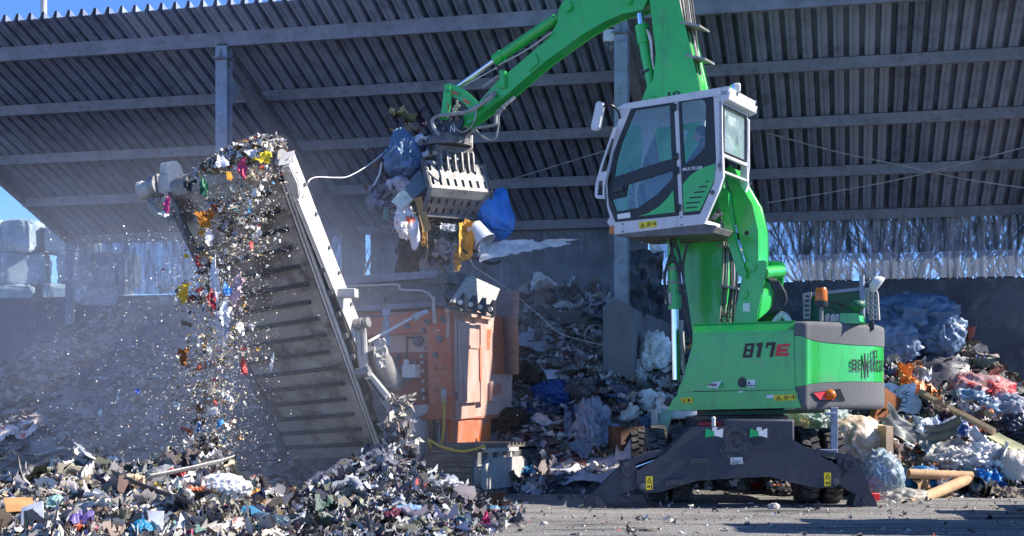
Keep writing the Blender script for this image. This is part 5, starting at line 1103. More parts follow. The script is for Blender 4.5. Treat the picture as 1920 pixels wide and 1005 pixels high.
HD=Heap(28.0,5.8,4,[(800,730),(860,650),(930,595),(1000,560),(1060,548),(1120,556),(1150,575),(1165,620)],4,.32,.14)
HD2=Heap(26.0,2.9,3,[(920,896),(960,885),(1040,868),(1100,835),(1150,790),(1190,725),(1235,668),(1290,655),(1400,690),(1480,720),(1520,740)],5,.22,.11)
HE=Heap(25.2,3.7,4,[(1380,790),(1440,770),(1500,728),(1560,705),(1640,688),(1690,692),(1740,722),(1800,745),(1860,785),(1920,800),(2010,820),(2060,860)],6,.25,.11)
HE2=Heap(30.2,4.5,4,[(1560,680),(1620,600),(1660,575),(1720,572),(1785,610),(1840,670),(1900,730),(1960,770),(2050,850)],7,.30,.15)
WHT=(.9,(222,222,226)),(.5,(190,190,196)); DRK=(.9,(32,33,38)),(.6,(62,58,56))
TA=[(4.2,(226,224,222)),(3.2,(196,190,184)),(3.0,(160,152,144)),(1.6,(40,41,46)),(1.8,(80,74,70)),(2.2,(130,114,98)),(1.8,(206,192,164)),(.4,(44,66,104)),(.16,(60,140,180)),(.12,(190,66,50)),(.14,(215,135,60)),(.1,(220,186,60)),(.25,(140,128,170)),(.22,(110,160,150)),(.08,(205,90,130))]
TB=[(2.8,(206,208,214)),(3.4,(146,146,150)),(2.4,(40,40,44)),(3.2,(84,82,82)),(.8,(110,104,98)),(.5,(76,98,134)),(.05,(180,80,60)),(.06,(205,175,70)),(.3,(120,140,150))]
TF=[(4.5,(232,230,226)),(2,(212,198,170)),(1.8,(176,164,150)),(.8,(96,86,76)),(.35,(44,42,42)),(.5,(190,150,70)),(.2,(60,130,180)),(.3,(190,70,60)),(.3,(150,115,80))]
TC=[(3,(196,184,176)),(2,(208,198,190)),(1.5,(174,160,152)),(.6,(220,214,210)),(.4,(144,132,126))]
TW=[(4,(232,234,238)),(2,(205,206,212)),(1,(160,160,166)),(.7,(120,110,104)),(.5,(110,140,180)),(.4,(190,160,150))]
TL=[(2,(200,196,190)),(2,(150,144,138)),(1.5,(70,66,64)),(1,(110,100,90)),(.1,(60,90,140)),(.1,(180,80,60))]
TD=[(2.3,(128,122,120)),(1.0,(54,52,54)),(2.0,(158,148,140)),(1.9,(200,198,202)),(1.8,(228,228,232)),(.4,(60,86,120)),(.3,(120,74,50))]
TE=[(2.4,(214,214,216)),(1.6,(160,156,152)),(1.4,(120,106,92)),(1.6,(46,46,50)),(1,(84,78,74)),(.6,(70,100,150)),(.4,(200,120,70)),(.3,(180,60,50)),(.3,(110,150,150))]
BK=(.02,.02,.022)
def heap_obj(name,parts,mm,label,cat='waste heap'):
    v,q,c=join(parts); return np_mesh(name,v,q,mm,c,smooth=mm is SCRAP,label=label,cat=cat,kind='stuff')
heap_obj('shredded_waste_heap',[base_part(HA,(.05,.046,.043),(.16,.145,.13))]+[scatter(HA,30000,.007,.035,TA,pw=1.5,tilt=1.0,crum=.4),scatter(HA,15000,.012,.055,TA,pw=1.7,tilt=.9,g=4,crum=.42),scatter(HA,11000,.03,.13,TA,pw=1.8,tilt=.8,asp=(.06,.28),g=4,crum=.45),scatter(HA,1400,.10,.45,TA,pw=1.8,tilt=.6,asp=(.015,.05),g=6,crum=.3),scatter(HA,420,.05,.17,TA,g=8,crum=.45,tilt=.8,pw=1.6,asp=(.5,1))],SCRAP,'colourful heap of shredded plastic and paper under the conveyor head at the left')
heap_obj('shredded_waste_heap',[base_part(HB,(.035,.034,.036),(.11,.105,.105))]+[scatter(HB,28000,.006,.034,TB,pw=1.5,tilt=1.0,crum=.4),scatter(HB,9000,.012,.05,TB,pw=1.8,tilt=.9,g=4,crum=.42),scatter(HB,10000,.03,.12,TB,pw=1.8,tilt=.8,asp=(.06,.28),g=4,crum=.45),scatter(HB,1300,.08,.38,TB,pw=1.8,tilt=.6,asp=(.015,.05),g=6,crum=.3),scatter(HB,260,.05,.15,TB,g=8,crum=.45,tilt=.8,pw=1.6,asp=(.5,1)),scatter(HB,1500,.02,.10,TA,pw=1.8,yr=(HB.y0,HB.y0+1.5),tilt=.8,g=4,crum=.4)],SCRAP,'dark grey heap of fine shreds in front of the conveyor foot and crawler track')
heap_obj('chip_heap',[base_part(HCh,(.26,.235,.22),(.38,.345,.325),1.2)]+[scatter(HCh,9000,.06,.24,TC,crum=.03,tilt=.62,pw=1.5,asp=(.5,1)),scatter(HCh,6000,.03,.10,TC,crum=.08,tilt=.9),scatter(HCh,300,.2,.45,TC,crum=.03,tilt=.5,asp=(.2,.5))],DULL,'dusty grey heap of flat broken chips inside the shed at the far left')
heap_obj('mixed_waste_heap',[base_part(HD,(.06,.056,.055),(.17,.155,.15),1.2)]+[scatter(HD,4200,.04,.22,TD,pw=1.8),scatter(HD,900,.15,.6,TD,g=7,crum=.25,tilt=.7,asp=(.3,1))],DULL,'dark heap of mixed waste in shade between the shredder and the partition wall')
heap_obj('mixed_waste_heap',[base_part(HD2,(.06,.058,.06),(.16,.15,.15),1.5)]+[scatter(HD2,3800,.04,.2,TE,pw=1.8),scatter(HD2,1100,.12,.45,TW,g=8,crum=.36,tilt=.7),scatter(HD2,350,.2,.6,TE,crum=.1,tilt=.6,asp=(.06,.2))],SCRAP,'pale heap of films and rubbish behind the wheels of the green machine')
heap_obj('mixed_waste_heap',[base_part(HE,(.06,.055,.05),(.16,.14,.13),1.5)]+[scatter(HE,4500,.04,.2,TE,pw=1.8),scatter(HE,1300,.12,.5,TE,g=8,crum=.36,tilt=.7),scatter(HE,1200,.15,.6,TE,g=6,crum=.3,tilt=.7,asp=(.02,.08)),scatter(HE,300,.2,.7,TE,crum=.1,tilt=.5,asp=(.05,.15))],SCRAP,'sunlit heap of bags, films and cardboard to the right of the green machine')
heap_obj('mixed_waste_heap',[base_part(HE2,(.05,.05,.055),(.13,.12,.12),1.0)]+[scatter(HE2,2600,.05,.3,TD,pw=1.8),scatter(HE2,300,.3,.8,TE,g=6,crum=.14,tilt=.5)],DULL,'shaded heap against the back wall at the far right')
# falling stream of shreds, dust specks and yard litter
def stream(n,smin,smax,table,spread,pw=2,g=2,t0=0.0,crum=.35):
    t=rng.uniform(t0,1,n)**.85; kx=[480,455,440,425,418,408,400,395,388,380]; ky=[312,350,400,450,520,590,660,730,800,870]
    px=np.interp(t,np.linspace(0,1,10),kx); py=np.interp(t,np.linspace(0,1,10),ky)
    wd=np.interp(t,[0,.1,.3,.5,.8,1],[40,60,62,58,54,46])*spread
    keep=np.sin(t*41+1.1*np.sin(t*17))*.5+.5>rng.uniform(-.35,1.0,n)*.9; t=t[keep];px=px[keep];py=py[keep];wd=wd[keep];n=len(t)
    px=px+rng.normal(0,1,n)*wd+14*np.sin(t*23); Y=17.75+rng.normal(0,.22*spread,n)-.3*np.clip(t-.15,0,1)
    s=smin+(smax-smin)*rng.uniform(0,1,n)**pw
    c=np.stack([(px-CX)/F*Y,Y,CH+(HY-py)/F*Y],1); k=c[:,2]>.1
    return flakes(c[k],s[k],pal(k.sum(),table),g,crum,1.6,(.2,1))
v,q,c=join([stream(11000,.005,.026,TF,.75),stream(3200,.014,.06,TF,.6,pw=2.0),stream(650,.04,.13,TF,.52,g=4,crum=.4),stream(120,.10,.24,TF,.45,g=7,crum=.3)])
np_mesh('falling_shreds',v,q,SCRAP,c,smooth=False,label='stream of small shreds falling from the conveyor head',cat='falling waste',kind='stuff')
# waste still riding over the head drum
n=5200; t=rng.uniform(0,1,n); s_=np.clip(rng.normal(.68,.17,n),.2,.99)
cc=[]
for i in range(n):
    a=t[i]*1.25; hgt_=.21*max(0,1-((s_[i]-.75)/.55)**2)*rng.uniform(.2,1)
    q_=drum_c(s_[i])+(cn*math.cos(math.pi*(1-a*.55))+up*math.sin(math.pi*(1-a*.55)))*(.19+hgt_); cc.append(q_)
cc=np.array([tuple(x) for x in cc]); sz=.015+.11*rng.uniform(0,1,n)**2.4
v,q,c=flakes(cc,sz,pal(n,TF+[(.8,(205,205,212)),(.6,(40,40,44))]),3,.38,1.3)
np_mesh('shreds_on_drum',v,q,SCRAP,c,smooth=False,label='lumpy layer of shreds riding over the conveyor head drum',cat='waste on belt',kind='stuff')
def dust(n,box,smin,smax,cen=None):
    px=rng.uniform(box[0],box[2],n) if cen is None else rng.normal(cen[0],cen[1],n); py=rng.uniform(box[1],box[3],n); Y=rng.uniform(16.5,21,n)
    s=smin+(smax-smin)*rng.uniform(0,1,n)**3; c=np.stack([(px-CX)/F*Y,Y,CH+(HY-py)/F*Y],1)
    return flakes(c,s,pal(n,[(3,(235,230,222)),(1,(200,180,150)),(1,(150,145,140))]),1,.3,1.6,(.5,1))
v,q,c=join([dust(6500,(60,430,520,880),.006,.017),dust(6000,(200,420,520,880),.006,.024,(345,75)),dust(700,(0,300,900,800),.005,.012),dust(500,(600,150,1900,900),.004,.009)])
np_mesh('airborne_flecks',v,q,SCRAP,c,smooth=False,label='cloud of tiny pale flecks drifting around the falling stream',cat='flecks',kind='stuff')
n=4200; x=rng.uniform(-3,9.5,n); y=rng.uniform(14.6,22.8,n); s=.008+.075*rng.uniform(0,1,n)**6
v,q,c=flakes(np.stack([x,y,.012+s*.12],1),s,pal(n,TL),2,.3,.6)
np_mesh('yard_litter',v,q,SCRAP,c,smooth=False,label='small scraps and stones littering the yard ground',cat='litter',kind='stuff')

# tangle of torn film and strips squeezed in and under the grab
n=620; px=np.concatenate([rng.normal(832,34,n//2),rng.normal(762,24,n-n//2)]); py=np.concatenate([rng.normal(446,20,n//2),rng.normal(340,46,n-n//2)]); o_=rng.permutation(n); px=px[o_]; py=py[o_]; Y=24.35+rng.normal(0,.16,n)
TG=[(2,(200,202,208)),(1.5,(120,118,122)),(2.2,(34,34,40)),(1,(150,120,80)),(.7,(60,80,100)),(.5,(190,140,60)),(.4,(90,110,150))]
c=np.stack([(px-CX)/F*Y,Y,CH+(HY-py)/F*Y],1); v,q,cc_=join([flakes(c[:380],.04+.16*rng.uniform(0,1,380)**1.8,pal(380,TG),5,.45,1.4,(.3,1)),flakes(c[380:],.10+.35*rng.uniform(0,1,n-380)**1.6,pal(n-380,TG),5,.4,1.5,(.06,.2))])
np_mesh('tangled_scraps',v,q,SCRAP,cc_,smooth=True,label='tangle of torn film and strips squeezed in and under the grab',cat='waste',kind='stuff')
# ---------------------------------------------------------------- single pieces of waste
HEAPS=[HA,HB,HCh,HD,HD2,HE,HE2]
def hz(x,y): return max([0.0]+[float(h.z(x,y)) for h in HEAPS])
def hit(px,py,y0=14.2,y1=36):
    Y=y0
    while Y<y1:
        q=P(px,py,Y)
        if q.z<=hz(q.x,q.y): return q
        Y+=.04
    return P(px,py,y1)
PM={}
def pm(kind,rgb,**kw):
    key=(kind,rgb)
    if key not in PM:
        c=srgb(*rgb); nm='%s_%02x%02x%02x'%((kind,)+rgb)
        if kind=='film': PM[key]=film_mat(nm,c,**dict(dict(opac=.55),**kw))
        elif kind=='bag': PM[key]=mat(nm,c,.38,c2=tuple(x*.72 for x in c),sc=5,bump=.45,bsc=16)
        elif kind=='card': PM[key]=mat(nm,c,.85,c2=tuple(x*.75 for x in c),sc=4,dirt=(.08,.07,.06),dsc=6,dlo=.6,dhi=.8,bump=.15,bsc=30)
        else: PM[key]=mat(nm,c,.45,c2=tuple(x*.8 for x in c),sc=5,dirt=(.10,.09,.085),dsc=7,dlo=.58,dhi=.8,bump=.1)
    return PM[key]
WL=dict(group='loose pieces of waste')
def put(name,m,mm,label,cat,c,smooth=60,bevel=0,group=None): return obj(name,m,mm,None,loc=c,smooth=smooth,bevel=bevel,label=label,cat=cat,group=group)
def fold(q,s): return 1-abs(noise.noise(q*s))*2
def bag(px,py,r,rgb,label,Y=None,kind='bag',sq=(1,1,.8),seed=0,knot=False,crease=.22,name='plastic_bag',cat='bag',rot=0,sink=.25,mm=None):
    c=P(px,py,Y) if Y else hit(px,py); crease*=.8 if kind=='film' else 1
    bm=bmesh.new(); bmesh.ops.create_icosphere(bm,subdivisions=5 if r>.12 else 4,radius=1); m=M(); sv=V((seed*3.7+px*.11,py*.07,seed)); rz=Matrix.Rotation(rot,3,'Z')
    if not Y: c=c+V((0,-.02,r*sq[2]*(1-sink)-r*.28))
    ar=Matrix.Rotation(.9*math.sin(px*.37+seed),3,'X')@Matrix.Rotation(.9*math.cos(py*.29+seed),3,'Y')
    for i,v in enumerate(bm.verts):
        d=v.co.normalized(); e=ar@d; th=math.atan2(e.y,e.x)+.35*noise.noise(d*2+sv); q_=V((math.cos(th),math.sin(th),0)); at=.35+.65*min(1,abs(e.z)*1.3)
        k=1+.26*noise.noise(d*1.25+sv)+crease*at*(.75*(fold(q_*1.0+V((0,0,e.z*.35))+sv,2.3)-.5)+.65*(fold(q_+V((0,0,e.z*.5))-sv,5.2)-.5)+.30*(fold(q_+V((0,0,e.z*.8))+sv*2,11)-.5))+crease*.5*(fold(d*1.0+sv*1.3,2.4)-.5)+crease*.30*(fold(d-sv,6.5)-.5)+crease*.16*(fold(d+sv*3,14)-.5)
        if knot: a=max(0,d.z-.62); k+=a*a*4.2; k+=.10*math.sin(math.atan2(d.y,d.x)*11+3*noise.noise(d*2+sv))*max(0,d.z)**1.5
        q=V((d.x*sq[0],d.y*sq[1],d.z*sq[2]))*(k*r); m.v.append(c+rz@q); v.index=i
    m.f=[[q.index for q in f.verts] for f in bm.faces]; bm.free()
    return put(name,m,mm or pm(kind,rgb),label,cat,c,smooth=75)
def sheet(px,py,w,h,rgb,label,Y=None,kind='bag',torn=0,rot=0,tilt=(.5,0),amp=.08,seed=0,name='plastic_sheet',cat='plastic film',n=22,curl=0,mm=None,taper=0,thick=0,lift=.09):
    """crumpled sheet; on a heap it drapes over the surface, in the air it keeps its own tilt"""
    m=M(); drape=Y is None; c=P(px,py,Y) if Y else hit(px,py)
    rz=Matrix.Rotation(rot,3,'Z')@Matrix.Rotation(tilt[0],3,'X')@Matrix.Rotation(tilt[1],3,'Y') if not drape else Matrix.Rotation(rot,3,'Z'); sv=V((seed*5.3,px*.13,py*.17))
    for j in range(n+1):
        for i in range(n+1):
            u,v=i/n-.5,j/n-.5
            if torn: a_,b_=2*u,2*v; u,v=a_*math.sqrt(1-b_*b_/2)*.5,b_*math.sqrt(1-a_*a_/2)*.5; e_=1+torn*(noise.noise(V((math.cos(math.atan2(v,u))*1.6,math.sin(math.atan2(v,u))*1.6,0))+sv)+.6*noise.noise(V((math.cos(math.atan2(v,u))*5,math.sin(math.atan2(v,u))*5,4))+sv)); u*=e_; v*=e_
            uu=u+.12*noise.noise(V((u*3,v*3,0))+sv); vv=v+.12*noise.noise(V((u*3,v*3,9))+sv)
            wd=1-taper*(v+.5)
            q=V((uu*w*wd,vv*h,0)); k=V((u*w*2.2,v*h*2.2,1))/max(.3,min(w,h))*.6+sv
            f=amp*(fold(k,1.3)-.5)+amp*.55*(fold(k*1.0+V((3,1,2)),2.9)-.5)+amp*.3*(fold(k-V((3,1,2)),6.1)-.5)
            q.z=f+curl*(u*u*w*w*4+0)
            q=rz@q+c
            if drape: q.z=hz(q.x,q.y)*.75+.25*c.z+f+lift+curl*u*u*w*w*4
            m.v.append(q)
    m.f=[(j*(n+1)+i,j*(n+1)+i+1,(j+1)*(n+1)+i+1,(j+1)*(n+1)+i) for j in range(n) for i in range(n)]
    o=put(name,m,mm or pm(kind,rgb),label,cat,c,smooth=70)
    if thick: s=o.modifiers.new('thickness','SOLIDIFY'); s.thickness=thick
    return o
def quadp(name,pts,th,mm,label,cat,bend=.0,nn=6):     # stiff board through four points, slightly warped
    a,b_,c_,d_=pts; nrm=(b_-a).cross(d_-a).normalized(); m=M(); ctr=(a+b_+c_+d_)/4
    for s in(0,1):
        for j in range(nn+1):
            for i in range(nn+1):
                u,v=i/nn,j/nn; q=a.lerp(b_,u).lerp(d_.lerp(c_,u),v); m.v.append(q+nrm*(bend*(math.sin(math.pi*u)+.5*math.sin(math.pi*v*1.3))+.012*noise.noise(q*4)-th*s))
    K=(nn+1)**2; I=lambda i,j,s:s*K+j*(nn+1)+i
    for j in range(nn):
        for i in range(nn): m.f+=[(I(i,j,0),I(i+1,j,0),I(i+1,j+1,0),I(i,j+1,0)),(I(i,j+1,1),I(i+1,j+1,1),I(i+1,j,1),I(i,j,1))]
    for i in range(nn): m.f+=[(I(i+1,0,0),I(i,0,0),I(i,0,1),I(i+1,0,1)),(I(i,nn,0),I(i+1,nn,0),I(i+1,nn,1),I(i,nn,1)),(I(0,i,0),I(0,i+1,0),I(0,i+1,1),I(0,i,1)),(I(nn,i+1,0),I(nn,i,0),I(nn,i,1),I(nn,i+1,1))]
    return put(name,m,mm,label,cat,ctr,smooth=30)
def slat(p0,p1,wd,th,rgb,label,kind='card',name='slat',cat='slat',lift=.24,Y=None):
    a,b_=(P(*p0,Y[0]),P(*p1,Y[1])) if Y else (hit(*p0)+V((0,-.05,lift)),hit(*p1)+V((0,-.05,lift)))
    sd=(b_-a).cross(V((0,.8,.6))).normalized()*wd/2
    return quadp(name,[a-sd,b_-sd,b_+sd,a+sd],th,pm(kind,rgb),label,cat,.01)
def paper(px,py,w,h,rgb,label,rot=0,tl=.9,th=.012,kind='card',name='board',cat='board',Y=None,roll=0,lift=.13):   # standing / leaning board
    c=(P(px,py,Y) if Y else hit(px,py)+V((0,-.03,lift))); rz=Matrix.Rotation(rot,3,'Z')@Matrix.Rotation(tl,3,'X')@Matrix.Rotation(roll,3,'Z')
    return quadp(name,[c+rz@V(q) for q in((-w/2,-h/2,0),(w/2,-h/2,0),(w/2,h/2,0),(-w/2,h/2,0))],th,pm(kind,rgb),label,cat,.03*max(w,h))
def tubeobj(p0,p1,r,rgb,label,lift=.0,Y=None):
    a,b_=(P(*p0,Y[0]),P(*p1,Y[1])) if Y else (hit(*p0)+V((0,0,lift)),hit(*p1)+V((0,0,lift)))
    m=M(); m.pipe(a,b_,r,r*.82,22); return put('cardboard_tube',m,pm('card',rgb),label,'cardboard tube',a,smooth=40)
def cord(pts,Y,r,rgb,label,name='cord',cat='cord'):
    m=M(); m.tube([P(x,y,Y if not isinstance(Y,(list,tuple)) else Y[i]) for i,(x,y) in enumerate(pts)],r,n=6); return put(name,m,pm('plain',rgb),label,cat,m.v[0])
# --- left heap
sheet(30,822,.75,.55,(226,196,180),'white plastic film printed with orange spots at the left edge of the front heap',rot=.4,amp=.12,seed=1,mm=mat('white_film_orange_print',srgb(228,214,208),.4,c2=srgb(215,95,35),sc=7,lo=.55,hi=.62,bump=.3))
bag(105,955,.13,(150,190,178),'pale mint green crumpled lump low on the front heap',seed=2)
paper(38,968,.30,.22,(190,140,92),'torn tan cardboard piece low at the left of the front heap',rot=.5,tl=.7,name='cardboard_piece',cat='cardboard')
lid=paper(62,986,.24,.30,(205,208,214),'white plastic lid with a dark round mark in the front heap',rot=-.3,tl=.8,kind='plain',name='tub_cover',cat='lid',roll=.5)
bag(247,914,.135,(200,180,150),'beige crumpled paper ball resting near the top of the front heap',kind='card',name='paper_ball',cat='paper ball',seed=3,crease=.3)
slat((212,926),(366,988),.09,.012,(96,92,92),'long dark grey slat lying diagonally across the front heap',name='plastic_strip')
slat((280,946),(438,906),.09,.012,(196,192,184),'long pale beige slat rising to the right on the front heap',name='plastic_strip',lift=.30)
slat((66,880),(132,879),.03,.02,(150,148,146),'thin grey bar poking out of the left top of the front heap',name='metal_bar',cat='bar')
slat((146,858),(172,894),.14,.012,(228,228,230),'white flat slat sticking up at the crest of the front heap',kind='plain',name='plastic_strip')
sheet(190,880,.55,.35,(225,228,236),'wide white plastic sheet over the crest of the front heap',rot=.2,amp=.07,seed=4,kind='plain')
bag(101,874,.11,(205,212,190),'pale yellow green crumpled bag on the left crest of the front heap',seed=5,crease=.3)
def cup(px,py,r,h,rgb,label,ax=(0,-.5,.8),Y=None,name='bucket',cat='bucket',rim=True):
    c=P(px,py,Y) if Y else hit(px,py)+V((0,-.03,r*.4)); m=M(); m.lathe(c,V(ax),[(0,-h/2),(r*.8,-h/2),(r,h/2),(r*1.08,h/2),(r*1.08,h/2-.02),(r*.95,h/2-.015),(r*.74,-h/2+.02),(0,-h/2+.02)],24)
    return put(name,m,pm('plain',rgb),label,cat,c,smooth=40)
cup(382,975,.07,.11,(30,70,130),'small bright blue cup at the right of the front heap',ax=(.5,-.6,.5),name='plastic_cup',cat='cup')
bag(420,925,.22,(236,236,238),'bright white puffy plastic bag on the right of the front heap',sq=(1.3,1,.75),seed=6)
paper(287,1000,.22,.22,(210,212,218),'square white card standing at the bottom of the front heap',tl=1.2,kind='plain',name='card',cat='card')
sheet(150,988,.25,.2,(120,100,165),'purple crumpled scrap near the bottom of the front heap',amp=.08,seed=7)
bag(300,905,.16,(150,152,160),'grey translucent bag beside the beige paper ball',kind='film',seed=8,crease=.3)
bag(266,1003,.13,(30,130,175),'turquoise blue crumpled bag at the bottom edge of the front heap',seed=9)
sheet(352,868,.45,.35,(88,78,80),'brown grey curled sheet on the hump under the falling stream',amp=.12,seed=10,curl=.5,kind='card')
sheet(390,850,.22,.45,(30,30,38),'dark ragged rag standing under the falling stream',Y=17.4,tilt=(1.3,.2),amp=.1,seed=11,name='rag',cat='rag')
bag(478,938,.11,(200,140,50),'orange yellow scrap at the right end of the front heap',seed=12,crease=.35)
bag(500,988,.16,(70,92,110),'blue grey roll of film at the bottom between the two front heaps',sq=(1.5,.8,.7),seed=13)
sheet(340,925,.4,.3,(198,190,186),'pale wrinkled film in the middle of the front heap',amp=.1,seed=14,rot=.8)
sheet(330,905,.22,.16,(170,45,50),'red scrap of film below the hump of the front heap',amp=.08,seed=15)
sheet(365,935,.28,.2,(200,110,70),'orange brown scrap of film right of the long dark slat',amp=.08,seed=16)
# --- dark front heap
sheet(660,885,1.1,.75,(140,144,160),'big grey translucent film draped over the dark front heap',kind='film',rot=.5,amp=.12,seed=20,lift=.10)
slat((835,898),(853,912),.05,.03,(205,180,40),'short yellow strip on the right slope of the dark heap',kind='plain',name='plastic_strip',cat='strip')
bag(838,918,.17,(205,205,210),'white crumpled bag on the right slope of the dark heap',sq=(1.3,1,.6),seed=21,crease=.3)
sheet(768,967,.28,.24,(130,160,200),'pale blue card near the foot of the dark heap',amp=.03,seed=22,kind='plain',name='card',cat='card')
paper(873,943,.27,.24,(130,122,126),'grey brown board leaning at the right foot of the dark heap',rot=.2,tl=.8)
sheet(748,978,.3,.22,(105,45,60),'dark red and purple scrap at the foot of the dark heap',amp=.08,seed=23)
sheet(912,980,.16,.24,(200,50,105),'pink pointed scrap at the right foot of the dark heap',Y=15.7,tilt=(1.2,0),amp=.06,seed=24,taper=.8)
sheet(690,925,.25,.12,(205,210,222),'pale torn strip in the middle of the dark heap',amp=.05,seed=25)
bag(925,966,.10,(110,160,185),'light blue crumpled wrapper on the yard beside the dark heap',seed=26)
bag(800,885,.15,(140,160,190),'pale blue crumpled film high on the dark heap',sq=(1.3,1,.7),seed=27,crease=.35)
sheet(560,940,.9,.4,(150,150,156),'grey dusty film between the two front heaps',kind='film',amp=.10,seed=28)
# --- pieces caught in mid-fall
FALL=[(386,408,.26,.22,(176,112,30),'ochre cardboard curl falling in front of the belt','card',1.2),(383,438,.22,.12,(200,150,40),'yellow scrap falling below the ochre curl','bag',.4),(345,548,.22,.26,(222,180,30),'bright yellow crumpled film in the falling stream','bag',1.3),
(346,664,.26,.24,(150,84,24),'brown and yellow curl low in the falling stream','card',1.0),(436,393,.22,.12,(30,130,170),'turquoise film falling in front of the belt','bag',.3),(465,393,.10,.2,(40,150,190),'second smaller turquoise film beside the belt','bag',1.2),
(456,316,.16,.24,(200,60,100),'pink film over the conveyor head','bag',1.3),(381,349,.16,.24,(15,110,70),'dark green film beside the head drum','bag',1.2),(313,384,.09,.2,(190,50,120),'magenta strip under the drive motor','bag',1.4),(305,402,.18,.10,(215,215,200),'white wrapper caught on the motor hoses','bag',.5),
(402,535,.14,.62,(225,225,232),'long white film twisting in the falling stream','bag',1.5),(446,540,.3,.36,(225,190,196),'pink and white film in the falling stream','bag',1.2),(424,543,.12,.16,(20,110,190),'blue scrap falling beside the pink film','bag',1.2),(457,688,.12,.22,(205,60,55),'red rag with a tail in front of the belt','bag',1.3),
(428,612,.2,.4,(150,155,180),'lilac grey film in the falling stream','film',1.3),(396,560,.16,.24,(150,35,45),'dark red film in the falling stream','bag',1.2),(257,733,.08,.07,(20,70,190),'small blue scrap flying left of the stream','bag',1),(221,741,.08,.2,(232,232,232),'white torn paper flying left of the stream','bag',1.2),
(187,773,.09,.09,(222,222,222),'small white paper flying above the left heap','bag',1),(143,846,.12,.12,(228,222,210),'white star shaped scrap just above the left heap','bag',1.2),(494,297,.34,.2,(225,200,40),'yellow film on top of the conveyor head','bag',.6),(476,287,.24,.16,(228,222,220),'white crumpled film on top of the conveyor head','bag',.7),
(430,330,.10,.12,(205,140,40),'small orange scrap falling below the drum','card',1.2),(350,480,.09,.08,(225,195,40),'tiny yellow scrap left of the stream','bag',1),(392,446,.14,.2,(228,224,224),'white scrap among the ochre pieces','bag',1.2),(370,490,.12,.14,(170,40,40),'red and white wrapper at mid height in the stream','bag',1.1),
(510,680,.05,.2,(228,226,220),'white sliver flying in front of the lower belt','bag',1.3),(415,305,.26,.18,(190,195,210),'grey white lump of film above the drum','bag',.8),(355,345,.18,.2,(28,30,32),'black film wrapped on the head drum','bag',1.2),(440,440,.2,.14,(190,195,205),'pale grey card falling beside the turquoise film','card',.9),(420,590,.2,.28,(200,205,215),'white shredded film halfway down the stream','bag',1.2),(430,745,.14,.12,(220,218,212),'white scrap low in the stream','bag',1.0),(375,760,.12,.16,(90,60,45),'dark brown scrap low in the stream','card',1.2),(372,800,.10,.14,(30,90,150),'blue scrap at the foot of the stream','bag',1.2)]
for i,(x,y,w_,h_,c_,lb,kd,tl) in enumerate(FALL):
    sheet(x,y,w_*.8,h_*1.1,c_,lb,torn=.55,Y=17.45-.2*(y>500)+(i%3)*.12,kind=kd,rot=.5*math.sin(i*2.1),tilt=(tl,.6*math.sin(i*1.7)),amp=min(w_,h_)*.24+.012,seed=30+i,name='falling_scrap',cat='falling scrap',n=18,taper=.3*(i%2),curl=.8*(i%3==0))
# --- load in the grab
YL=24.0
bag(755,302,.33,(92,118,150),'grey blue tied rubbish bag clamped at the left of the grab',Y=24.1,sq=(1,.9,1),seed=70,crease=.16,knot=True,rot=.6)
m=M(); c=P(792,274,24.2); m.tube([c+V((.14*math.cos(a_/8*2*math.pi),0.03*math.sin(a_),.17*math.sin(a_/8*2*math.pi))) for a_ in range(-2,6)],.055,n=10); put('plastic_loop',m,pm('plain',(205,208,220)),'white plastic loop on top of the load behind the grab','plastic loop',c)
sheet(722,305,.42,.5,(120,108,112),'crumpled grey brown cardboard at the far left of the grab load',Y=24.3,tilt=(1.3,.3),amp=.12,seed=71,kind='card',name='cardboard_piece',cat='cardboard')
bag(748,347,.17,(180,175,190),'small white crumpled bag under the tied rubbish bag',Y=23.95,seed=72,crease=.35)
sheet(722,372,.45,.35,(125,120,150),'mauve grey film fringe at the left of the grab',Y=24.1,tilt=(1.2,.4),amp=.14,seed=73)
slat((724,388),(722,412),.09,.02,(70,125,115),'teal strip dangling at the left of the grab',kind='plain',name='plastic_strip',cat='strip',Y=(24,24))
a,b_,c_,d_=P(733,378,23.75),P(752,393,23.72),P(808,345,23.9),P(786,318,23.95)
e1,e2=a.lerp(d_,.42),b_.lerp(c_,.40)
t_=thing('laminate_panel','panel half white and half grey blue clamped at the left of the grab','panel',a)
m=M(); m.prism([a,b_,e2,e1],V((.02,.06,0))); obj('white_half',m,pm('plain',(215,218,205)),t_); m=M(); m.prism([e1,e2,c_,d_],V((.02,.06,0))); obj('blue_half',m,pm('plain',(92,116,132)),t_)
quadp('cardboard_strip',[P(777,372,23.8),P(790,368,23.8),P(809,430,23.7),P(794,436,23.7)],.02,pm('card',(168,132,82)),'tan cardboard strip hanging straight down left of the grab shell','cardboard',.02)
sheet(870,452,.24,.62,(205,158,62),'curled golden cardboard hanging below the grab shell',Y=23.9,tilt=(1.5,.3),amp=.05,seed=74,kind='card',name='cardboard_strip',cat='cardboard',curl=2.2)
sheet(858,485,.14,.42,(200,150,60),'narrow golden cardboard strip hanging lowest under the grab',Y=23.9,tilt=(1.5,-.4),amp=.05,seed=75,kind='card',name='cardboard_strip',cat='cardboard')
sheet(885,425,.28,.22,(176,130,50),'short brown cardboard flap at the right under the grab shell',Y=24.0,tilt=(1.2,.4),amp=.05,seed=76,kind='card',name='cardboard_strip',cat='cardboard')
sheet(796,445,.10,.3,(195,140,50),'small ochre strip beside the white pouch under the grab',Y=23.9,tilt=(1.5,.2),amp=.04,seed=77,kind='card',name='cardboard_strip',cat='cardboard')
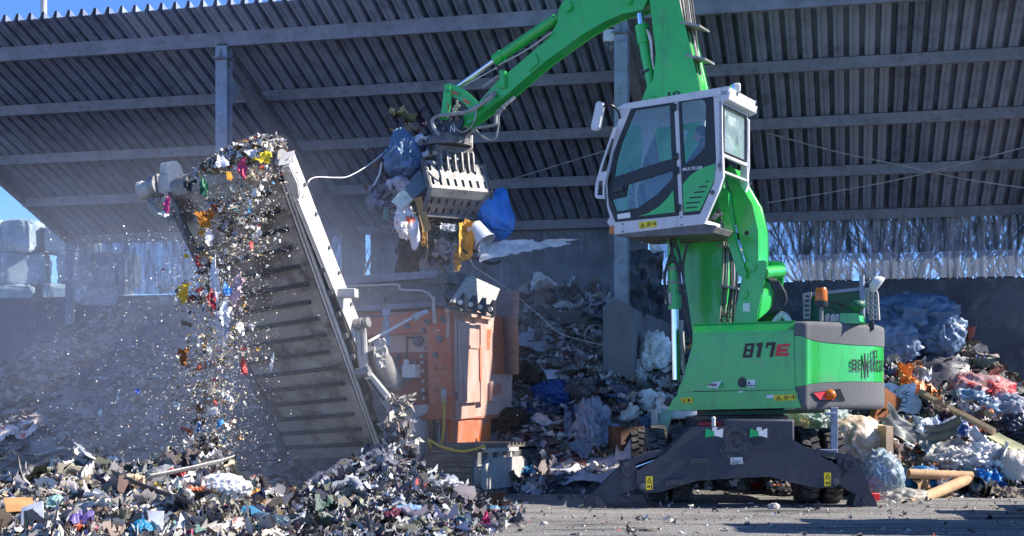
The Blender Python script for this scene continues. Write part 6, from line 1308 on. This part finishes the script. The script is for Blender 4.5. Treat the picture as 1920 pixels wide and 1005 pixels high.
ob=bag(762,418,.24,(222,190,180),'white carrier bag with orange and red print hanging from the grab',Y=23.85,sq=(.85,.6,1.1),seed=78,crease=.3,rot=.5,mm=mat('carrier_bag_orange_print',srgb(222,216,214),.35,c2=srgb(225,90,40),sc=4.5,lo=.52,hi=.6,bump=.3))
bag(777,437,.17,(215,216,226),'smooth white pouch hanging beside the carrier bag',Y=23.8,sq=(.55,.5,1.5),seed=79,crease=.06,name='pouch',cat='pouch')
sheet(765,478,.5,.75,(22,22,28),'black torn film hanging below the left of the grab',Y=24.0,tilt=(1.45,.35),amp=.2,seed=80,taper=.5)
sheet(800,462,.7,.5,(36,36,42),'dark torn film under the middle of the grab',Y=24.25,tilt=(1.45,.1),amp=.2,seed=81)
bag(840,440,.24,(30,62,78),'dark teal rag bundle under the grab lip',Y=24.2,sq=(1.3,.8,.7),seed=82,crease=.3,name='rag_bundle',cat='rag')
sheet(838,465,.5,.36,(190,196,205),'white grey film scraps under the middle of the grab',Y=24.0,tilt=(1.3,0),amp=.18,seed=83,kind='film')
sheet(840,428,.26,.18,(205,205,205),'small white crumpled paper under the grab lip',Y=23.8,tilt=(1.0,.2),amp=.1,seed=84,kind='card',name='paper',cat='paper')
cup(898,440,.20,.36,(200,208,216),'white plastic tub with a blue label squeezed under the right of the grab',ax=(.55,-.25,-.75),Y=24.0,name='plastic_tub',cat='tub')
bag(931,402,.42,(45,130,220),'big bright blue sack clamped at the right of the grab',Y=24.4,sq=(.72,.6,1.02),seed=85,crease=.09,name='sack',cat='sack',rot=.4)
quad_text('sack_print','BAUSTOFF',[(902,405),(934,421),(937,413),(906,396)],lambda x,y:P(x,y,24.16),MT['ink'],None,bold=.0) if False else None
sheet(985,462,.46,1.6,(228,228,228),'long clear film trailing out to the right of the grab',Y=24.0,kind='bag',rot=-1.48,tilt=(.12,.85),amp=.05,seed=86,taper=.72)
cord([(866,468),(880,478),(905,490),(925,495),(938,489),(930,494),(915,492)],23.9,.022,(40,42,46),'dark strap with a white end dangling below the grab',name='strap',cat='strap')
cord([(905,488),(912,500),(908,508),(903,498)],23.9,.015,(60,62,66),'second dark strap loop below the grab',name='strap',cat='strap')
cord([(872,470),(890,500),(920,520),(960,548),(1010,590),(1050,625),(1120,645),(1180,655)],[23.9,23.9,24,24.3,24.8,25.3,25.2,25.4],.008,(190,190,190),'thin pale cord running from the grab down to the dark heap')
cord([(575,352),(580,338),(595,332),(630,333),(655,330),(690,310),(715,290),(724,282)],[18.9,18.9,19.5,20.5,21.5,22.8,23.8,24.1],.010,(225,225,230),'white string blowing from the grab load across to the conveyor rail',name='string',cat='string')
cord([(716,305),(712,325),(702,346),(699,348)],24.1,.022,(205,205,210),'short white cord hanging from the grey cardboard at the grab',name='string',cat='string')
cord([(800,430),(801,470),(797,500)],23.9,.014,(150,120,90),'brown tape end dangling under the grab',name='tape',cat='tape')
sheet(902,465,.12,.34,(200,205,215),'white strip dangling below the plastic tub',Y=23.95,tilt=(1.5,.5),amp=.05,seed=87,name='plastic_strip',cat='strip')
# --- heap between shredder and partition
bag(1037,748,.30,(25,75,140),'blue plastic bag on the shaded heap beside the partition wall',sq=(1.2,1,.75),seed=90,crease=.28)
sheet(1003,632,1.1,.9,(176,178,188),'grey plastic sheet high on the shaded heap',rot=.3,amp=.10,seed=91,kind='plain')
paper(1085,605,1.1,.7,(104,100,100),'dark board lying flat at the top of the shaded heap',rot=.3,tl=.5,lift=.12)
paper(1128,600,.5,.4,(110,112,118),'pale grey board at the top of the shaded heap against the partition',rot=-.2,tl=.5,lift=.1)
paper(1045,716,.45,.26,(190,192,205),'white card lying in the middle of the shaded heap',rot=.3,tl=.7,kind='plain')
quadp('large_board',[P(965,858,24.5),P(1058,835,25.2),P(1078,805,26.2),P(985,822,25.8)],.04,pm('card',(120,114,110)),'large grey ragged board lying low beside the crawler track','board',.03)
m=M(); c=hit(1116,656)+V((0,-.1,.25)); m.tube([c+V((.2*math.cos(a_*math.pi/6),0.05*math.sin(a_),.2*math.sin(a_*math.pi/6))) for a_ in range(13)],.014,n=6); put('wire_ring',m,pm('plain',(165,165,165)),'thin pale wire ring standing on the shaded heap','wire ring',c)
bag(985,715,.3,(66,52,46),'brown rag bundle on the shaded heap near the shredder',seed=92,crease=.3,name='rag_bundle',cat='rag',kind='card'); bag(1085,740,.26,(95,92,96),'grey crumpled sack right of the blue bag',seed=93,crease=.3,name='sack',cat='sack'); sheet(1030,780,.8,.4,(40,58,84),'dark blue tarpaulin piece below the blue bag',amp=.12,seed=94,name='tarpaulin',cat='tarpaulin'); bag(955,800,.3,(52,46,34),'dark olive carpet bundle beside the track',seed=95,crease=.25,name='carpet_bundle',cat='carpet',kind='card')
bag(985,690,.10,(196,190,215),'small pale lilac scrap at the left of the shaded heap',seed=96)
# crate and loose things on the yard
cr=thing('bottle_crate','dark plastic bottle crate with open sides standing on the yard by the heap','crate',P(1026,926,22.6))
cc_=V((P(1026,0,22.6).x,22.6,0))
for i,(dx,dy,wx) in enumerate(((0,-.15,1),(0,.15,1),(-.21,0,0),(.21,0,0))):
    m=M(); L_=.42 if wx else .30; ux=V((1,0,0)) if wx else V((0,1,0)); o_=cc_+V((dx,dy,0))
    f=lambda a_,z:o_+ux*(a_*L_)+UP*z
    hl=[[f(x0,.05),f(x0+.26,.05),f(x0+.26,.19),f(x0,.19)] for x0 in(-.44,-.13,.18)]
    m.holed([f(-.5,0),f(.5,0),f(.5,.27),f(-.5,.27)],hl,(V((0,.018,0)) if wx else V((.018,0,0)))); obj('side_panel',m,pm('plain',(52,54,58)),cr,smooth=0)
m=M(); m.box(cc_+UP*.012,(.40,.28,.02)); obj('base',m,pm('plain',(52,54,58)),cr)
sheet(990,922,.45,.3,(210,205,204),'white crumpled sack on the yard left of the bottle crate',amp=.10,seed=97,name='sack',cat='sack',lift=.10)
sheet(1095,893,1.15,.9,(196,192,198),'wide pale foam sheet lying flat behind the left stabiliser leg',amp=.06,seed=98,kind='card',name='foam_sheet',cat='foam sheet',lift=.10)
sheet(1000,893,.5,.3,(20,100,140),'blue film lying on the yard behind the bottle crate',amp=.10,seed=99,lift=.08)
sheet(1060,868,.7,.3,(130,70,62),'red and white wrinkled film at the foot of the pale heap',amp=.10,seed=100,lift=.06)
def carton(px,py,w,d,h,rgb,label,rot=.3,Y=None,mm=None,name='carton',cat='box',tx=0,kind='card'):
    c=P(px,py,Y) if Y else hit(px,py)+V((0,0,h*.3)); m=M(); rz=Matrix.Rotation(rot,3,'Z')@Matrix.Rotation(tx,3,'Y')
    n=4; 
    for ax in range(3):
        for sg in(-1,1):
            def fn(a_,b_,ax=ax,sg=sg):
                q=[0,0,0]; q[ax]=sg*.5; q[(ax+1)%3]=(a_-.5)*sg; q[(ax+2)%3]=b_-.5
                q=V((q[0]*w,q[1]*d,q[2]*h)); q*=1+.10*noise.noise(q*5+c); return c+rz@q
            m.grid(fn,n,n)
    return put(name,m,mm or pm(kind,rgb),label,cat,c,smooth=30)
carton(935,931,.22,.2,.13,(130,86,56),'small brown carton on the yard beside the crawler track',Y=21.0)
bag(1452,953,.085,(200,188,180),'fist sized pale lump lying alone on the yard in front of the machine',Y=19.1,seed=101,kind='card',name='rubble_lump',cat='lump'); bag(1020,984,.05,(188,180,172),'small pale lump on the yard near the front',Y=16.6,seed=102,kind='card',name='rubble_lump',cat='lump')
bag(1205,996,.11,(110,104,98),'dark tuft of shreds on the yard at the bottom of the picture',Y=15.6,sq=(1.4,1,.4),seed=103,kind='card',name='shred_tuft',cat='shreds',crease=.4)
# --- pale heap behind the wheels
bag(1228,690,.36,(236,238,244),'large white bag at the top of the pale heap beside the machine',sq=(.8,.8,1.2),seed=110,crease=.3)
bag(1200,728,.32,(228,230,238),'second white bag lower down against the partition wall',sq=(1,.8,1),seed=111,crease=.32)
bag(1218,775,.28,(232,232,234),'pale sack with a red mark behind the front wheels',sq=(1,.8,1),seed=112,crease=.22,name='sack',cat='sack')
bag(1205,806,.26,(120,146,180),'pale blue clear film bundle just above the front tyre',seed=113,crease=.35,kind='bag')
tubeobj((1138,799),(1182,793),.085,(176,140,50),'short yellow brown tube on the pale heap',Y=(24.2,24.3))
sheet(1095,815,.7,1.1,(150,165,185),'clear film hanging down the front of the pale heap',kind='film',amp=.2,seed=114,lift=.12); bag(1110,820,.36,(150,162,180),'pale blue grey film bundle at the left of the pale heap',sq=(.8,.8,1.1),seed=115,crease=.35)
paper(1172,856,.32,.42,(205,192,188),'pale pink card leaning beside the left stabiliser leg',rot=-.3,tl=1.1,kind='plain')
paper(1128,838,.22,.6,(150,185,175),'pale green narrow board in the film at the left of the pale heap',rot=.3,tl=.9,roll=.6,kind='plain')
paper(1246,790,.2,.45,(140,180,165),'mint green board behind the front tyre',rot=.1,tl=1.2,roll=-.3,kind='plain',Y=23.9); paper(1228,800,.12,.6,(196,190,186),'narrow white board standing behind the front tyre',tl=1.4,kind='plain',Y=23.8)
paper(1310,778,1.0,.14,(200,204,214),'long white board under the belly of the machine',tl=1.4,kind='plain',Y=24.0)
sheet(1275,765,.8,.4,(220,190,195),'white film with red print under the front of the machine',Y=24.3,tilt=(1.2,0),amp=.16,seed=116,mm=mat('white_film_red_print',srgb(222,216,220),.4,c2=srgb(190,50,70),sc=9,lo=.56,hi=.62,bump=.3))
carton(1172,835,.42,.4,.4,(96,72,58),'brown crushed carton beside the pale heap',rot=.5)
bag(1150,828,.26,(160,160,186),'lilac grey sack in the middle of the pale heap',seed=117,crease=.2,name='sack',cat='sack')
bag(1350,905,.27,(220,218,222),'white bag with brown paper seen under the support beam',Y=23.9,sq=(1.4,.8,.8),seed=118); carton(1325,908,.3,.3,.28,(170,130,80),'tan carton seen under the support beam',Y=23.6,rot=.7)
bag(1418,915,.15,(170,50,52),'red rag under the support beam',Y=23.2,sq=(1.4,1,.6),seed=119,crease=.35,name='rag',cat='rag'); bag(1446,905,.22,(220,150,110),'orange and white bag under the right of the support beam',Y=23.7,seed=120,crease=.3); bag(1395,918,.12,(150,140,132),'grey lump under the support beam',Y=23.0,seed=121,kind='card',name='rubble_lump',cat='lump')
bag(1432,912,.2,(214,214,220),'small white bag beside the red rag under the beam',Y=23.8,sq=(1.3,1,.6),seed=122)
# --- sunlit heap on the right
bag(1522,788,.42,(190,205,200),'big clear bag with yellow stuff inside behind the rear tyres',Y=23.2,kind='film',sq=(1.35,.8,.75),seed=130,crease=.25); bag(1492,790,.2,(190,160,60),'yellow crumpled filling inside the big clear bag',Y=23.3,seed=131,crease=.3,name='crumpled_paper',cat='paper')
bag(1610,828,.52,(196,170,146),'bulky kraft paper bale in wrinkled film behind the right stabiliser leg',Y=22.3,rot=.25,sq=(1.0,.6,.78),seed=129,crease=.13,mm=mat('kraft_in_film',srgb(196,172,150),.3,c2=srgb(222,208,196),sc=4,lo=.42,hi=.6,dirt=srgb(120,96,76),dsc=6,dlo=.55,dhi=.7,bump=.8,bsc=7),name='paper_bale',cat='paper bale'); carton(1660,835,.12,.3,.62,(205,176,148),'plain cardboard side piece beside the kraft paper bale',Y=22.0,rot=.2)
carton(1645,778,.6,.5,.75,(140,84,46),'orange brown printed carton half buried under the tail of the machine',Y=23.6,rot=.6,tx=.5)
bag(1590,772,.4,(40,46,56),'dark film bundle under the tail of the machine',Y=23.6,sq=(1.2,.8,.7),seed=132,crease=.3)
sheet(1702,712,.3,.6,(225,140,66),'orange film draped on the upper ridge of the sunlit heap',Y=23.9,tilt=(1.1,.4),amp=.14,seed=133); sheet(1728,742,.45,.35,(228,140,80),'second orange film beside the long wooden pole',amp=.14,seed=134,lift=.15)
sk_=sheet(1690,748,.62,.55,(205,205,208),'white printed sack with black letters high on the sunlit heap',Y=23.6,tilt=(1.15,.15),amp=.06,seed=135,name='printed_sack',cat='sack')
quad_text('sack_letters','TOR',[(1698,769),(1706,733),(1693,730),(1685,766)],lambda x,y:P(x,y,23.42),MT['ink'],sk_)
t_=slat((1722,738),(1862,812),.10,.07,(186,160,128),'long wooden pole lying down the sunlit heap to the right',name='wooden_pole',cat='pole',Y=(23.6,22.2))
sheet(1760,762,.3,.22,(150,128,110),'brown rag wrapped around the wooden pole',Y=22.9,tilt=(1,.3),amp=.12,seed=136,name='rag',cat='rag')
sheet(1715,815,1.15,.42,(96,100,102),'grey bent panel sagging across the middle of the sunlit heap',Y=22.6,rot=-.5,tilt=(.85,.35),amp=.05,seed=190,kind='plain',name='bent_sheet',cat='panel',curl=.35)
sheet(1765,842,.7,.3,(140,142,140),'lighter grey panel end lit by the sun in the heap',Y=22.3,rot=.2,tilt=(.9,-.2),amp=.04,seed=191,kind='plain',name='bent_sheet',cat='panel',curl=.2)
sheet(1765,800,.9,.4,(60,90,150),'blue and white wrinkled film below the wooden pole',Y=22.7,tilt=(.9,0),amp=.14,seed=137,mm=mat('white_film_blue_print',srgb(205,208,216),.35,c2=srgb(40,70,140),sc=4,lo=.5,hi=.56,bump=.3))
slat((1822,806),(1850,838),.16,.03,(196,198,206),'flat white plank end in the sunlit heap under the pole',kind='plain',name='plank',cat='plank',Y=(22.4,22.2)); quadp('plank',[P(1850,822,22.5),P(1872,815,22.6),P(1920,842,22.2),P(1905,852,22.0)],.05,pm('card',(176,176,140)),'pale olive foam plank at the right edge of the sunlit heap','plank',.02)
bag(1838,742,.50,(150,62,66),'large red and white bag at the back of the sunlit heap',Y=25.4,sq=(1.25,.8,.8),seed=138,crease=.2,mm=mat('red_white_bag',srgb(186,150,152),.4,c2=srgb(170,50,56),sc=2.6,lo=.46,hi=.56,bump=.4)); bag(1815,765,.40,(90,120,150),'light blue bag below the red and white bag',Y=24.9,sq=(1.3,.8,.8),seed=139,crease=.25); bag(1880,770,.42,(150,156,172),'pale grey bag at the right of the red and white bag',Y=25.0,sq=(1.2,.8,.7),seed=140,crease=.3)
bag(1905,805,.3,(36,44,66),'dark navy bag at the right edge of the sunlit heap',Y=23.4,seed=141,crease=.3); carton(1880,812,.36,.3,.3,(80,66,54),'dark brown carton next to the navy bag',Y=23.5,rot=.5)
bag(1840,862,.30,(206,204,206),'white woolly crumpled bag in the right middle of the sunlit heap',Y=22.2,sq=(1.3,.8,.8),seed=142,crease=.4); bag(1790,862,.28,(190,186,184),'grey white crumpled bag left of the woolly one',Y=22.2,sq=(1.3,.8,.7),seed=143,crease=.4)
bag(1905,885,.34,(196,188,180),'pale rounded sack at the lower right edge',Y=22.0,sq=(.9,.8,1),seed=144,crease=.12,name='sack',cat='sack'); sheet(1895,868,.5,.5,(40,36,36),'dark film between the pale sack and the woolly bag',Y=22.4,tilt=(1,.2),amp=.12,seed=145)
tubeobj((1703,888),(1822,893),.075,(206,164,122),'upper cardboard tube lying across the blue bag',Y=(21.4,21.6)); tubeobj((1706,945),(1816,898),.085,(205,166,126),'lower cardboard tube pointing towards the viewer',Y=(20.6,21.6))
cup(1838,920,.19,.34,(30,31,34),'black plastic bucket lying on its side at the heap foot',ax=(-.75,-.6,.2),Y=21.6); sheet(1858,905,.5,.4,(20,110,180),'bright blue film behind the black bucket',Y=21.7,tilt=(1.0,.3),amp=.14,seed=146); bag(1722,905,.30,(30,100,150),'blue bag between the cardboard tubes',Y=21.7,sq=(1.5,.7,.7),seed=147,crease=.25)
bag(1650,893,.36,(170,190,200),'big clear bag with a blue tint at the right stabiliser foot',Y=21.1,kind='film',sq=(.95,.8,1.05),seed=148,crease=.3); bag(1640,890,.22,(70,130,190),'blue plastic inside the big clear bag',Y=21.2,seed=149,crease=.35); bag(1690,938,.26,(200,196,186),'clear crumpled film bag in front of the lower tube',Y=20.8,kind='film',sq=(1.7,.8,.6),seed=150,crease=.35); bag(1645,940,.2,(190,186,180),'crumpled white film beside the red box',Y=20.9,sq=(1.3,.8,.6),seed=151,crease=.4)
sheet(1750,925,.6,.5,(170,136,100),'brown packing paper under the lower tube end',Y=21.4,tilt=(1.0,.2),amp=.14,seed=152,kind='card',name='packing_paper',cat='paper'); sheet(1775,905,.3,.4,(214,206,204),'white torn paper beside the tubes',Y=21.5,tilt=(1.2,.2),amp=.12,seed=153,kind='card',name='paper',cat='paper')
bx=thing('red_box','small red box with a white side lying at the heap foot by the right stabiliser','box',P(1625,940,20.7)); c=P(1625,936,20.7); rz=Matrix.Rotation(.25,3,'Z')
m=M(); m.box(c,(.30,.26,.19),rz); obj('box_body',m,pm('plain',(190,25,35)),bx,bevel=.008); m=M(); m.box(c+rz@V((-.09,-.135,-.02)),(.1,.012,.14),rz); obj('white_side',m,pm('plain',(210,212,222)),bx)
sheet(1885,925,.5,.3,(130,116,104),'grey brown flattened sack at the lower right of the heap',Y=21.4,tilt=(.6,.2),amp=.12,seed=154,kind='card',name='sack',cat='sack'); sheet(1560,800,.4,.3,(190,196,200),'white film behind the rear tyres',Y=22.6,tilt=(1.1,.2),amp=.14,seed=155)
# --- shaded back heap on the right
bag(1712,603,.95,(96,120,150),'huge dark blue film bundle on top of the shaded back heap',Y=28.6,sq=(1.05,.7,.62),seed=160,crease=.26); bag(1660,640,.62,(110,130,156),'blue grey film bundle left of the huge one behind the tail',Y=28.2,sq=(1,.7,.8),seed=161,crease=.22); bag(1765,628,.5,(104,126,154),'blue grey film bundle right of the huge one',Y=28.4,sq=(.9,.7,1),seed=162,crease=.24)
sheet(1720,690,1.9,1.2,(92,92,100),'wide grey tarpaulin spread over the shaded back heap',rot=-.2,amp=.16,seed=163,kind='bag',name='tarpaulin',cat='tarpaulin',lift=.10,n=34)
# --- sheets on the shed
sheet(178,535,1.15,1.05,(206,206,208),'shiny torn foil hanging at the left corner of the shed wall',Y=35.3,tilt=(1.45,.1),amp=.22,seed=170,taper=.2,kind='plain',name='foil',cat='foil')
sheet(1210,535,.75,1.3,(60,66,78),'dark torn sheeting hanging on the partition beside the column',Y=26.5,tilt=(1.5,.2),amp=.2,seed=171,kind='plain',name='torn_sheeting',cat='sheeting'); sheet(1190,500,.5,.7,(84,92,106),'grey bent plate hanging behind the column',Y=27.5,tilt=(1.5,-.3),amp=.1,seed=172,kind='plain',name='bent_plate',cat='plate'); sheet(1229,490,.26,.9,(225,228,232),'white sunlit film strip hanging beside the lift cylinder',Y=27,tilt=(1.5,.3),amp=.1,seed=173)
# rags wound round the conveyor foot
for i,(x,y,w_,h_,lb) in enumerate(((748,800,.34,.9,'long tangle of pale plastic ribbons at the conveyor foot'),(735,830,.3,.6,'second tangle of pale ribbons lower at the conveyor foot'),(712,662,.2,.45,'white rag with an orange patch caught on the pivot strap'),(757,840,.24,.4,'short tangle of ribbons touching the dark heap'))):
    if i==2: sheet(x,y,w_,h_,(196,190,182),lb,Y=19.9,torn=.4,tilt=(1.45,.25),amp=.08,seed=182,name='rag',cat='rag',kind='card'); continue
    n_=70; cc_=np.stack([rng.normal(0,w_*.28,n_),rng.normal(0,.09,n_),rng.uniform(-.5,.5,n_)*h_],1)+np.array(P(x,y,20.0-.1*i)); v_,q_,c_=flakes(cc_,.10+.28*rng.uniform(0,1,n_)**1.5,pal(n_,[(2,(205,200,194)),(1.5,(160,152,146)),(.6,(90,84,82))]),6,.4,1.5,(.06,.3))
    np_mesh('ribbon_tangle',v_,q_,SCRAP,c_,smooth=True,loc=tuple(P(x,y,20.0-.1*i)),label=lb,cat='ribbons')
# stuffed toys behind the rear cab window
ty=thing('stuffed_toys','little row of colourful stuffed toys behind the rear cab window','stuffed toys',RP(.6,280)+fw*.12)
for i,(v,py_,r_,c_) in enumerate(((.95,272,.07,(200,60,60)),(.80,270,.09,(190,220,235)),(.66,264,.10,(225,225,230)),(.60,252,.05,(235,215,205)),(.50,268,.10,(90,170,110)),(.36,274,.09,(60,160,70)))):
    m=M(); c=RP(v,py_)+fw*.13; m.sphere(c,r_,12,8); m.sphere(c+UP*r_*1.2,r_*.6,10,7); m.sphere(c+UP*r_*1.75+lf*r_*.4,r_*.25,6,5); m.sphere(c+UP*r_*1.75-lf*r_*.4,r_*.25,6,5); obj('toy',m,pm('card',c_),ty)
# --- beyond the shed: wrapped bales at the left, bare trees at the right
def bale_mesh(sd_):
    m=M(); m.sphere((0,0,0),(1,1,1),48,30)
    for i,v in enumerate(m.v):
        p=.32; q=V([math.copysign(abs(c_)**p,c_) for c_ in v]); q=q*(.62+.38/max(1e-6,max(abs(q.x),abs(q.y),abs(q.z))))
        f=.05*(fold(V((q.x*2.2+sd_,q.z*1.0,q.y)),1.5)-.5)+.035*(fold(V((q.x*1.2,q.z*3.0+sd_,q.y*2)),2.6)-.5)+.02*(fold(V((q.x*4,q.z*5,q.y*4+sd_)),2)-.5)
        m.v[i]=V((q.x*.80,q.y*.62,q.z*.56))*(1+f*1.6)
    return m
wrap=mat('silver_white_wrapping',srgb(168,180,186),.5,c2=srgb(112,138,150),sc=1.2,bump=.4,bsc=6)
bm0=[]; nb=0
for j in range(7):
    for i in range(5-(j>5)):
        X_,Z_=-19.6+1.5*i+.35*(j%2)+.3*math.sin(i*3+j),.55+1.08*j
        if Z_>7.9-.0*i or X_>-12.4-.62*max(0,j-4): continue
        if Z_<3.4 and nb>0 and i not in(0,): pass
        lb_=('white wrapped bale in the stack outside the left end of the shed')
        nm=('lowest','second','third','fourth','fifth','sixth','top')[j]; pos=('leftmost','second from left','middle','fourth from left','rightmost')[i]
        if len(bm0)<3: o=obj('wrapped_bale',bale_mesh(nb*2.3),wrap,None,smooth=60); bm0.append(o.data)
        else: o=bpy.data.objects.new('wrapped_bale',bm0[nb%3]); col.objects.link(o)
        o.location=(X_,47+.15*math.sin(nb),Z_); o.rotation_euler=(0,.05*math.sin(nb*2.1),.25*math.sin(nb*1.7)+(math.pi if nb%2 else 0))
        tag(o,'white wrapped bale, %s in the %s row beyond the shed'%(pos,nm),'bale','wrapped bales stacked outside the shed'); nb+=1
def tree_mesh(seed,h):
    r=random.Random(seed); m=M()
    def br(p,d,l,rad,dep):
        q=[p]; n=4
        for i in range(n): d=(d+V((r.uniform(-.16,.16),r.uniform(-.16,.16),r.uniform(-.02,.10)))).normalized(); q.append(q[-1]+d*l/n)
        m.tube(q,lambda t:rad*(1-.55*t),n=5 if dep>0 else 7,sub=1)
        if dep<4:
            k=(9,5,4,3)[dep]
            for i in range(k):
                t=(.28+.7*i/k if dep==0 else r.uniform(.25,1)); j=min(int(t*n),n-1); s=q[j].lerp(q[j+1],t*n-j)
                a=r.uniform(0,6.28); o=V((math.cos(a),math.sin(a),r.uniform(.35,1.0))).normalized(); br(s,(o*.75+d*.45).normalized(),l*r.uniform(.32,.55),rad*(.42 if dep==0 else .5),dep+1)
    br(V((0,0,0)),V((0,0,1)),h,.16,0); return m
bark=mat('dark_bark',(.035,.03,.028),.9)
tms=[]
for i,(px_,Y,sc_) in enumerate(((1490,47,1),(1535,52,1.1),(1575,46,.9),(1612,55,1.15),(1668,49,1),(1700,56,1.1),(1742,48,.95),(1795,45,1.15),(1826,52,1),(1868,46,1.25),(1905,50,1.05),(1945,47,1.1),(700,62,1.0))):
    q=P(px_,755,Y); q.z=0
    lbs=['bare tree seen through the dirty wall just right of the arm','slim bare tree second from the green arm','short bare tree above the beacon','bare tree behind the tail mirror','bare tree behind the huge film bundle','far slim bare tree between two thicker ones','bare tree above the wide grey tarpaulin','broad branching bare tree in the right third of the wall','slim bare tree next to the broad one','tall thick bare tree near the right edge','bare tree second from the right edge','bare tree at the right edge of the wall','bare tree seen through the slit in the cladding']
    t_=thing('bare_tree',lbs[i],'tree',q,'bare trees behind the shed')
    if i<4:
        m=tree_mesh(20+i,9.5); m.v=[v+q for v in m.v]; b0=obj('trunk_and_branches',m,bark,t_,smooth=180); tms.append(b0.data)
    else: b0=bpy.data.objects.new('trunk_and_branches',tms[i%4]); col.objects.link(b0); b0.parent=t_
    t_.scale=(sc_,)*3; t_.rotation_euler.z=i*1.3
# --- dust hanging round the conveyor
def dust_cloud(c,size,dens):
    m=M(); m.sphere((0,0,0),(1,1,1),28,18); o=obj('dust_cloud',m,None,None,smooth=180,label='pale dust cloud hanging around the conveyor and the falling stream',cat='dust',kind='stuff',loc=(0,0,0)) if False else None
    me=bpy.data.meshes.new('dust_cloud'); me.from_pydata([tuple(v) for v in m.v],[],m.f); o=bpy.data.objects.new('dust_cloud',me); col.objects.link(o); o.location=c; o.scale=size
    mm=bpy.data.materials.new('dust_volume'); mm.use_nodes=True; nt=mm.node_tree; nt.nodes.clear(); out=nd(nt,'ShaderNodeOutputMaterial'); pv_=nd(nt,'ShaderNodeVolumePrincipled'); pv_.inputs['Color'].default_value=(.83,.85,.95,1); pv_.inputs['Anisotropy'].default_value=.2
    tc=nd(nt,'ShaderNodeTexCoord'); gr=nd(nt,'ShaderNodeTexGradient',gradient_type='SPHERICAL'); nt.links.new(tc.outputs['Object'],gr.inputs[0])
    nz=nd(nt,'ShaderNodeTexNoise',Scale=2.2,Detail=3); nt.links.new(tc.outputs['Object'],nz.inputs['Vector']); mr=nd(nt,'ShaderNodeMapRange'); mr.inputs[1].default_value=.3; mr.inputs[2].default_value=.7; mr.inputs[3].default_value=.35; mr.inputs[4].default_value=1.3; nt.links.new(nz.outputs[0],mr.inputs[0])
    a=nd(nt,'ShaderNodeMath',operation='MULTIPLY'); nt.links.new(gr.outputs[0],a.inputs[0]); nt.links.new(mr.outputs[0],a.inputs[1]); b_=nd(nt,'ShaderNodeMath',operation='MULTIPLY'); b_.inputs[1].default_value=dens; nt.links.new(a.outputs[0],b_.inputs[0]); nt.links.new(b_.outputs[0],pv_.inputs['Density']); nt.links.new(pv_.outputs[0],out.inputs['Volume']); me.materials.append(mm)
    tag(o,'pale dust cloud hanging around the conveyor and the falling stream' if size[0]>5 else 'denser low puff of dust in front of the lower belt','dust',kind='stuff'); return o
dust_cloud((-5.4,26.6,2.6),(9.5,5.2,4.6),.105)
dust_cloud((-4.3,20.6,2.0),(4.6,3.2,3.8),.115)
scene.cycles.volume_step_rate=2.0; scene.cycles.volume_max_steps=64
